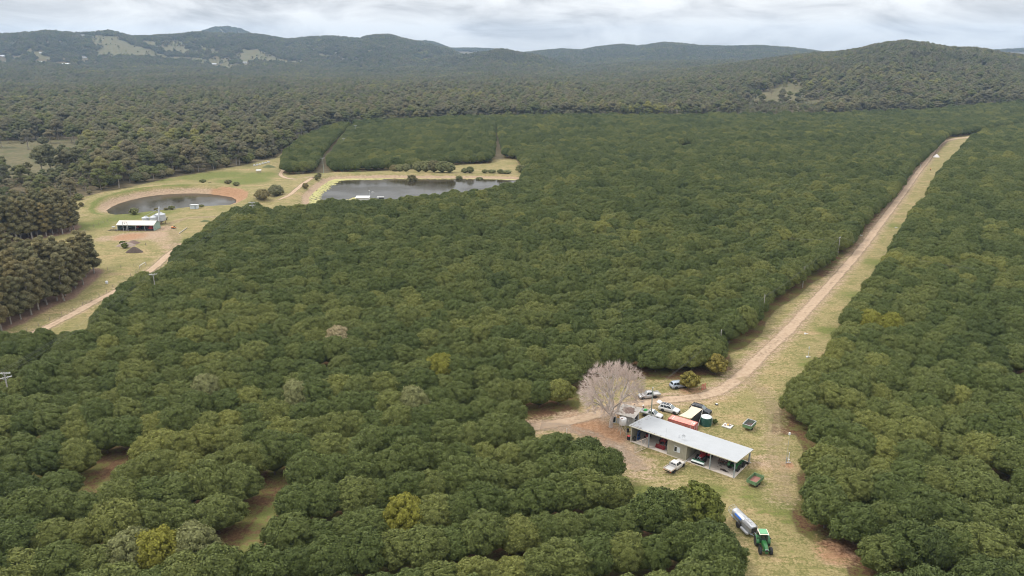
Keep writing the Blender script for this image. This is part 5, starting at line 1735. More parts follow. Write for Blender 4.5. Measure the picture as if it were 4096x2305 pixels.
        for q in (W2, -W2 - .03):
            b_.prism([(3.92, .62), (3.92, .08), (4.6, .05), (4.3, .35), (4.05, .62)], q, q + .03, "Y")
        b_.build("bucket", loader if loader is not GREEN_T else DARKSTEEL, t)
    lk = MB(); lk.tube((-.3, .35, .75), (-1.05, .42, .55), .04); lk.tube((-.3, -.35, .75), (-1.05, -.42, .55), .04); lk.tube((-.35, 0, 1.1), (-1.0, 0, .95), .035); lk.build("hitch", DARKSTEEL, t)
    return t
def shl(x, y, z=.1):
    p = sh(x, y, z); return (p.x, p.y, p.z)
FACE_OUT = SA - pi / 2
# red loader tractor in the left bays, nose out
tractor("dark red tractor with front loader bucket in the shed's left bay", shl(6.45, 5.55), FACE_OUT, RED_D, RIM_W, cab=False, loader=RED_D, rops=True)
tractor("bright red tractor behind the white and green mulcher in the right bays", shl(15.55, 4.1), FACE_OUT - .10, RED_T, RIM_W, cab=False, rops=True, s=.95)
tractor("green tractor with yellow wheels parked facing inward at the shed's east end", shl(21.9, 2.9), SA + pi / 2 - .15, GREEN_T, RIM_Y, cab=False, loader=GREEN_T, rops=True, s=.92)
# mulcher
mu = thing("mulcher", "wide white and green mulcher standing at the front of the slab", "implement", shl(15.35, .55), SA + .03, None)
m = MB(); m.prism([(-.40, .12), (-.45, .45), (-.15, .62), (.32, .60), (.45, .40), (.45, .12)], -1.32, 1.32, "X"); m.build("housing", mat("mulcher_white", (.55, .60, .58), .45), mu)
m = MB(); m.box((0, -.47, .24), (2.62, .03, .30)); m.tube((-1.3, .35, .14), (1.3, .35, .14), .10); m.build("flap", DARKSTEEL, mu)
m = MB(); m.box((-.75, .05, .69), (1.0, .30, .14)); m.box((.65, .05, .69), (1.15, .30, .14)); m.box((0, .1, .72), (.4, .4, .22)); m.build("drive_cover", GREEN_D, mu, bevel=.03)
m = MB(); m.path([(-.45, .2, .6), (-.28, .2, 1.15), (0, .2, 1.36), (.28, .2, 1.15), (.45, .2, .6)], .035); m.tube((0, .2, 1.34), (0, .75, .7), .03); m.tube((0, .3, .8), (0, 1.0, .75), .06); m.build("headstock", GALV_L, mu)
# disc implement
di = thing("disc_plough", "black disc implement on the slab between the red and green tractors", "implement", shl(19.3, 3.6), SA + .2)
m = MB()
for r_ in (-.45, .45):
    for k in range(6):
        m.lathe([(.02, -.03), (.34, .02), (.36, .03), (.34, .04), (.02, .02)], (-.75 + k * .3, r_, .38), 14, "X")
    m.tube((-.9, r_, .38), (.9, r_, .38), .05)
m.build("discs", DARKSTEEL, di)
m = MB(); m.box((0, -.45, .72), (1.9, .10, .10)); m.box((0, .45, .72), (1.9, .10, .10)); m.box((-.8, 0, .72), (.1, .9, .1)); m.box((.8, 0, .72), (.1, .9, .1)); m.path([(-.4, .45, .75), (0, .7, 1.25), (.4, .45, .75)], .04)
for q in (-.8, 0, .8):
    m.tube((q, -.45, .4), (q, -.45, .72), .035); m.tube((q, .45, .4), (q, .45, .72), .035)
m.build("frame", RUST, di)
# old blue machine and clutter in the left bay
bl = thing("blue_press", "tall blue workshop press against the shed's left wall", "machine", shl(.9, 2.0), SA)
m = MB()
for q in (-.45, .45):
    m.box((0, q, .95), (.14, .12, 1.9))
m.box((0, 0, 1.85), (.16, 1.02, .16)); m.box((0, 0, .9), (.3, .9, .12)); m.box((0, 0, .06), (.5, 1.1, .1)); m.tube((0, 0, 1.8), (0, 0, 1.2), .07); m.build("frame", BLUE_D, bl)
m = MB(); m.tube((.05, .25, 1.0), (.05, .25, 1.35), .06); m.build("jack", DARKSTEEL, bl)
qd = thing("quad_bike", "dark red quad bike in the back of the left bay", "quad bike", shl(2.2, 3.6), FACE_OUT + .2)
m = MB(); m.loft([[(-.7, .30, .55), (-.7, .22, .85), (-.7, -.22, .85), (-.7, -.30, .55)], [(-.1, .22, .5), (-.1, .16, .82), (-.1, -.16, .82), (-.1, -.22, .5)], [(.45, .28, .5), (.45, .22, .95), (.45, -.22, .95), (.45, -.28, .5)], [(.85, .30, .5), (.85, .22, .75), (.85, -.22, .75), (.85, -.30, .5)]][::-1]); m.build("body", RED_D, qd, bevel=.03)
m = MB(); m.box((-.25, 0, .90), (.7, .26, .12)); m.build("seat", PLASTIC, qd, bevel=.04)
m = MB(); m.tube((.4, 0, .9), (.3, 0, 1.15), .03); m.tube((.28, -.36, 1.15), (.28, .36, 1.15), .025); m.build("handlebar", PLASTIC, qd)
for a in (.62, -.62):
    for b_ in (.42, -.42):
        wheel(qd, (a, b_, .28), .28, .24, RIM_D, .5)
for lb, x, y, mt in (("grey steel drum beside the blue press in the shed", .65, .75, DARKSTEEL), ("blue plastic drum in the shed's left bay", 1.5, 4.6, BLUE_D)):
    m = MB(); m.lathe([(.29, 0), (.29, .28), (.305, .30), (.29, .32), (.29, .58), (.305, .60), (.29, .62), (.29, .88), (.27, .88), (.01, .86)], n=18)
    tag(m.build("drum", mt, None, shl(x, y), smooth=True), lb, "drum")
bn = thing("workbench", "cluttered dark workbench along the back of the left bay", "bench", shl(4.8, 6.2), SA)
m = MB(); m.box((0, 0, .88), (3.2, .7, .07)); m.build("top", TIMBER, bn)
for a in (-1.5, 1.5):
    for b_ in (-.3, .3):
        m = MB(); m.box((a, b_, .42), (.08, .08, .84)); m.build("leg", TIMBER, bn)
rb_ = MB(); rb_.box((0, 0, .42), (.55, .6, .84), taper=1.12); rb = tag(rb_.build("wheelie_bin", PLASTIC, None, (sh(-.62, .45).x, sh(-.62, .45).y, .02), rz=SA, bevel=.03), "black bin with red lid outside the shed's left corner", "bin")
m = MB(); m.box((0, 0, .90), (.62, .66, .08)); m.build("lid", mat("red_lid", (.6, .06, .05), .5), rb, bevel=.02)
# ------------------------------------------------------------------ the yard behind the shed
# old tin shed
TA = heading((23.52, 150.99), (26.36, 149.35))
ts = thing("tin_shed", "small old corrugated tin shed with dead leaves heaped on its roof", "shed", (23.45, 151.05, 0), TA)
TW, TD = 3.75, 4.1
m = MB(); m.box((TW / 2, .04, 1.25), (TW, .06, 2.5)); m.build("front_wall", TIN, ts)
m = MB(); m.box((.03, TD / 2 + .06, 1.25), (.06, TD - .06, 2.5)); m.build("side_wall", TIN, ts)
m = MB(); m.box((TW - .03, .75, 1.25), (.06, 1.3, 2.5)); m.box((TW - .03, 3.5, 1.25), (.06, 1.1, 2.5)); m.box((TW - .03, 2.2, 2.3), (.06, 1.5, .4)); m.build("side_wall", TIN, ts)
m = MB(); m.box((TW / 2, TD, 1.2), (TW - .14, .06, 2.4)); m.build("back_wall", TIN, ts)
m = MB(); m.box((TW - .10, 2.2, 1.05), (.04, 1.4, 2.05)); m.build("door", mat("doorway_shade", (.03, .03, .03), .9), ts)  # near-black sheet across the open doorway, painted as the shade inside
m = MB(); m.box((TW + .08, 3.05, 1.2), (.09, .09, 2.4)); m.build("door_post", TIMBER, ts)
m = MB(); m.box((TW / 2 + .05, TD / 2, 2.62), (TW + 1.0, TD + 1.0, .07), rx=.05); m.build("roof", TIN_R, ts)
m = MB(); rg = random.Random(12)
n = 26; ring = [(TW / 2 + .1 + cos(6.283 * k / n) * (1.45 + rg.uniform(-.35, .3)), TD / 2 + .15 + sin(6.283 * k / n) * (1.55 + rg.uniform(-.4, .3))) for k in range(n)]
vs = [(x, y, 2.66 + .05 * (y - TD / 2)) for x, y in ring] + [(TW / 2 + .1 + (x - TW / 2 - .1) * .55, TD / 2 + .15 + (y - TD / 2 - .15) * .55, 2.80 + .05 * (y - TD / 2) + rg.uniform(-.05, .05)) for x, y in ring] + [(TW / 2, TD / 2, 2.82)]
m.add(vs, [(i, (i + 1) % n, n + (i + 1) % n, n + i) for i in range(n)] + [(n + i, n + (i + 1) % n, 2 * n) for i in range(n)])
m.build("leaf_litter", LITTER, ts)
m = MB(); m.box((.42, -.005, 1.75), (.55, .025, .75)); sg = m.build("warning_sign", YELLOW, ts)
m = MB(); m.box((.42, -.024, 1.80), (.30, .01, .05), ry=.9); m.box((.42, -.024, 1.80), (.30, .01, .05), ry=-.9); m.box((.42, -.024, 1.55), (.36, .01, .05)); m.build("warning_mark", PLASTIC, sg)
m = MB(); m.prism([(2.75, 1.0), (3.0, 1.3), (2.78, 1.6), (2.58, 1.25)], -.012, .005, "Y"); m.build("white_patch", MARK, ts)
m = MB(); m.tube((3.3, -.4, 2.62), (5.4, -1.9, 2.95), .035); m.build("overhead_pipe", GALV_L, ts)
# ute canopy window leaning on the tin shed
lw = thing("leaning_window", "dark framed window panel leaning at the tin shed's left wall", "window", (22.75, 151.35, .02), TA + .35)
f = MB()
for dx, dz, w_, h_2 in ((0, 1.28, 1.1, .09), (0, .06, 1.1, .09), (-.52, .67, .09, 1.2), (.52, .67, .09, 1.2)):
    f.box((dx, dz * .35 - .1, dz), (w_, .06, h_2), rx=-.33)
f.build("frame", GALV, lw)
g = MB(); g.box((0, .135, .67), (.98, .02, 1.18), rx=-.33); g.build("pane", GLASS, lw)
# overhead fuel tank
tk = thing("overhead_tank", "small white cylindrical tank on a spindly steel stand", "tank", (24.05, 146.15, 0), .2)
m = MB(); m.lathe([(.01, 2.25), (.74, 2.28), (.77, 2.32), (.77, 3.72), (.74, 3.77), (.60, 3.80), (.01, 3.83)], n=28); m.build("drum", mat("old_white_tank", (.62, .62, .61), .5, var=.12, scale=1.5, dirt=(.5, .46, .42)), tk, smooth=True)
m = MB(); m.lathe([(.13, 3.83), (.13, 3.88), (.01, 3.90)], (-.3, -.2, 0), 12); m.box((-.35, -.25, 3.84), (.34, .25, .02)); m.build("hatch", RUST, tk)
for a in (.8, 2.37, 3.94, 5.5):
    m = MB(); m.tube((cos(a) * 1.12, sin(a) * 1.12, 0), (cos(a) * .68, sin(a) * .68, 2.3), .045, None, 6); m.build("leg", mat("stand_steel", (.42, .38, .33), .7, var=.2), tk)
m = MB()
for k in range(4):
    a, b_ = .8 + k * pi / 2, .8 + (k + 1) * pi / 2
    m.tube((cos(a) * 1.05, sin(a) * 1.05, .3), (cos(b_) * .75, sin(b_) * .75, 1.95), .02, None, 5); m.tube((cos(b_) * 1.05, sin(b_) * 1.05, .3), (cos(a) * .75, sin(a) * .75, 1.95), .02, None, 5)
m.tube((cos(.8) * 1.1, sin(.8) * 1.1, .1), (cos(5.5) * 1.1, sin(5.5) * 1.1, .1), .025); m.build("brace", MATS["stand_steel"], tk)
m = MB(); m.path([(.7, .2, 2.3), (.95, .25, 1.2), (1.2, .2, .1)], .02, 5); m.build("hose", PLASTIC, tk)
m = MB(); m.lathe([(.27, 0), (.28, .3), (.27, .34), (.28, .66), (.27, .82), (.25, .83), (.01, .80)], n=16)
tag(m.build("drum", mat("black_drum", (.03, .028, .027), .6), None, (25.4, 147.0, .0), smooth=True), "black drum standing behind the overhead tank's stand", "drum")

# shipping container
A = Vector((34.23, 148.23, 0)); B = Vector((39.13, 144.68, 0))
CA = heading(A, B)
cn = thing("shipping_container", "faded red shipping container standing behind the machinery shed", "container", (A.x, A.y, .08), CA)
CLN, CW, CH = 6.06, 2.30, 2.52
m = MB(); m.box((CLN / 2, .03, CH / 2), (CLN - .2, .06, CH - .2)); m.build("side_panel", CRED, cn)
m = MB(); m.box((CLN / 2, CW - .03, CH / 2), (CLN - .2, .06, CH - .2)); m.build("side_panel", CRED, cn)
m = MB(); m.box((CLN / 2, CW / 2, CH - .03), (CLN - .2, CW - .2, .06)); m.box((CLN / 2, CW / 2, .10), (CLN - .2, CW - .2, .1)); m.build("roof", CRED_T, cn)
m = MB()
for x in (.06, CLN - .06):
    for y in (.06, CW - .06):
        m.box((x, y, CH / 2), (.14, .14, CH))
for y in (.06, CW - .06):
    for z in (.07, CH - .05):
        m.box((CLN / 2, y, z), (CLN - .28, .12, .12))
for x in (.06, CLN - .06):
    for z in (.07, CH - .05):
        m.box((x, CW / 2, z), (.12, CW - .28, .12))
m.build("frame", CRED_E, cn)
m = MB(); m.box((CLN - .05, CW / 2, CH / 2), (.05, CW - .26, CH - .24)); dr = m.build("end_door", CRED_E, cn)
m = MB()
for y in (.35, .75, 1.55, 1.95):
    m.tube((CLN + .01, y, .15), (CLN + .01, y, CH - .15), .022, None, 6)
m.build("lock_rod", MARK, dr)
m = MB()                                               # weathered white stencil lines on the door end
for y, z, a, b_ in ((.55, 1.9, .22, .05), (.55, 1.75, .30, .05), (.55, 1.6, .18, .05), (1.75, 1.9, .28, .06), (1.75, 1.7, .28, .04), (1.75, 1.58, .2, .04), (1.75, 1.45, .26, .04)):
    m.box((CLN - .018, y, z), (.012, a, b_))
m.build("stencil_mark", MARK, dr)
m = MB(); m.box((.85, 1.1, CH + .008), (.12, 1.4, .012)); m.box((CLN - .5, 1.2, CH + .008), (.25, .9, .012)); m.box((CLN - .9, 1.1, CH + .02), (.06, 2.0, .03), rz=.15); m.build("roof_patch", MARK, cn)
m = MB(); m.box((1.75, -.08, 1.75), (1.2, .16, .06)); m.box((1.75, -.02, 1.45), (1.1, .04, .5)); m.build("window_hood", mat("cream_shutter", (.55, .50, .40), .6), cn)
m = MB(); m.tube((CLN - .75, -.05, 1.4), (CLN - .7, 0, CH), .03); m.build("vent_pipe", MARK, cn)

# shade sail pen
P = [Vector((40.77, 154.15, 2.65)), Vector((42.96, 152.7, 2.6)), Vector((39.2, 147.95, 2.68)), Vector((36.88, 149.57, 2.66))]
sp = thing("shade_pen", "cream shade sail over a black mesh pen beside the container", "shade sail", (40, 151, 0))
off = Vector((40, 151, 0))
m = MB(); N_ = 10
g = []
for i in range(N_ + 1):
    for j in range(N_ + 1):
        u, v = i / N_, j / N_
        p = lerp4(P[0], P[1], P[2], P[3], u, v) - off
        p.z -= .30 * (u * (1 - u) * 4) * (v * (1 - v) * 4) + .05 * sin(v * 19) * (u * (1 - u) * 4)
        # the left edge is scalloped
        cvec = (P[1] - P[0]).normalized()
        p += cvec * .35 * (v * (1 - v) * 4) * (1 - u)
        g.append(p)
m.add(g, [(i * (N_ + 1) + j, (i + 1) * (N_ + 1) + j, (i + 1) * (N_ + 1) + j + 1, i * (N_ + 1) + j + 1) for i in range(N_) for j in range(N_)])
so = m.build("sail", SAIL, sp, smooth=True)
sm = so.modifiers.new("cloth", "SOLIDIFY"); sm.thickness = .02
m = MB(); a = P[1] - off; b_ = P[2] - off
m.add([(a.x, a.y, .05), (b_.x, b_.y, .05), (b_.x, b_.y, 2.5), (a.x, a.y, 2.45), (a.x + .03, a.y - .03, .05), (b_.x + .03, b_.y - .03, .05), (b_.x + .03, b_.y - .03, 2.5), (a.x + .03, a.y - .03, 2.45)], [(0, 1, 2, 3), (7, 6, 5, 4), (0, 3, 7, 4), (1, 5, 6, 2), (3, 2, 6, 7), (0, 4, 5, 1)])
a = P[0] - off
m.build("mesh_wall", BLACKCLOTH, sp)
m = MB(); c_ = P[1] - off; m.add([(a.x + .1, a.y - .06, .05), (c_.x - .1, c_.y + .06, .05), (c_.x - .1, c_.y + .06, 2.4), (a.x + .1, a.y - .06, 2.4), (a.x + .1, a.y - .03, .05), (c_.x - .1, c_.y + .09, .05), (c_.x - .1, c_.y + .09, 2.4), (a.x + .1, a.y - .03, 2.4)], [(0, 1, 2, 3), (7, 6, 5, 4), (0, 3, 7, 4), (1, 5, 6, 2), (3, 2, 6, 7), (0, 4, 5, 1)])
m.build("mesh_wall", BLACKCLOTH, sp)
for q in P:
    p = q - off; m = MB(); m.tube((p.x, p.y, 0), (p.x, p.y, 2.85), .09, None, 8); m.build("post", TIMBER, sp)
m = MB(); p = P[1] - off; m.tube((p.x, p.y - .1, 2.5), (p.x - 1.7, p.y - 3.4, .1), .05, None, 6); m.build("stay", MARK, sp)
m = MB(); p = P[0] - off; m.tube((p.x, p.y, 2.5), (p.x - 2.6, p.y + .6, .05), .012, None, 5); m.build("guy_rope", MARK, sp)

# rainwater tank
wk = thing("rainwater_tank", "round dark green rainwater tank with white ribbed lid", "water tank", (43.27, 150.35, 0))
m = MB()
prof = [(1.22, .02)]
for k in range(8):
    z = .08 + k * .23; prof += [(1.235, z), (1.235, z + .15), (1.205, z + .19)]
prof += [(1.22, 1.92), (1.18, 1.96)]
m.lathe(prof, n=40); m.build("wall", TANKG, wk, smooth=True)
m = MB(); m.lathe([(1.20, 1.965), (1.14, 2.03), (.62, 2.24), (.3, 2.33), (.26, 2.40), (.01, 2.41)], n=40); lid = m.build("lid", TANKW, wk, smooth=True)
m = MB()
for k in range(8):
    a = k * pi / 4 + .2; m.tube((cos(a) * .3, sin(a) * .3, 2.34), (cos(a) * 1.18, sin(a) * 1.18, 2.0), .022, None, 5)
m.build("rib", mat("grey_rib", (.18, .2, .2), .6), lid)
m = MB(); m.box((1.24, -.2, 1.72), (.14, .14, .16)); m.tube((1.3, -.3, .1), (1.3, -.3, 1.7), .04); m.build("overflow_pipe", WHITE, wk)

# trailers
def trailer(label, corners, floor_m, rim_m, mesh):
    A, B, C, D = [Vector(c) for c in corners]
    W_ = ((A - B).length + (C - D).length) / 2; L_ = ((B - C).length + (A - D).length) / 2
    ctr = (A + B + C + D) / 4
    hd = heading((A + B) / 2, (C + D) / 2)
    t = thing("farm_trailer", label, "trailer", (ctr.x, ctr.y, 0), hd, "green box trailers near the shed")
    z0, z1_ = .72, 1.45
    m = MB(); m.box((0, 0, z0), (L_ - .08, W_ - .08, .06)); m.build("floor", floor_m, t)
    for y in (1, -1):
        m = MB(); m.box((0, y * (W_ / 2), (z0 + z1_) / 2), (L_, .05, z1_ - z0))
        for k in range(5):
            m.box((-L_ / 2 + .08 + k * (L_ - .16) / 4, y * (W_ / 2 + .045), (z0 + z1_) / 2), (.07, .04, z1_ - z0))
        m.build("side_board", GREEN_TR, t)
    for x in (1, -1):
        m = MB(); m.box((x * (L_ / 2 - .03), 0, (z0 + z1_) / 2 - .01), (.05, W_ - .06, z1_ - z0 - .02))
        for k in range(3):
            m.box((x * (L_ / 2 + .015), -W_ / 2 + .2 + k * (W_ - .4) / 2, (z0 + z1_) / 2), (.04, .07, z1_ - z0))
        m.build("end_board", GREEN_TR, t)
    m = MB()
    for y in (.45, -.45):
        m.box((0, y, z0 - .12), (L_ - .2, .10, .16))
    m.box((0, 0, z0 - .25), (.12, W_ - .2, .12)); m.path([(L_ / 2 - .2, .42, z0 - .12), (L_ / 2 + 1.1, 0, .45)], .05); m.path([(L_ / 2 - .2, -.42, z0 - .12), (L_ / 2 + 1.1, 0, .45)], .05); m.tube((L_ / 2 + 1.0, 0, .45), (L_ / 2 + 1.0, 0, 0), .03)
    m.build("frame", RUST, t)
    for x in ((.45, -.45) if not mesh else (0,)):
        for y in (1, -1):
            wheel(t, (x - .1, y * (W_ / 2 - .18), .36), .36, .20, RIM_W, .5)
    if mesh:
        m = MB()
        for y in (1, -1):
            m.box((0, y * W_ / 2, z1_ + .06), (L_ + .1, .12, .10))
        for x in (1, -1):
            m.box((x * L_ / 2, 0, z1_ + .06), (.12, W_ - .14, .10))
        m.build("rim", GALV_L, t)
        m = MB()
        for k in range(int(L_ / .15)):
            m.box((-L_ / 2 + .1 + k * .15, 0, z1_ + .05), (.022, W_ - .14, .015))
        for k in range(int(W_ / .15)):
            m.box((0, -W_ / 2 + .1 + k * .15, z1_ + .07), (L_ - .14, .022, .015))
        m.build("mesh_cover", mat("dark_mesh", (.08, .08, .08), .6), t)
    return t
trailer("green box trailer with grey rim and mesh cover beside the faint track", [(50.58, 147.65), (52.29, 146.96), (54.06, 149.05), (52.53, 150.19)], RUST, GALV_L, True)
trailer("open green box trailer with rusty floor off the shed's east corner", [(44.99, 125.77), (46.39, 124.51), (48.62, 126.84), (47.31, 128.25)], mat("trailer_floor", (.25, .11, .085), .8, var=.3, scale=3), None, False)

# pump pad
pd = thing("pump_pad", "square concrete pad with small yellow pump and pipes", "pump", (47.9, 149.45, 0), heading((46.52, 149.4), (48.12, 148.15)))
m = MB(); m.box((0, 0, .14), (2.05, 1.9, .22)); m.build("slab", CONC2, pd, bevel=.02)
m = MB(); m.lathe([(.01, .25), (.20, .28), (.24, .42), (.18, .58), (.01, .62)], (.05, .1, 0), 14); m.build("pump_body", mat("pump_yellow", (.65, .42, .08), .5), pd, smooth=True)
m = MB(); m.path([(.05, .1, .4), (.6, .1, .4), (.6, .6, .4)], .05); m.path([(.05, .3, .45), (.0, .7, .45), (-.6, .7, .3)], .045); m.tube((.5, -.3, .25), (.5, -.3, .75), .04); m.box((-.5, -.2, .30), (.3, .4, .12)); m.tube((.3, .5, .25), (.3, .5, .8), .03); m.build("pipework", RUST, pd)
# flat stones / lids
# weather mast and white standpipe
mt = thing("weather_mast", "slim grey pole with small white box on top beside the faint track", "mast", (55.41, 133.76, 0))
m = MB(); m.tube((0, 0, 0), (0, 0, 6.6), .035, .02, 8); m.build("pole", GALV, mt)
m = MB(); m.box((0, 0, 6.85), (.34, .34, .42), taper=.8); m.lathe([(.22, 6.6), (.22, 6.64), (.02, 6.66)], n=12); m.build("sensor_box", WHITE, mt, bevel=.03)
m = MB(); m.box((.04, -.06, 1.2), (.16, .12, .5)); m.box((0, -.06, .6), (.12, .1, .9)); m.build("cabinet", GALV, mt)
sp_ = MB(); sp_.tube((0, 0, 0), (0, 0, 1.75), .085, None, 12); sp_.lathe([(.11, 1.75), (.11, 1.85), (.02, 1.88)], n=12)
tag(sp_.build("standpipe", WHITE, None, (56.35, 134.9, 0)), "upright white pipe standing beside the slim weather mast", "pipe")
vl = MB(); vl.tube((0, 0, 0), (0, 0, .75), .09); vl.box((0, 0, .8), (.35, .22, .2)); vl.tube((-.5, 0, .15), (.5, 0, .15), .1)
tag(vl.build("irrigation_valve", mat("white_valve", (.7, .69, .66), .5, var=.2), None, (56.0, 134.0, 0), bevel=.02), "white irrigation valve at the foot of the upright white pipe", "valve")
wp = at(2267, 1731); k = MB(); k.tube((0, 0, 0), (0, 0, 1.0), .07, None, 10); k.lathe([(.09, 1.0), (.09, 1.06), (.01, 1.08)], n=10)
tag(k.build("marker_post", WHITE, None, (wp.x, wp.y, 0)), "short white marker post beside the gravelly entrance track", "post")
k = MB(); k.lathe([(.36, 0), (.40, .1), (.34, .2), (.30, .24), (.01, .26)], n=16); o = tag(k.build("tyre_drum", RUBBER, None, (48.25, 160.09, 0), smooth=True), "small black drum with white top lying alone on the grass", "drum")
k = MB(); k.lathe([(.26, .245), (.24, .30), (.01, .32)], n=14); k.build("lid", WHITE, o)
# red gate rack by the round bush
rgk = thing("red_rack", "faded red steel rack standing beside the mottled round bush", "rack", (47.15, 168.3, 0), .5)
m = MB()
for z in (.15, .5, .85, 1.2, 1.5):
    m.box((0, 0, z), (1.3, .05, .14))
for x in (-.62, 0, .62):
    m.box((x, .03, .8), (.08, .06, 1.6))
m.build("panel", BRICKRED, rgk)
m = MB(); m.tube((-.5, .05, 1.3), (-1.6, .5, .3), .04); m.tube((.5, .05, 1.2), (.2, .9, .05), .04); m.build("strut", BRICKRED, rgk)

# ------------------------------------------------------------------ sprayer and tractor at the bottom of the yard
tractor("green cab tractor with yellow wheels hitched to the silver sprayer", (42.2, 107.65, .02), RAD(-93), GREEN_T, RIM_Y, cab=True, roof=GREEN_R, s=1.0)
dv = Vector((.295, -.955)).normalized()
sa = math.atan2(dv.y, dv.x)
sy = thing("orchard_sprayer", "long silver tank sprayer with wire fan guard behind the green tractor", "sprayer", (40.62, 112.85, .02), sa)
m = MB()
secs = []
for x, r, z in ((-2.0, .78, 1.35), (-1.95, .84, 1.35), (.55, .84, 1.35), (.62, .80, 1.35)):
    secs.append([(x, cos(2 * pi * k / 28) * r, z + sin(2 * pi * k / 28) * r * .92) for k in range(28)])
m.loft(secs[::-1]); tkb = m.build("rear_tank", STAIN, sy, smooth=True)
m = MB()
secs = []
for x, w_, zt in ((.63, .82, 2.08), (2.75, .80, 2.02), (3.05, .66, 1.92), (3.08, .60, 1.86)):
    secs.append([(x, w_ * .72, .62), (x, w_, .95), (x, w_, zt - .42), (x, w_ * .62, zt), (x, -w_ * .62, zt), (x, -w_, zt - .42), (x, -w_, .95), (x, -w_ * .72, .62)])
m.loft(secs[::-1]); ft = m.build("front_tank", STAIN, sy, smooth=True, bevel=.04)
m = MB()
for k in range(8):
    x = .85 + k * .27
    for q in (1, -1):
        m.box((x, q * .80, 1.35), (.09, .09, .75)); m.box((x, q * .66, 1.82), (.09, .40, .08), rx=-q * .95)
m.build("tank_rib", STAIN_D, ft)
m = MB(); m.box((3.10, 0, 1.25), (.06, 1.0, .9)); m.build("front_grille", DARKSTEEL, sy)
m = MB()
for q in (0, 1):
    for k in range(6):
        a0, a1 = [RAD(12 + 27 * j / 6) if q == 0 else pi - RAD(12 + 27 * j / 6) for j in (k, k + 1)]
        P_ = [(cos(a) * .852, 1.35 + sin(a) * .852 * .92) for a in (a0, a1)]
        m.add([(-1.65, P_[0][0], P_[0][1]), (.30, P_[0][0], P_[0][1]), (.30, P_[1][0], P_[1][1]), (-1.65, P_[1][0], P_[1][1])], [(0, 1, 2, 3)])
m.build("blue_stripe", BLUE, tkb)
m = MB(); m.lathe([(.26, 2.16), (.28, 2.22), (.24, 2.26), (.01, 2.28)], (.9, 0, -.10), 18); m.lathe([(.2, 2.16), (.2, 2.2), (.01, 2.22)], (.2, .1, -.02), 16); m.box((1.6, .05, 2.06), (.55, .42, .10)); m.box((2.3, -.1, 2.06), (.35, .14, .08)); m.build("hatch", STAIN_D, sy)
m = MB(); m.lathe([(.66, -2.75), (.74, -2.7), (.78, -2.1), (.74, -2.04)], (0, 0, 1.30), 26, "X"); m.build("fan_shroud", STAIN_D, sy, smooth=True)
m = MB()
for k in range(9):
    a = 2 * pi * k / 9; m.box((-2.45, cos(a) * .4, 1.30 + sin(a) * .4), (.06, .12, .52), rx=a - pi / 2)
m.lathe([(.01, -2.6), (.16, -2.58), (.18, -2.3), (.01, -2.28)], (0, 0, 1.30), 14, "X"); m.build("fan", DARKSTEEL, sy)
m = MB()
for x in (-3.0, -3.55):
    n = 20
    m.path([(x, cos(pi * k / n) * .88, 1.25 + sin(pi * k / n) * .86) for k in range(n + 1)], .018, 5)
for k in (0, 4, 8, 12, 16, 20):
    a = pi * k / 20
    m.tube((-2.3, cos(a) * .80, 1.25 + sin(a) * .80), (-3.55, cos(a) * .88, 1.25 + sin(a) * .86), .016, None, 5)
m.tube((-3.55, -.88, 1.25), (-3.55, .88, 1.25), .018, None, 5); m.tube((-3.55, -.88, 1.25), (-2.2, -.8, .62), .02); m.tube((-3.55, .88, 1.25), (-2.2, .8, .62), .02)
m.build("fan_guard", GALV_L, sy)
m = MB(); m.box((.2, .55, .56), (5.6, .12, .16)); m.box((.2, -.55, .56), (5.6, .12, .16)); m.box((-2.4, 0, .62), (.9, 1.5, .12)); m.tube((0, -1.0, .5), (0, 1.0, .5), .08); m.path([(2.9, .5, .56), (3.9, 0, .50)], .07); m.path([(2.9, -.5, .56), (3.9, 0, .50)], .07); m.tube((3.2, 0, .9), (4.2, 0, .85), .05); m.build("chassis", GALV, sy)
for q in (1, -1):
    m = MB(); m.prism([(.75, q * .82), (2.6, q * .82), (2.95, q * .95), (2.75, q * 1.30), (.85, q * 1.30)], .46, .74, "Z"); m.build("side_platform", STAIN_D, sy)
    wheel(sy, (0, q * 1.02, .55), .55, .42, RIM_W, .42)

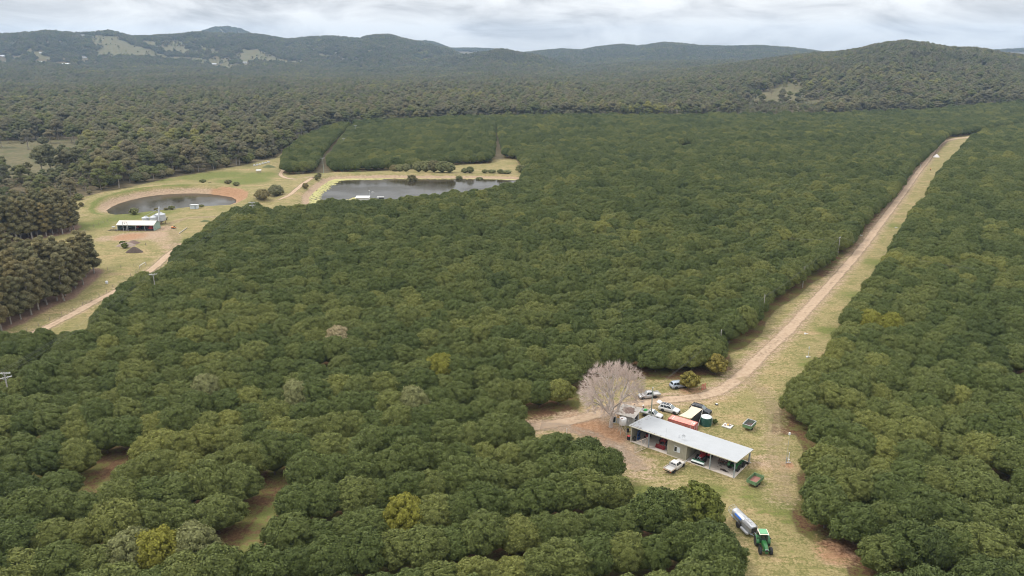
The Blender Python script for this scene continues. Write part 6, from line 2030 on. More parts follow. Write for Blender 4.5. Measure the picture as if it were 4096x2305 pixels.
# ------------------------------------------------------------------ the leafless tree
def bare_tree(name, label, base, ht, spread, seed, n_tip, twig_n, lean=(0, 0), mats=(None, None), group=None, low=.16, fork=.17, lift=False):
    """leafless crown: tips fill a broad dome, limbs gather them down to one trunk, twigs bristle from the ends"""
    rs = np.random.RandomState(seed)
    t = thing(name, label, "tree", base, 0, group)
    k = ht / 15.0
    T = []
    cz = ht * (low + .30)
    while len(T) < n_tip:
        d = rs.normal(size=3); d /= np.linalg.norm(d)
        if d[2] < -.55: continue
        r = rs.uniform(.45, 1.0) ** .6
        az = math.atan2(d[1], d[0])
        lump = 1 + .10 * sin(3 * az + seed) + .08 * sin(5 * az + 2)
        p = np.array([d[0] * spread / 2 * lump, d[1] * spread / 2 * lump, cz + d[2] * ((ht - cz) if d[2] > 0 else (cz - ht * low) * .9)])
        if lift and ((p[0] > -1.0 and p[2] < ht * .40) or (p[0] > 2.5 and p[2] < ht * .47)): continue
        T.append(np.array([lean[0] * 4, lean[1] * 4, 0]) * p[2] / ht + (p - np.array([0, 0, cz])) * r + np.array([0, 0, cz]))
    T = np.array(T)
    tb = MB(); tw = MB(); ends = []
    rad = lambda n: max(.012, .030 * n ** .46) * k
    def limb(p, q, n, bend):
        r0 = rad(n); mid = (p + q) / 2 + rs.normal(0, 1, 3) * np.linalg.norm(q - p) * bend
        for a, b_, s0, s1 in ((p, mid, 1.0, .9), (mid, q, .9, .8)):
            (tb if n > 3 else tw).tube(a, b_, r0 * s0, r0 * s1, 8 if n > 40 else (5 if n > 3 else 3), False)
    def split(idx, p, depth):
        n = len(idx)
        P_ = T[idx]
        if n <= 2:
            for q in P_:
                limb(p, q, 1, .10); ends.append((q, p))
            return
        c = P_.mean(0)
        f = .42 if depth < 2 else .5
        q = p + (c - p) * f + np.array([0, 0, .02 * ht * (depth < 3)])
        limb(p, q, n, .07)
        # two or three bundles by direction from the fork
        m = 3 if (n > 30 and rs.rand() < .45) else 2
        ctr = P_[rs.choice(n, m, replace=False)]
        for _ in range(6):
            lab = np.argmin(((P_[:, None] - ctr[None]) ** 2).sum(2), 1)
            ctr = np.array([P_[lab == j].mean(0) if np.any(lab == j) else ctr[j] for j in range(m)])
        for j in range(m):
            if np.any(lab == j):
                split(idx[lab == j], q, depth + 1)
    fk = np.array([lean[0], lean[1], ht * fork])
    R0 = .40 * k
    tb.tube((0, 0, -.4), fk * .45, R0 * 1.25, R0, 12, False); tb.tube(fk * .45, fk, R0, R0 * .9, 12, False)
    m = 5
    ctr = T[rs.choice(len(T), m, replace=False)]
    for _ in range(10):
        dd = T - fk; dd /= np.linalg.norm(dd, axis=1)[:, None]
        dc = ctr - fk; dc /= np.linalg.norm(dc, axis=1)[:, None]
        lab = np.argmax(dd @ dc.T, 1)
        ctr = np.array([T[lab == j].mean(0) if np.any(lab == j) else ctr[j] for j in range(m)])
    for j in range(m):
        if np.any(lab == j):
            split(np.nonzero(lab == j)[0], fk, 0)
    cen = np.array([0, 0, cz * .8])
    per = max(1, twig_n // max(1, len(ends)))
    for q, p in ends:
        for _ in range(per):
            s = rs.uniform(.35, 1.0); a = p + (q - p) * s
            o = a - cen; o /= np.linalg.norm(o); d = (q - p) / (np.linalg.norm(q - p) + 1e-6)
            nd = o * .75 + d * .35 + rs.normal(0, .42, 3) + np.array([0, 0, .22]); nd /= np.linalg.norm(nd)
            l_ = rs.uniform(.4, 1.15) * k
            tw.tube(a, a + nd * l_, .015 * k, .006 * k, 3, False)
    tb.build("trunk", mats[0] or BARK_BARE, t, smooth=True)
    tw.build("twigs", mats[1] or BARK_TWIG, t)
    return t
bp = at(*z1(585, 745))
bt = bare_tree("bare_tree", "large leafless tree with pinkish grey twigs beside the tin shed", (bp.x, bp.y, 0), 15.2, 14.6, 6, 1000, 14500, (.25, .1), lift=True)
# ------------------------------------------------------------------ bushes
def bush(label, px, py, R, ht, m, seed, n=2600, name="bush", size=.2, base=.15, cat="bush", group=None):
    p = atg(px, py)
    t = thing(name, label, cat, (p.x, p.y, p.z - .05), seed * 1.3, group)
    link_mesh("foliage", orchard_crown(700 + seed, R=R, ht=ht, nl=max(10, int(R * 8)), n=n, size=size, m=m, base=base), t)
    link_mesh("stem", trunk_mesh(800 + seed, ht=ht * .5, r=.05 * R, spread=R * .4, name="stem"), t)
    return t
bush("round bush mottled yellow and rust in front of the grey wagon", *z1(1350, 380), 2.6, 4.6, LEAF_MANGO, 1, 4200, "mottled_tree", .24, .5, "tree")
bush("yellow-green tree at the foot of the second roadside pole", *z1(1600, 235), 3.0, 5.6, LEAF_MANGO, 2, 5000, "yellowing_tree", .24, .5, "tree")
bush("rounded green bush at the back of the rainwater tank", *z1(1590, 715), .7, 1.2, LEAF_ORCH, 3, 500)
bush("taller broad tree with brighter leaves at the clearing's lower edge", 2790, 2125, 4.6, 9.0, leaf_mat("bright_leaves", [(.0, (.11, .125, .026)), (1, (.13, .14, .03))], .02), 4, 9000, "broad_tree", .25, .8, "tree")
bush("small isolated tree on the grass strip left of the dirt track", 3463, 895, 1.6, 3.4, LEAF_PALE, 5, 1500, "small_tree", .2, .9, "tree")
bush("dark grey-green bush between the two dams, left one of the pair", *[980 + 420 / 5.855, 600 + 1190 / 5.855], 4.2, 5.6, LEAF_BUSH, 6, 5000, size=.26)
bush("brownish green bush between the two dams, right one of the pair", *[980 + 730 / 5.855, 600 + 1075 / 5.855], 4.6, 6.2, LEAF_EUC, 7, 5000, size=.26)
bush("dark round shrub on the bank of the long dam, beside the track", *[980 + 1420 / 5.855, 600 + 905 / 5.855], 2.1, 3.4, LEAF_BUSH, 8, 2200)
bush("narrow shrub at the corner where the dam track turns, left one", *[980 + 1685 / 5.855, 600 + 715 / 5.855], 1.7, 3.8, LEAF_EUC, 9, 1800)
bush("narrow shrub at the corner where the dam track turns, right one", *[980 + 1745 / 5.855, 600 + 670 / 5.855], 1.6, 3.9, LEAF_BUSH, 10, 1800)
for i, (x, y, r, h) in enumerate([(1250, 432, 3.2, 4.2), (1290, 430, 3.0, 4.4), (1340, 428, 2.6, 4.6), (1390, 446, 3.0, 5.6), (1450, 430, 3.6, 6.0), (1510, 428, 3.8, 6.4), (1580, 428, 4.0, 6.6), (1650, 428, 4.0, 6.4), (1715, 428, 3.2, 5.8)]):
    bush(f"olive shrub in the thicket on the long dam's far bank, {ordn(i + 1)} from the left", *z7p(x, y), r * 1.3, h * 1.15, LEAF_PALE if i % 3 else LEAF_BUSH, 20 + i, 3000, "bank_shrub", .26, .2, "shrub", "shrubs on the long dam's far bank")
for i, (x, y, r, h) in enumerate([(1795, 442, 2.4, 2.6), (1845, 436, 2.8, 3.2), (1890, 434, 3.0, 4.4), (1968, 443, 2.6, 2.0), (2015, 438, 2.2, 2.4), (2075, 441, 3.0, 2.2), (2150, 436, 2.6, 2.8), (2205, 442, 3.2, 2.2)]):
    bush(f"low reedy shrub on the long dam's far bank, {ordn(i + 1)} from the left", *z7p(x, y), r, h, LEAF_PALE, 40 + i, 1200, "low_shrub", .22, .1, "shrub", "low shrubs on the long dam's far bank")
bush("light round tree standing alone where the tan clearing meets the orchard", *z7p(2325, 412), 3.6, 5.4, LEAF_PALE, 50, 4000, "pale_tree", .26, .3, "tree")
for i, (x, y, r, h, w) in enumerate([(690, 748, 2.4, 3.4, "bushy shrub on the ring dam's near bank behind the green farm shed"), (945, 705, 1.2, 1.5, "small shrub at the ring dam's edge above the silos"), (1120, 690, 1.7, 2.0, "straw-green shrub at the ring dam's edge left of the white hut"), (1060, 697, 1.2, 1.2, "low tuft at the ring dam's edge right of the auger"), (1470, 662, 1.3, 1.2, "low tuft right of the white hut"),
                                 (1570, 465, 1.5, 1.4, "dark shrub on top of the ring dam's red bank"), (1490, 430, 2.0, 2.2, "grey shrub behind the ring dam's red bank"), (1790, 480, 2.4, 2.6, "grey-green shrub on the slope right of the ring dam, left one"), (1880, 490, 2.2, 2.3, "grey-green shrub on the slope right of the ring dam, right one"), (75, 660, 1.5, 2.2, "small dark shrub on the ring dam's left bank"),
                                 (40, 580, 3.0, 3.6, "pale rounded bush at the forest edge left of the ring dam")]):
    bush(w, *z5p(x, y), r, h, LEAF_BUSH if i % 2 else LEAF_PALE, 60 + i, 1300, "shrub", .22, .1, "shrub")

# ------------------------------------------------------------------ poles and lines
def pole(label, top, ht, arms=(), arm_rz=0.0, r=.15, m=None, transformer=False, group="power poles", cat="power pole"):
    """top: photo pixel of the tip"""
    p = at(top[0], top[1], ht)
    for _ in range(5):
        z = zat(p.x, p.y); p = at(top[0], top[1], ht + z)
    t = thing("power_pole", label, cat, (p.x, p.y, z), 0, group)
    mb = MB(); mb.tube((0, 0, -.5), (0, 0, ht), r * 1.15, r * .8, 10); mb.build("pole", m or POLE_M, t)
    pins = []
    for dz, half, rz in arms:
        a = MB(); a.box((0, 0, ht - dz), (half * 2, .16, .16), rz=rz)
        ca = a.build("crossarm", MARK, t)
        ins = MB()
        for q in (-.92, -.35, .35, .92):
            c = Vector((cos(rz) * half * q, sin(rz) * half * q, ht - dz + .08)); ins.lathe([(.05, 0), (.07, .08), (.05, .12), (.06, .2), (.01, .24)], c, 8)
            pins.append(Vector((p.x, p.y, z)) + c + Vector((0, 0, .24)))
        ins.build("insulator", GALV_L, ca)
        b_ = MB()
        for q in (1, -1):
            b_.tube((cos(rz) * half * .6 * q, sin(rz) * half * .6 * q, ht - dz), (0, 0, ht - dz - .7), .03, None, 5)
        b_.build("brace", GALV, t)
    if not arms:
        c = MB(); c.lathe([(r * .9, ht), (r * 1.1, ht + .04), (.02, ht + .14)], n=10); c.build("cap", WHITE, t)
        pins = [Vector((p.x, p.y, z + ht - .15)), Vector((p.x, p.y, z + ht - .45))]
    if transformer:
        tb = MB(); tb.box((.0, -.42, ht - 3.2), (1.0, .7, 1.2)); tb.tube((.25, -.42, ht - 2.6), (.25, -.42, ht - 2.2), .06); tb.tube((-.25, -.42, ht - 2.6), (-.25, -.42, ht - 2.2), .06); tb.build("transformer", GALV, t, bevel=.04)
    return t, pins
def span(label, A, B, sag=.9, r=.014, group="overhead lines", k=None):
    mb = MB()
    for a, b in zip(A, B):
        pts = [a.lerp(b, i / 14) - Vector((0, 0, sag * 4 * (i / 14) * (1 - i / 14))) for i in range(15)]
        mb.path(pts, r, 4)
    return tag(mb.build("power_line", WIRE), label, "power line", group)
AD = RAD(20)
pA, nA = pole("grey power pole with two crossarms at the far left, above the orchard", (15.5, 1489), 10.5, ((.25, 1.35, .05), (1.35, 1.3, .7)), r=.17)
pB, nB = pole("power pole with white crossarm rising from trees beside the western track", (612, 1096), 10.0, ((.15, 1.25, AD),))
pC, nC = pole("power pole with two crossarms and a transformer near the silos", (1007.6, 809), 10.5, ((.15, 1.5, AD), (1.5, 1.5, AD)), transformer=True)
pD, nD = pole("pale power pole with one crossarm beside the long dam's corner", (1290.5, 632), 10.3, ((.12, 1.3, AD),), m=POLE_G)
pE, nE = pole("power pole with one crossarm in the alley behind the long dam", (1374, 553.5), 10.3, ((.12, 1.3, AD),), m=POLE_G)
pF, nF_ = pole("farthest power pole with one crossarm at the orchard's back edge", (1421, 502), 10.3, ((.12, 1.3, AD),), m=POLE_G)
for a, b, l in ((nA, nB, "wires from the far left pole to the track-side pole"), (nB, nC, "wires from the track-side pole to the transformer pole"), (nC, nD, "wires from the transformer pole to the dam corner pole"), (nD, nE, "wires from the dam corner pole along the alley"), (nE, nF_, "wires from the alley pole to the farthest pole")):
    span(l, (a[0], a[1], a[3]), (b[0], b[1], b[3]), 1.2)
pY, nY = pole("slim green-grey pole with white cap behind the shed roof", (2611.5, 1550), 8.6, (), r=.13, m=POLE_G, group="poles along the grass strip")
pG, nG = pole("bare timber pole on the strip's left edge, nearest the round bush", (2886, 1321), 6.6, (), r=.13, group="poles along the grass strip")
pH, nH = pole("bare timber pole on the strip's left edge, second up the strip", (3060, 1181), 8.1, (), r=.13, group="poles along the grass strip")
pI, nI = pole("bare timber pole half hidden in trees, third up the strip", (3220, 1068), 7.6, (), r=.13, group="poles along the grass strip")
pJ, nJ = pole("timber pole with crossing wires, highest up the grass strip", (3360.5, 949), 8.0, ((.2, .8, .9),), r=.15, group="poles along the grass strip")
for a, b, l in ((nG, nY, "wires from the nearest strip pole down to the shed pole"), (nH, nG, "wires between the two nearest strip poles"), (nI, nH, "wires to the half hidden strip pole"), (nJ[:2], nI, "wires from the crossing pole down the strip")):
    span(l, a, b, .7, .012)
lft = at(3150, 948, 8.2); rgt = at(3900, 1075, 8.5)
span("wires running left from the crossing pole over the orchard", nJ[:2], [lft, lft + Vector((0, 0, -.3))], 1.0, .012)
span("wires running right from the crossing pole over the orchard", nJ[2:], [rgt, rgt + Vector((0, 0, -.3))], 1.6, .012)

# ------------------------------------------------------------------ fences
def fence(label, px, step=4.5, h=1.25):
    P = catmull([tuple(atg(*p))[:2] for p in px], 10)
    L_ = np.concatenate([[0], np.cumsum(np.hypot(*np.diff(P, axis=0).T))])
    n = int(L_[-1] / step)
    s = np.linspace(0, L_[-1], n + 1)
    X = np.interp(s, L_, P[:, 0]); Y = np.interp(s, L_, P[:, 1]); Z = zf(X, Y)
    t = thing("wire_fence", label, "fence", (X[0], Y[0], Z[0]), 0, "wire fences")
    o = Vector((X[0], Y[0], Z[0]))
    pm = MB(); pm.tube((0, 0, -.2), (0, 0, h), .075, .065, 7); me = None
    for i, (x, y, z) in enumerate(zip(X, Y, Z)):
        if i >= 100: break
        if me is None:
            ob = pm.build("post", TIMBER, t); me = ob.data
        else:
            ob = link_mesh("post", me, t)
        ob.location = Vector((x, y, z)) - o; ob.rotation_euler = (random.uniform(-.04, .04), random.uniform(-.04, .04), 0)
    w = MB()
    for hh in (.35, .75, 1.12):
        w.path([Vector((x, y, z + hh)) - o for x, y, z in zip(X, Y, Z)], .008, 4)
    w.build("wire", WIRE, t)
    return t
random.seed(3)
fence("wire fence with dark posts between the plantation and the reddish track", [(-60, 1398), (0, 1372), (100, 1330), (200, 1283), (300, 1240), (400, 1186), (470, 1142), (545, 1092)])
fence("wire fence below the green farm shed, running to the further plantation", [(300, 946), (334, 931), (365, 915), (400, 900), (430, 886)], 4.0)
fence("wire fence crossing the grass at the white rail beside the track", [(430, 1080), (500, 1072), (560, 1066), (585, 1060)], 4.0)
fence("short fence from the white rail down towards the reddish track", [(565, 1068), (556, 1085), (545, 1100)], 3.0)
a = atg(560, 1074); b = atg(582, 1060)
m = MB(); m.tube((0, 0, 1.1), (b.x - a.x, b.y - a.y, 1.1), .10, None, 8)
for q in (0, 1):
    m.tube(((b.x - a.x) * q, (b.y - a.y) * q, -.2), ((b.x - a.x) * q, (b.y - a.y) * q, 1.2), .09)
tag(m.build("white_rail", MARK, None, a), "long pale rail on posts where the fence meets the track", "rail")

# ------------------------------------------------------------------ green farm shed by the ring dam
fl = at(*z6(468, 948)); fr = at(*z6(1432, 955))
FA = heading(fl, fr); FLN = (fr - fl).length; FD_ = 6.2
fs = thing("farm_shed", "open-fronted green farm shed with cream gable roof near the ring dam", "shed", (fl.x, fl.y, zat(fl.x, fl.y)), FA)
EH, AH = 2.75, 4.05
m = MB(); m.prism([(0, 0), (FD_, 0), (FD_, EH), (FD_ / 2, AH), (0, EH)], FLN - .06, FLN, "X"); m.build("end_wall", PALE_GREEN, fs)
m = MB(); m.prism([(0, 0), (FD_, 0), (FD_, EH), (FD_ / 2, AH), (0, EH)], 0, .06, "X"); m.build("end_wall", PALE_GREEN, fs)
m = MB(); m.box((FLN / 2, FD_ - .04, EH / 2), (FLN - .14, .06, EH)); m.build("back_wall", PALE_GREEN, fs)
m = MB(); m.prism([(-.35, EH - .12), (FD_ / 2, AH + .03), (FD_ + .35, EH - .12), (FD_ + .35, EH - .02), (FD_ / 2, AH + .13), (-.35, EH - .02)], -.3, FLN + .3, "X"); m.build("roof", CREAM_ROOF, fs)
m = MB(); m.box((FLN / 2, -.40, EH - .10), (FLN + .6, .12, .14)); m.build("gutter", CREAM_T, fs)
for k in range(5):
    m = MB(); m.box((min(max(.12, k * FLN / 4), FLN - .12), .08, EH / 2), (.18, .18, EH - .06)); m.build("post", GALV_L, fs)
m = MB(); m.box((FLN / 2, FD_ / 2, .03), (FLN, FD_, .06)); m.build("floor", mat("earth_floor", (.16, .11, .08), .95, var=.3), fs)
def fsl(x, y, z=.06):
    return (fl.x + cos(FA) * x - sin(FA) * y, fl.y + sin(FA) * x + cos(FA) * y, zat(fl.x, fl.y) + z)
tractor("red tractor in the green farm shed, second bay from the left", fsl(8.4, 4.0), FA - pi / 2, RED_T, RIM_W, cab=False, s=.95)
tractor("red tractor in the green farm shed, third bay from the left", fsl(12.4, 4.4), FA - pi / 2 + .2, RED_T, RIM_W, cab=False, s=.8)
hv = thing("red_harvester", "boxy red harvester in the green farm shed's right bay", "machine", fsl(14.9, 2.2), FA - pi / 2)
m = MB(); m.box((0, 0, 1.3), (1.5, 1.7, 1.3)); m.box((.9, 0, .8), (.5, 1.9, .7)); m.box((-.2, 0, 2.05), (1.0, 1.5, .25)); m.build("body", RED_T, hv, bevel=.05)
m = MB(); m.tube((1.25, -1.0, .35), (1.25, 1.0, .35), .22); m.build("pickup_roller", DARKSTEEL, hv)
for x in (.5, -.55):
    for y in (.85, -.85):
        wheel(hv, (x, y, .4), .4, .26, RIM_W, .5)
lw_ = thing("flat_wagon", "low dark flat wagon in the green farm shed's left bay", "wagon", fsl(2.6, 2.6), FA)
m = MB(); m.box((0, 0, .72), (3.4, 1.7, .1)); m.box((-1.6, 0, 1.0), (.06, 1.7, .5)); m.build("deck", GALV, lw_)
for x in (1.1, -1.1):
    for y in (.8, -.8):
        wheel(lw_, (x, y, .34), .34, .2, RIM_D, .5)
# portal hoist in front
hp = thing("portal_hoist", "tall grey portal hoist standing before the green farm shed", "hoist", fsl(3.3, -.9, -.02), FA)
for x in (0, 2.1):
    m = MB(); m.box((x, 0, 2.15), (.16, .16, 4.3)); m.build("leg", GALV_L, hp)
m = MB(); m.box((1.05, 0, 4.36), (2.4, .16, .12)); m.tube((.1, 0, 3.9), (.6, 0, 4.3), .03); m.tube((2.0, 0, 3.9), (1.5, 0, 4.3), .03); m.build("beam", RUST, hp)
m = MB(); m.tube((1.05, 0, 4.3), (1.05, 0, 3.5), .03); m.box((1.05, 0, 3.75), (.2, .2, .4)); m.build("hook_block", RUST, hp)
m = MB()
rg = random.Random(2)
for k in range(26):
    x = rg.uniform(-3.5, .4); y = rg.uniform(-.5, 1.2); a = rg.uniform(-.4, .4); l_ = rg.uniform(.8, 2)
    m.box((x, y, rg.uniform(.08, .35)), (l_, .12, .08), rz=a)
tag(m.build("scrap_heap", mat("scrap", (.12, .10, .09), .9, var=.5, scale=6), None, fsl(-.4, -.2, 0), rz=FA), "heap of dark scrap beside the green farm shed's left end", "scrap heap")
m = MB(); m.box((0, 0, .85), (1.5, .5, .45)); m.tube((-.5, 0, 0), (-.5, 0, .7), .05); m.tube((.5, 0, 0), (.5, 0, .7), .05)
p = at(*z6(365, 895)); tag(m.build("white_trough", WHITE, None, (p.x, p.y, zat(p.x, p.y)), bevel=.04), "small white trough on legs left of the green farm shed", "trough")
m = MB(); m.box((0, 0, .95), (1.1, .4, .3)); m.tube((0, 0, 0), (0, 0, .8), .05)
p = at(*z6(1460, 935)); tag(m.build("letter_box", CREAM_T, None, (p.x, p.y, zat(p.x, p.y)), bevel=.03), "small cream box on a stake at the green shed's right corner", "box")

# silos, auger
def silo(label, bx, P, r, top_row, eave_row, legs=0.0):
    z0 = zat(P[0], P[1])
    ev = top_z(P, eave_row) - z0; ap = ev + r * .42
    t = thing("grain_silo", label, "silo", (P[0], P[1], z0), 0, "silos behind the green farm shed")
    m = MB(); prof = [(r, legs)]
    k = legs
    while k < ev - .35:
        prof += [(r * 1.012, k + .1), (r, k + .28)]; k += .34
    prof += [(r, ev), (r * 1.03, ev + .03)]
    m.lathe(prof, n=36); m.build("wall", SILO, t, smooth=True)
    m = MB(); m.lathe([(r * 1.05, ev + .03), (r * .25, ap - .05), (r * .22, ap + .12), (.01, ap + .16)], n=36); m.build("cone_roof", GALV_L, t, smooth=True)
    if legs:
        m = MB(); m.lathe([(.25, .5), (r * .98, legs)], n=24); m.build("hopper", GALV, t, smooth=True)
        for q in range(6):
            a = q * pi / 3; m = MB(); m.tube((cos(a) * r * .9, sin(a) * r * .9, 0), (cos(a) * r * .95, sin(a) * r * .95, legs + .1), .07); m.build("leg", RUST, t)
    return t, Vector((P[0], P[1], z0 + ap))
def col(px, y):
    """ground point at depth y in the column of photo pixel px"""
    d = ray(px, 880); return (d[0] / d[1] * y, y)
s1, q1 = silo("small bluish grain silo, leftmost of the three", 0, col(583, 351), 1.65, 0, 871)
s2, q2 = silo("pale middle grain silo with white cone roof", 0, col(618, 350), 1.95, 0, 868)
s3, q3 = silo("largest grain silo, on rusty legs at the right", 0, col(643, 352), 2.35, 0, 858, 1.7)
bs = Vector((*col(631, 345.5), 0)); bs.z = zat(bs.x, bs.y) + .3
tp = Vector((*col(643.8, 348.5), 0)); tp.z = top_z(tp, 827)
au = thing("grain_auger", "long pale auger tube leaning up over the grain silos", "auger", bs)
m = MB(); m.tube((0, 0, 0), tp - bs, .28, None, 12); m.box((0, 0, .1), (.7, .7, .6)); m.build("tube", GALV_L, au)
m = MB()
for q in (q1, q2, q3):
    m.tube(tp - bs + Vector((0, 0, -.9 if q is q1 else -1.2)), q - bs, .10, None, 8)
m.build("spout", GALV_L, au)
p = at(*z6(1770, 680)); ck = thing("elevator_hopper", "black and white hopper chute beside the largest silo", "hopper", (p.x, p.y, zat(p.x, p.y)), .3)
m = MB(); m.box((0, 0, 1.0), (.5, .5, 1.6), ry=.35, taper=.7); m.build("chute", PLASTIC, ck)
m = MB(); m.box((-.35, 0, 1.95), (.5, .5, .4), ry=.35); m.build("hood", WHITE, ck)
# hut on the dam bank
p = atg(*z5p(1388, 680)); ht_ = thing("pump_hut", "small white hut on the near edge of the ring dam", "hut", (p.x, p.y, p.z), .02)
m = MB(); m.box((0, 0, .95), (3.7, 2.4, 2.0)); m.build("wall", mat("hut_wall", (.50, .54, .58), .6, var=.08), ht_)
m = MB(); m.box((0, 0, 2.02), (4.1, 2.8, .10), rx=-.07); m.build("roof", TANKW, ht_)
m = MB(); m.box((.9, -1.215, .9), (.8, .03, 1.7)); m.build("door", GALV, ht_)
# mower, log, heaps
p = atg(*z6(1940, 885)); mw = thing("ride_on_mower", "orange and black ride-on mower on the grass right of the green shed", "mower", p, 2.7)
m = MB(); m.box((.5, 0, .62), (1.1, .75, .42)); m.box((-.5, 0, .5), (.9, .8, .25)); m.build("body", ORANGE, mw, bevel=.06)
m = MB(); m.box((-.4, 0, .8), (.5, .5, .16)); m.box((-.65, 0, 1.05), (.12, .48, .45)); m.build("seat", PLASTIC, mw, bevel=.04)
m = MB(); m.tube((.2, 0, .8), (-.05, 0, 1.1), .03); m.lathe([(.17, 1.09), (.19, 1.11), (.17, 1.13)], (-.06, 0, 0), 12); m.build("steering_wheel", PLASTIC, mw)
m = MB(); m.lathe([(.75, .12), (.8, .2), (.75, .30), (.01, .32)], (.1, 0, 0), 18); m.build("cutting_deck", DARKSTEEL, mw)
for x, r_ in ((.9, .22), (-.55, .32)):
    for y in (.45, -.45):
        wheel(mw, (x, y, r_), r_, .2, RIM_W, .5)
a = atg(*z6(2090, 1025)); b = atg(*z6(2290, 880))
m = MB(); m.tube((0, 0, .22), (b.x - a.x, b.y - a.y, b.z - a.z + .22), .22, .18, 10)
tag(m.build("log", mat("pale_log", (.42, .38, .32), .8, var=.25), None, a, smooth=True), "long pale log lying on the grass right of the green farm shed", "log")
def heap(name, label, px, py, rx, ry, h, m_, seed, rz=0.0):
    rs = random.Random(seed); mb = MB()
    n, k = 28, 7
    vs = []; fs = []
    for j in range(k + 1):
        t = j / k
        for i in range(n):
            a = 2 * pi * i / n
            w = (1 - t) * (1 + .14 * sin(a * 3 + seed) + rs.uniform(-.06, .06))
            vs.append((cos(a) * rx * w, sin(a) * ry * w, -.15 + (h + .15) * (1 - (1 - t) ** 1.5) * (1 + rs.uniform(-.07, .07))))
    for j in range(k):
        for i in range(n):
            q = (i + 1) % n
            fs.append((j * n + i, j * n + q, (j + 1) * n + q, (j + 1) * n + i))
    fs.append(tuple(k * n + i for i in range(n)))
    mb.add(vs, fs)
    return tag(mb.build(name, m_, None, atg(px, py), smooth=True, rz=rz), label, "heap")
heap("mulch_heap", "dark brown heap of mulch on the grass below the green shed", 540, 1008, 3.6, 2.4, 2.1, MULCH, 3)
heap("spoil_heap", "greyish weedy heap of soil above the dark mulch heap", 505, 984, 4.2, 2.8, 1.6, SPOIL, 5)
heap("brush_heap", "reddish brown heap of dead branches beside the weedy soil heap", 533, 975, 3.0, 1.8, 1.4, LITTER, 6, .3)
heap("grass_heap", "flat dark green mound on the grass near the orchard corner", *z5p(1508, 830), 2.8, 1.8, .8, mat("weedy_mound", (.10, .11, .04), .95, var=.4, scale=2, bump=.8), 8)
heap("grass_heap", "low dark mound of cut branches near the beehives", *[980 + 560 / 5.855, 600 + 405 / 5.855], 5.0, 3.0, 1.6, MATS["weedy_mound"], 9)
heap("lime_heap", "bright white heap of lime on the grass strip", 3745, 629, 2.4, 2.0, 2.2, LIME, 4)
for i, (x, y, r, lb) in enumerate([(488, 978, 1.1, "small green shrub on the weedy soil heap, left one"), (497, 980, 1.2, "small green shrub on the weedy soil heap, right one"), (500, 993, 1.6, "low bush at the foot of the weedy soil heap")]):
    bush(lb, x, y, r, r * 1.5, LEAF_ORCH, 90 + i, 700, "shrub", .2, .1, "shrub")
m = MB(); m.tube((0, 0, 0), (0, 0, 1.1), .09); m.box((0, 0, .5), (.3, .3, 1.0), taper=.6)
tag(m.build("stump", TIMBER, None, atg(584, 982)), "grey stump standing in the grass below the green shed", "stump")
# hives and shelter
for i, (x, y) in enumerate([(222, 378), (287, 366), (348, 352), (415, 332), (480, 316), (552, 298)]):
    p = atg(980 + x / 5.855, 600 + y / 5.855)
    t = thing("beehive", f"white beehive stack at the forest edge, {ordn(i + 1)} from the left in the row", "beehive", p, .3 + .1 * i, "beehives in a row at the forest edge")
    m = MB(); m.box((0, 0, .45), (1.5, 1.2, .65)); m.box((0, 0, .9 if i % 2 else .8), (1.0, .9, .5)); m.build("box", WHITE, t, bevel=.03)
    m = MB(); m.box((0, 0, .07), (1.6, 1.3, .1)); m.build("pallet", TIMBER, t)
p = atg(980 + 325 / 5.855, 600 + 538 / 5.855); t = thing("field_shelter", "little white-roofed table shelter standing alone on the meadow", "shelter", p, .15)
m = MB(); m.box((0, 0, 1.9), (3.4, 1.9, .10), rx=.2); m.build("roof", WHITE, t)
for x in (-1.3, 1.3):
    for y in (-.6, .6):
        m = MB(); m.tube((x, y, 0), (x, y, 1.85), .06); m.build("leg", TIMBER, t)
m = MB(); m.box((0, 0, .85), (2.8, 1.2, .08)); m.build("shelf", TIMBER, t)
# pumps at the long dam
p = atg(1452, 806); t = thing("pump_shed", "white-roofed pump shed on the near shore of the long dam", "shed", p, 0)
m = MB(); m.box((0, 0, 1.2), (7.0, 3.2, 2.4)); m.build("wall", HOUSE_W, t)
m = MB(); m.box((0, 0, 2.5), (7.6, 4.0, .12), rx=.12); m.build("roof", WHITE, t)
p = atg(1503, 814); t = thing("pump_cover", "white gabled pump cover right of the white pump shed", "shed", p, .25)
m = MB(); m.prism([(-1.5, 1.0), (1.5, 1.0), (0, 2.3)], -1.8, 1.8, "X"); m.build("roof", WHITE, t)
m = MB(); m.box((0, 0, .5), (3.4, 2.8, 1.0)); m.build("wall", GALV_L, t)
p = atg(1523, 808); t = thing("filter_frame", "dark filter stand with flat white top at the long dam", "stand", p, 0)
m = MB(); m.box((0, 0, 2.7), (3.8, 1.6, .14)); m.build("top", WHITE, t)
m = MB(); m.box((.5, 0, 1.3), (2.6, 1.2, 2.6)); m.build("housing", DARKSTEEL, t)
p = atg(1479, 803); t = thing("level_mast", "thin mast with white ball beside the white pump shed", "mast", p)
m = MB(); m.tube((0, 0, 0), (0, 0, 5.4), .05); m.build("pole", GALV, t)
m = MB(); m.ball((0, 0, 5.5), .26); m.build("ball", WHITE, t)
p = Vector((*at(1491, 770, DAM2Z)[:2], DAM2Z)); t = thing("float", "small white float on the long dam's dark water", "float", p)
m = MB(); m.ball((0, 0, .1), .7, sc=(1.4, .6, .35)); m.build("hull", WHITE, t)
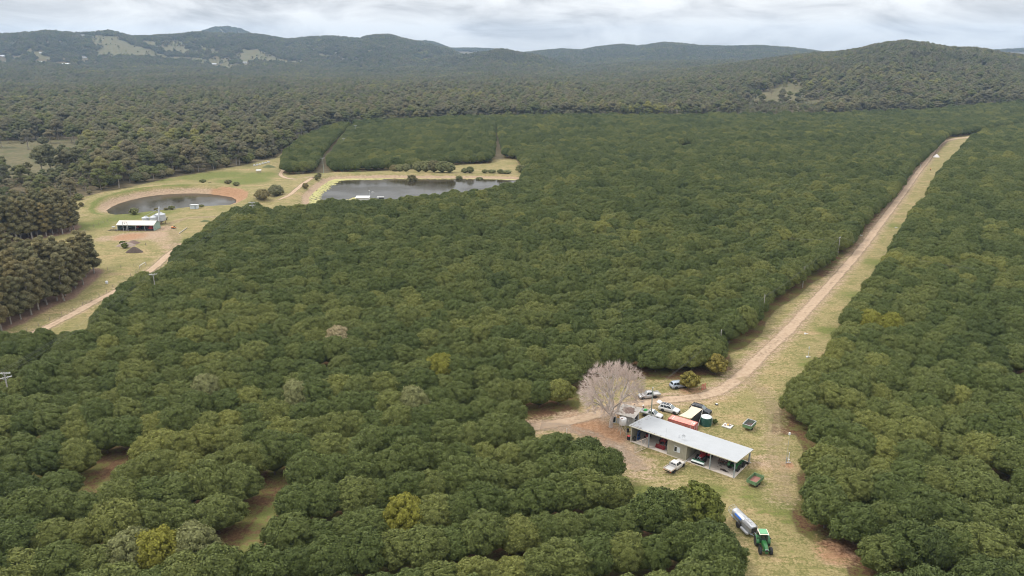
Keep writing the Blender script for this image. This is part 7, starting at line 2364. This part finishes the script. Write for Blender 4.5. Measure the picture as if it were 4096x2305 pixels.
# lime spill, irrigation caps on the strip
for i, (px, py, lb) in enumerate([(3220, 1337, "white irrigation cap on the grass strip, nearest the shed"), (3228, 1430, "low white valve box at the right edge of the strip"), (3582, 912, "white irrigation cap far up the grass strip"), (3442, 943, "pair-like white valve by the left trees of the strip")]):
    p = atg(px, py); m = MB(); m.lathe([(.3, 0), (.32, .25), (.2, .4), (.01, .43)], n=12); m.tube((.3, 0, .15), (.9, 0, .15), .09)
    tag(m.build("irrigation_valve", WHITE, None, p, smooth=True), lb if i != 3 else "white valve beside the left trees of the strip", "valve", "white irrigation fittings")
p = atg(3233, 1425); m = MB(); m.tube((0, 0, 0), (0, 0, 2.4), .05); m.box((0, 0, 2.5), (.25, .25, .45)); tag(m.build("marker_post", WHITE, None, p), "thin white-topped post at the right edge of the strip", "post")
p = atg(3722, 682); t = thing("orange_marker", "small orange and dark marker drum on the far grass strip", "marker", p)
m = MB(); m.lathe([(.3, 0), (.32, .7), (.01, .72)], n=12); m.build("base", DARKSTEEL, t)
m = MB(); m.lathe([(.28, .72), (.2, 1.3), (.01, 1.35)], n=12); m.build("cone", ORANGE, t)
p = atg(3681, 672); m = MB(); m.tube((0, 0, 0), (0, 0, 2.6), .12); tag(m.build("marker_post", WHITE, None, p), "leaning white post far up the strip near its left trees", "post")
p = at(3674, 633, 3.4); t = thing("lamp_mast", "short green mast with white lamp near the lime heap", "mast", (p.x, p.y, zat(p.x, p.y)))
m = MB(); m.tube((0, 0, 0), (0, 0, 3.3), .08); m.build("pole", GREEN_D, t)
m = MB(); m.ball((0, 0, 3.5), .32, sc=(1.1, 1, .7)); m.build("lamp", WHITE, t)
p = atg(*[x / 2.416 + (0 if i == 0 else 1000) for i, x in enumerate((1033, 326))]); m = MB(); m.lathe([(.45, 0), (.5, .8), (.4, .95), (.01, 1.0)], n=14)
tag(m.build("white_drum", WHITE, None, p, smooth=True), "white drum lying by the fence at the plantation's end", "drum")

# weed and lily pads round the long dam
def pads():
    rs = np.random.RandomState(6); mb = MB()
    C = catmull(list(DAM2) + [DAM2[0]], 10)
    d = np.gradient(C, axis=0); c0 = DAM2.mean(0)
    for i in range(len(C)):
        w = 0
        y = C[i][1]; x = C[i][0]
        if x < -85: w = 5.5
        elif y > 468: w = 2.0
        for k in range(int(w * 6)):
            t = rs.rand() ** 1.3
            q = C[i] + (c0 - C[i]) / np.hypot(*(c0 - C[i])) * (t * w * (1 if y < 466 else 1.3)) + rs.normal(0, .5, 2) * np.array([1.6, 1])
            s = rs.uniform(.25, .75); a = rs.uniform(0, 6.28)
            mb.add([(q[0] + cos(a + j * 1.047) * s * rs.uniform(.7, 1.2), q[1] + sin(a + j * 1.047) * s * rs.uniform(.7, 1.2), DAM2Z + .03 + .0004 * (len(mb.v) % 97)) for j in range(6)], [tuple(range(6))])
    return tag(mb.build("water_weed", mat("yellow_green_weed", (.30, .29, .08), .7, var=.35, scale=.4, dirt=(.34, .27, .14))), "yellow-green water weed fringing the long dam", "water weed", kind="stuff")
pads()

# ------------------------------------------------------------------ houses far off
for i, (px, py, w_, d_, rz, lb) in enumerate(HOUSES):
    x, y, z = HOUSE_P[i]; w_ *= .66; d_ *= .7
    t = thing("farmhouse", lb, "house", (x, y, z), rz, "distant houses")
    hh = 3.0
    m = MB(); m.box((0, 0, hh / 2 - 1), (w_, d_, hh + 2)); m.build("wall", HOUSE_W, t)
    m = MB(); m.prism([(-d_ / 2 - .8, hh), (d_ / 2 + .8, hh), (0, hh + d_ * .26)], -w_ / 2 - .8, w_ / 2 + .8, "X"); m.build("roof", HOUSE_R, t)
    for q in (-.3, 0, .3):
        m = MB(); m.box((w_ * q, -d_ / 2 - .03, hh * .55), (w_ * .14, .08, hh * .4)); m.build("window", GLASS, t)
# ------------------------------------------------------------------ dead pale trees standing in the forest
for i, (px, py, h_, lb) in enumerate([(1310, 395, 20, "dead white tree among the forest crowns, behind the pole alley"), (860, 470, 20, "crooked dead tree in the forest above the ring dam"), (393, 600, 15, "forked dead white stem at the paddock's right end"), (2725, 345, 22, "dead white tree on the right of the middle forest"), (2935, 372, 20, "pale dead tree left of the small tan paddock"), (1720, 492, 17, "pale leafless tree behind the orchard's back edge, left one"), (1560, 494, 19, "pale leafless tree behind the back edge, near the pole alley"), (2705, 480, 17, "pale leafless tree behind the orchard's back edge, right one")]):
    p = atg(px, py)
    bare_tree("dead_tree", lb, (p.x, p.y, p.z), h_, h_ * .5, 40 + i, 26, 60, (.3, .1), (BARK_PALE, BARK_PALE), "dead pale trees in the forest", .3, .4)

# ------------------------------------------------------------------ two people behind the tin shed
SKIN = mat("skin", (.42, .24, .17), .6, var=.08, scale=8)
SHIRT = mat("white_shirt", (.72, .71, .68), .85, var=.08, scale=6)
SHIRT2 = mat("pinkish_shirt", (.62, .42, .36), .85, var=.12, scale=6)
TROUS = mat("dark_trousers", (.035, .033, .04), .9, var=.2, scale=6)
HAIR = mat("dark_hair", (.018, .014, .012), .7, var=.3, scale=12)
HAT = mat("pale_hat", (.74, .72, .68), .8, var=.08, scale=8)
def skinned(name, m, parent, joints, edges, radii, root=0, sub=2):
    me = bpy.data.meshes.new(name); me.from_pydata([tuple(j) for j in joints], edges, []); me.update()
    me.materials.append(m)
    o = bpy.data.objects.new(name, me); COL.objects.link(o)
    if parent is not None: o.parent = parent
    o.modifiers.new("skin", "SKIN").use_smooth_shade = True
    for i, r in enumerate(radii):
        v = me.skin_vertices[0].data[i]
        v.radius = r if isinstance(r, tuple) else (r, r)
        v.use_root = i == root
    s = o.modifiers.new("round", "SUBSURF"); s.levels = sub; s.render_levels = sub
    return o
def person(label, pos, rz, bend, shirt, hat=None):
    t = thing("person", label, "person", pos, rz, None)
    # hips, spine bent forward by `bend` at the hip; x is forward
    hip = Vector((0, 0, .93))
    R_ = Matrix.Rotation(bend, 3, "Y")
    S = lambda x, y, z: hip + R_ @ Vector((x, y, z))
    chest, neck, headb, headt = S(.02, 0, .34), S(.0, 0, .52), S(.03, 0, .62), S(.05, 0, .78)
    shL, shR = S(0, .19, .46), S(0, -.19, .46)
    reach = .34 if bend > .3 else .06
    elL, elR = shL + Vector((reach * .5, .07, -.27)), shR + Vector((reach * .5, -.07, -.27))
    wrL, wrR = elL + Vector((reach, -.02, -.22)), elR + Vector((reach, .02, -.22))
    J = [hip, chest, neck, headb, headt, shL, elL, wrL, shR, elR, wrR]
    E_ = [(0, 1), (1, 2), (2, 3), (3, 4), (1, 5), (5, 6), (6, 7), (1, 8), (8, 9), (9, 10)]
    R0 = [(.13, .16), (.12, .17), .055, (.075, .07), (.085, .075), .062, .045, .03, .062, .045, .03]
    for s, q in ((1, .09), (-1, -.09)):
        k = len(J); J += [Vector((-.02 * s, q, .88)), Vector((.05 * s, q * 1.1, .48)), Vector((-.02 + .05 * s, q * 1.2, .08)), Vector((.14 + .05 * s, q * 1.3, .04))]
        E_ += [(0, k), (k, k + 1), (k + 1, k + 2), (k + 2, k + 3)]; R0 += [.095, .062, .042, .04]
    for w, e in ((7, elL), (10, elR)):                  # palm, fingers and thumb
        d = (J[w] - J[6 if w == 7 else 9]).normalized(); pm = len(J); J.append(J[w] + d * .07); R0.append(.03); E_.append((w, pm))
        for f in range(4):
            k = len(J); off = Vector((0, (f - 1.5) * .02, 0)); J += [J[pm] + d * .045 + off, J[pm] + d * (.085 - .01 * abs(f - 1.5)) + off + Vector((0, 0, -.015))]; R0 += [.010, .008]; E_ += [(pm, k), (k, k + 1)]
        k = len(J); J.append(J[w] + d * .05 + Vector((.03, .035 if w == 10 else -.035, 0))); R0.append(.011); E_.append((w, k))
    body = skinned("body", SKIN, t, J, E_, R0, 0, 1)
    skinned("shirt", shirt, t, [hip + R_ @ Vector((0, 0, .02)), chest, S(0, 0, .49), shL, shL.lerp(elL, .7), shR, shR.lerp(elR, .7)], [(0, 1), (1, 2), (1, 3), (3, 4), (1, 5), (5, 6)], [(.15, .18), (.135, .185), .08, .08, .07, .08, .07], 0)
    L1, L2 = J[11], J[15]
    skinned("trousers", TROUS, t, [hip, J[11], J[12], J[13] + Vector((0, 0, .05)), J[15], J[16], J[17] + Vector((0, 0, .05))], [(0, 1), (1, 2), (2, 3), (0, 4), (4, 5), (5, 6)], [(.15, .175), .11, .082, .065, .11, .082, .065], 0)
    up = (headt - headb).normalized(); fw = (R_ @ Vector((1, 0, 0)))
    hc = headb.lerp(headt, .62)
    f = MB()
    for q in (.032, -.032):
        f.ball(hc + fw * .078 + Vector((0, q, 0)) + up * .01, .011)
    f.ball(hc + fw * .092 - up * .022, .016, sc=(1, .8, 1.2)); f.box(hc + fw * .082 - up * .062, (.012, .045, .010))
    for q in (.08, -.08):
        f.ball(hc + Vector((0, q, 0)) - up * .01, .022, sc=(.7, .4, 1))
    f.build("face", mat("face_features", (.30, .15, .11), .6), t)
    h = MB(); h.ball(hc + up * .045 - fw * .018, .102, 12, 8, (1, .92, .85)); h.build("hair", HAIR, t, smooth=True)
    if hat:
        h = MB(); h.M = Matrix.Translation(hc + up * .06) @ up.to_track_quat("Z", "Y").to_matrix().to_4x4()
        h.lathe([(.20, 0), (.20, .012), (.12, .02), (.11, .10), (.06, .125), (.01, .13)], n=18); h.M = Matrix.Identity(4); h.build("hat", hat, t, smooth=True)
    for s, k in ((1, 13), (-1, 17)):
        b_ = MB(); q = J[k]; b_.ball(q + Vector((.08, 0, -.02)), .07, 10, 6, (1.9, .75, .8)); b_.build("boot", PLASTIC, t, smooth=True)
    return t
person("dark-haired person in white shirt standing on the track behind the tin shed", (28.35, 157.0, 0), RAD(200), .05, SHIRT)
person("person in pale hat and dark trousers leaning over the white ute's tray", (30.55, 157.35, 0), RAD(-115), .75, SHIRT2, HAT)
# ------------------------------------------------------------------ the air between here and the hills
def haze():
    m = bpy.data.materials.new("haze"); m.use_nodes = True
    nt = m.node_tree; nt.nodes.clear()
    o = nt.nodes.new("ShaderNodeOutputMaterial"); v = nt.nodes.new("ShaderNodeVolumePrincipled")
    v.inputs["Color"].default_value = (.50, .72, 1.0, 1)
    v.inputs["Density"].default_value = 0.000075
    v.inputs["Anisotropy"].default_value = .2
    nt.links.new(v.outputs[0], o.inputs["Volume"])
    lo = min(v.co.z for v in ground.data.vertices) - 1.0
    hi = max(max(v.co.z for v in ground.data.vertices) + 45.0, H + 20)
    mb = MB(); mb.box((0, 0, (lo + hi) / 2), (13600, 13600, hi - lo))
    ob = mb.build("haze", m, loc=(0, 0, 0))
    tag(ob, "thin bluish haze over the valley", "haze", kind="stuff")
haze()
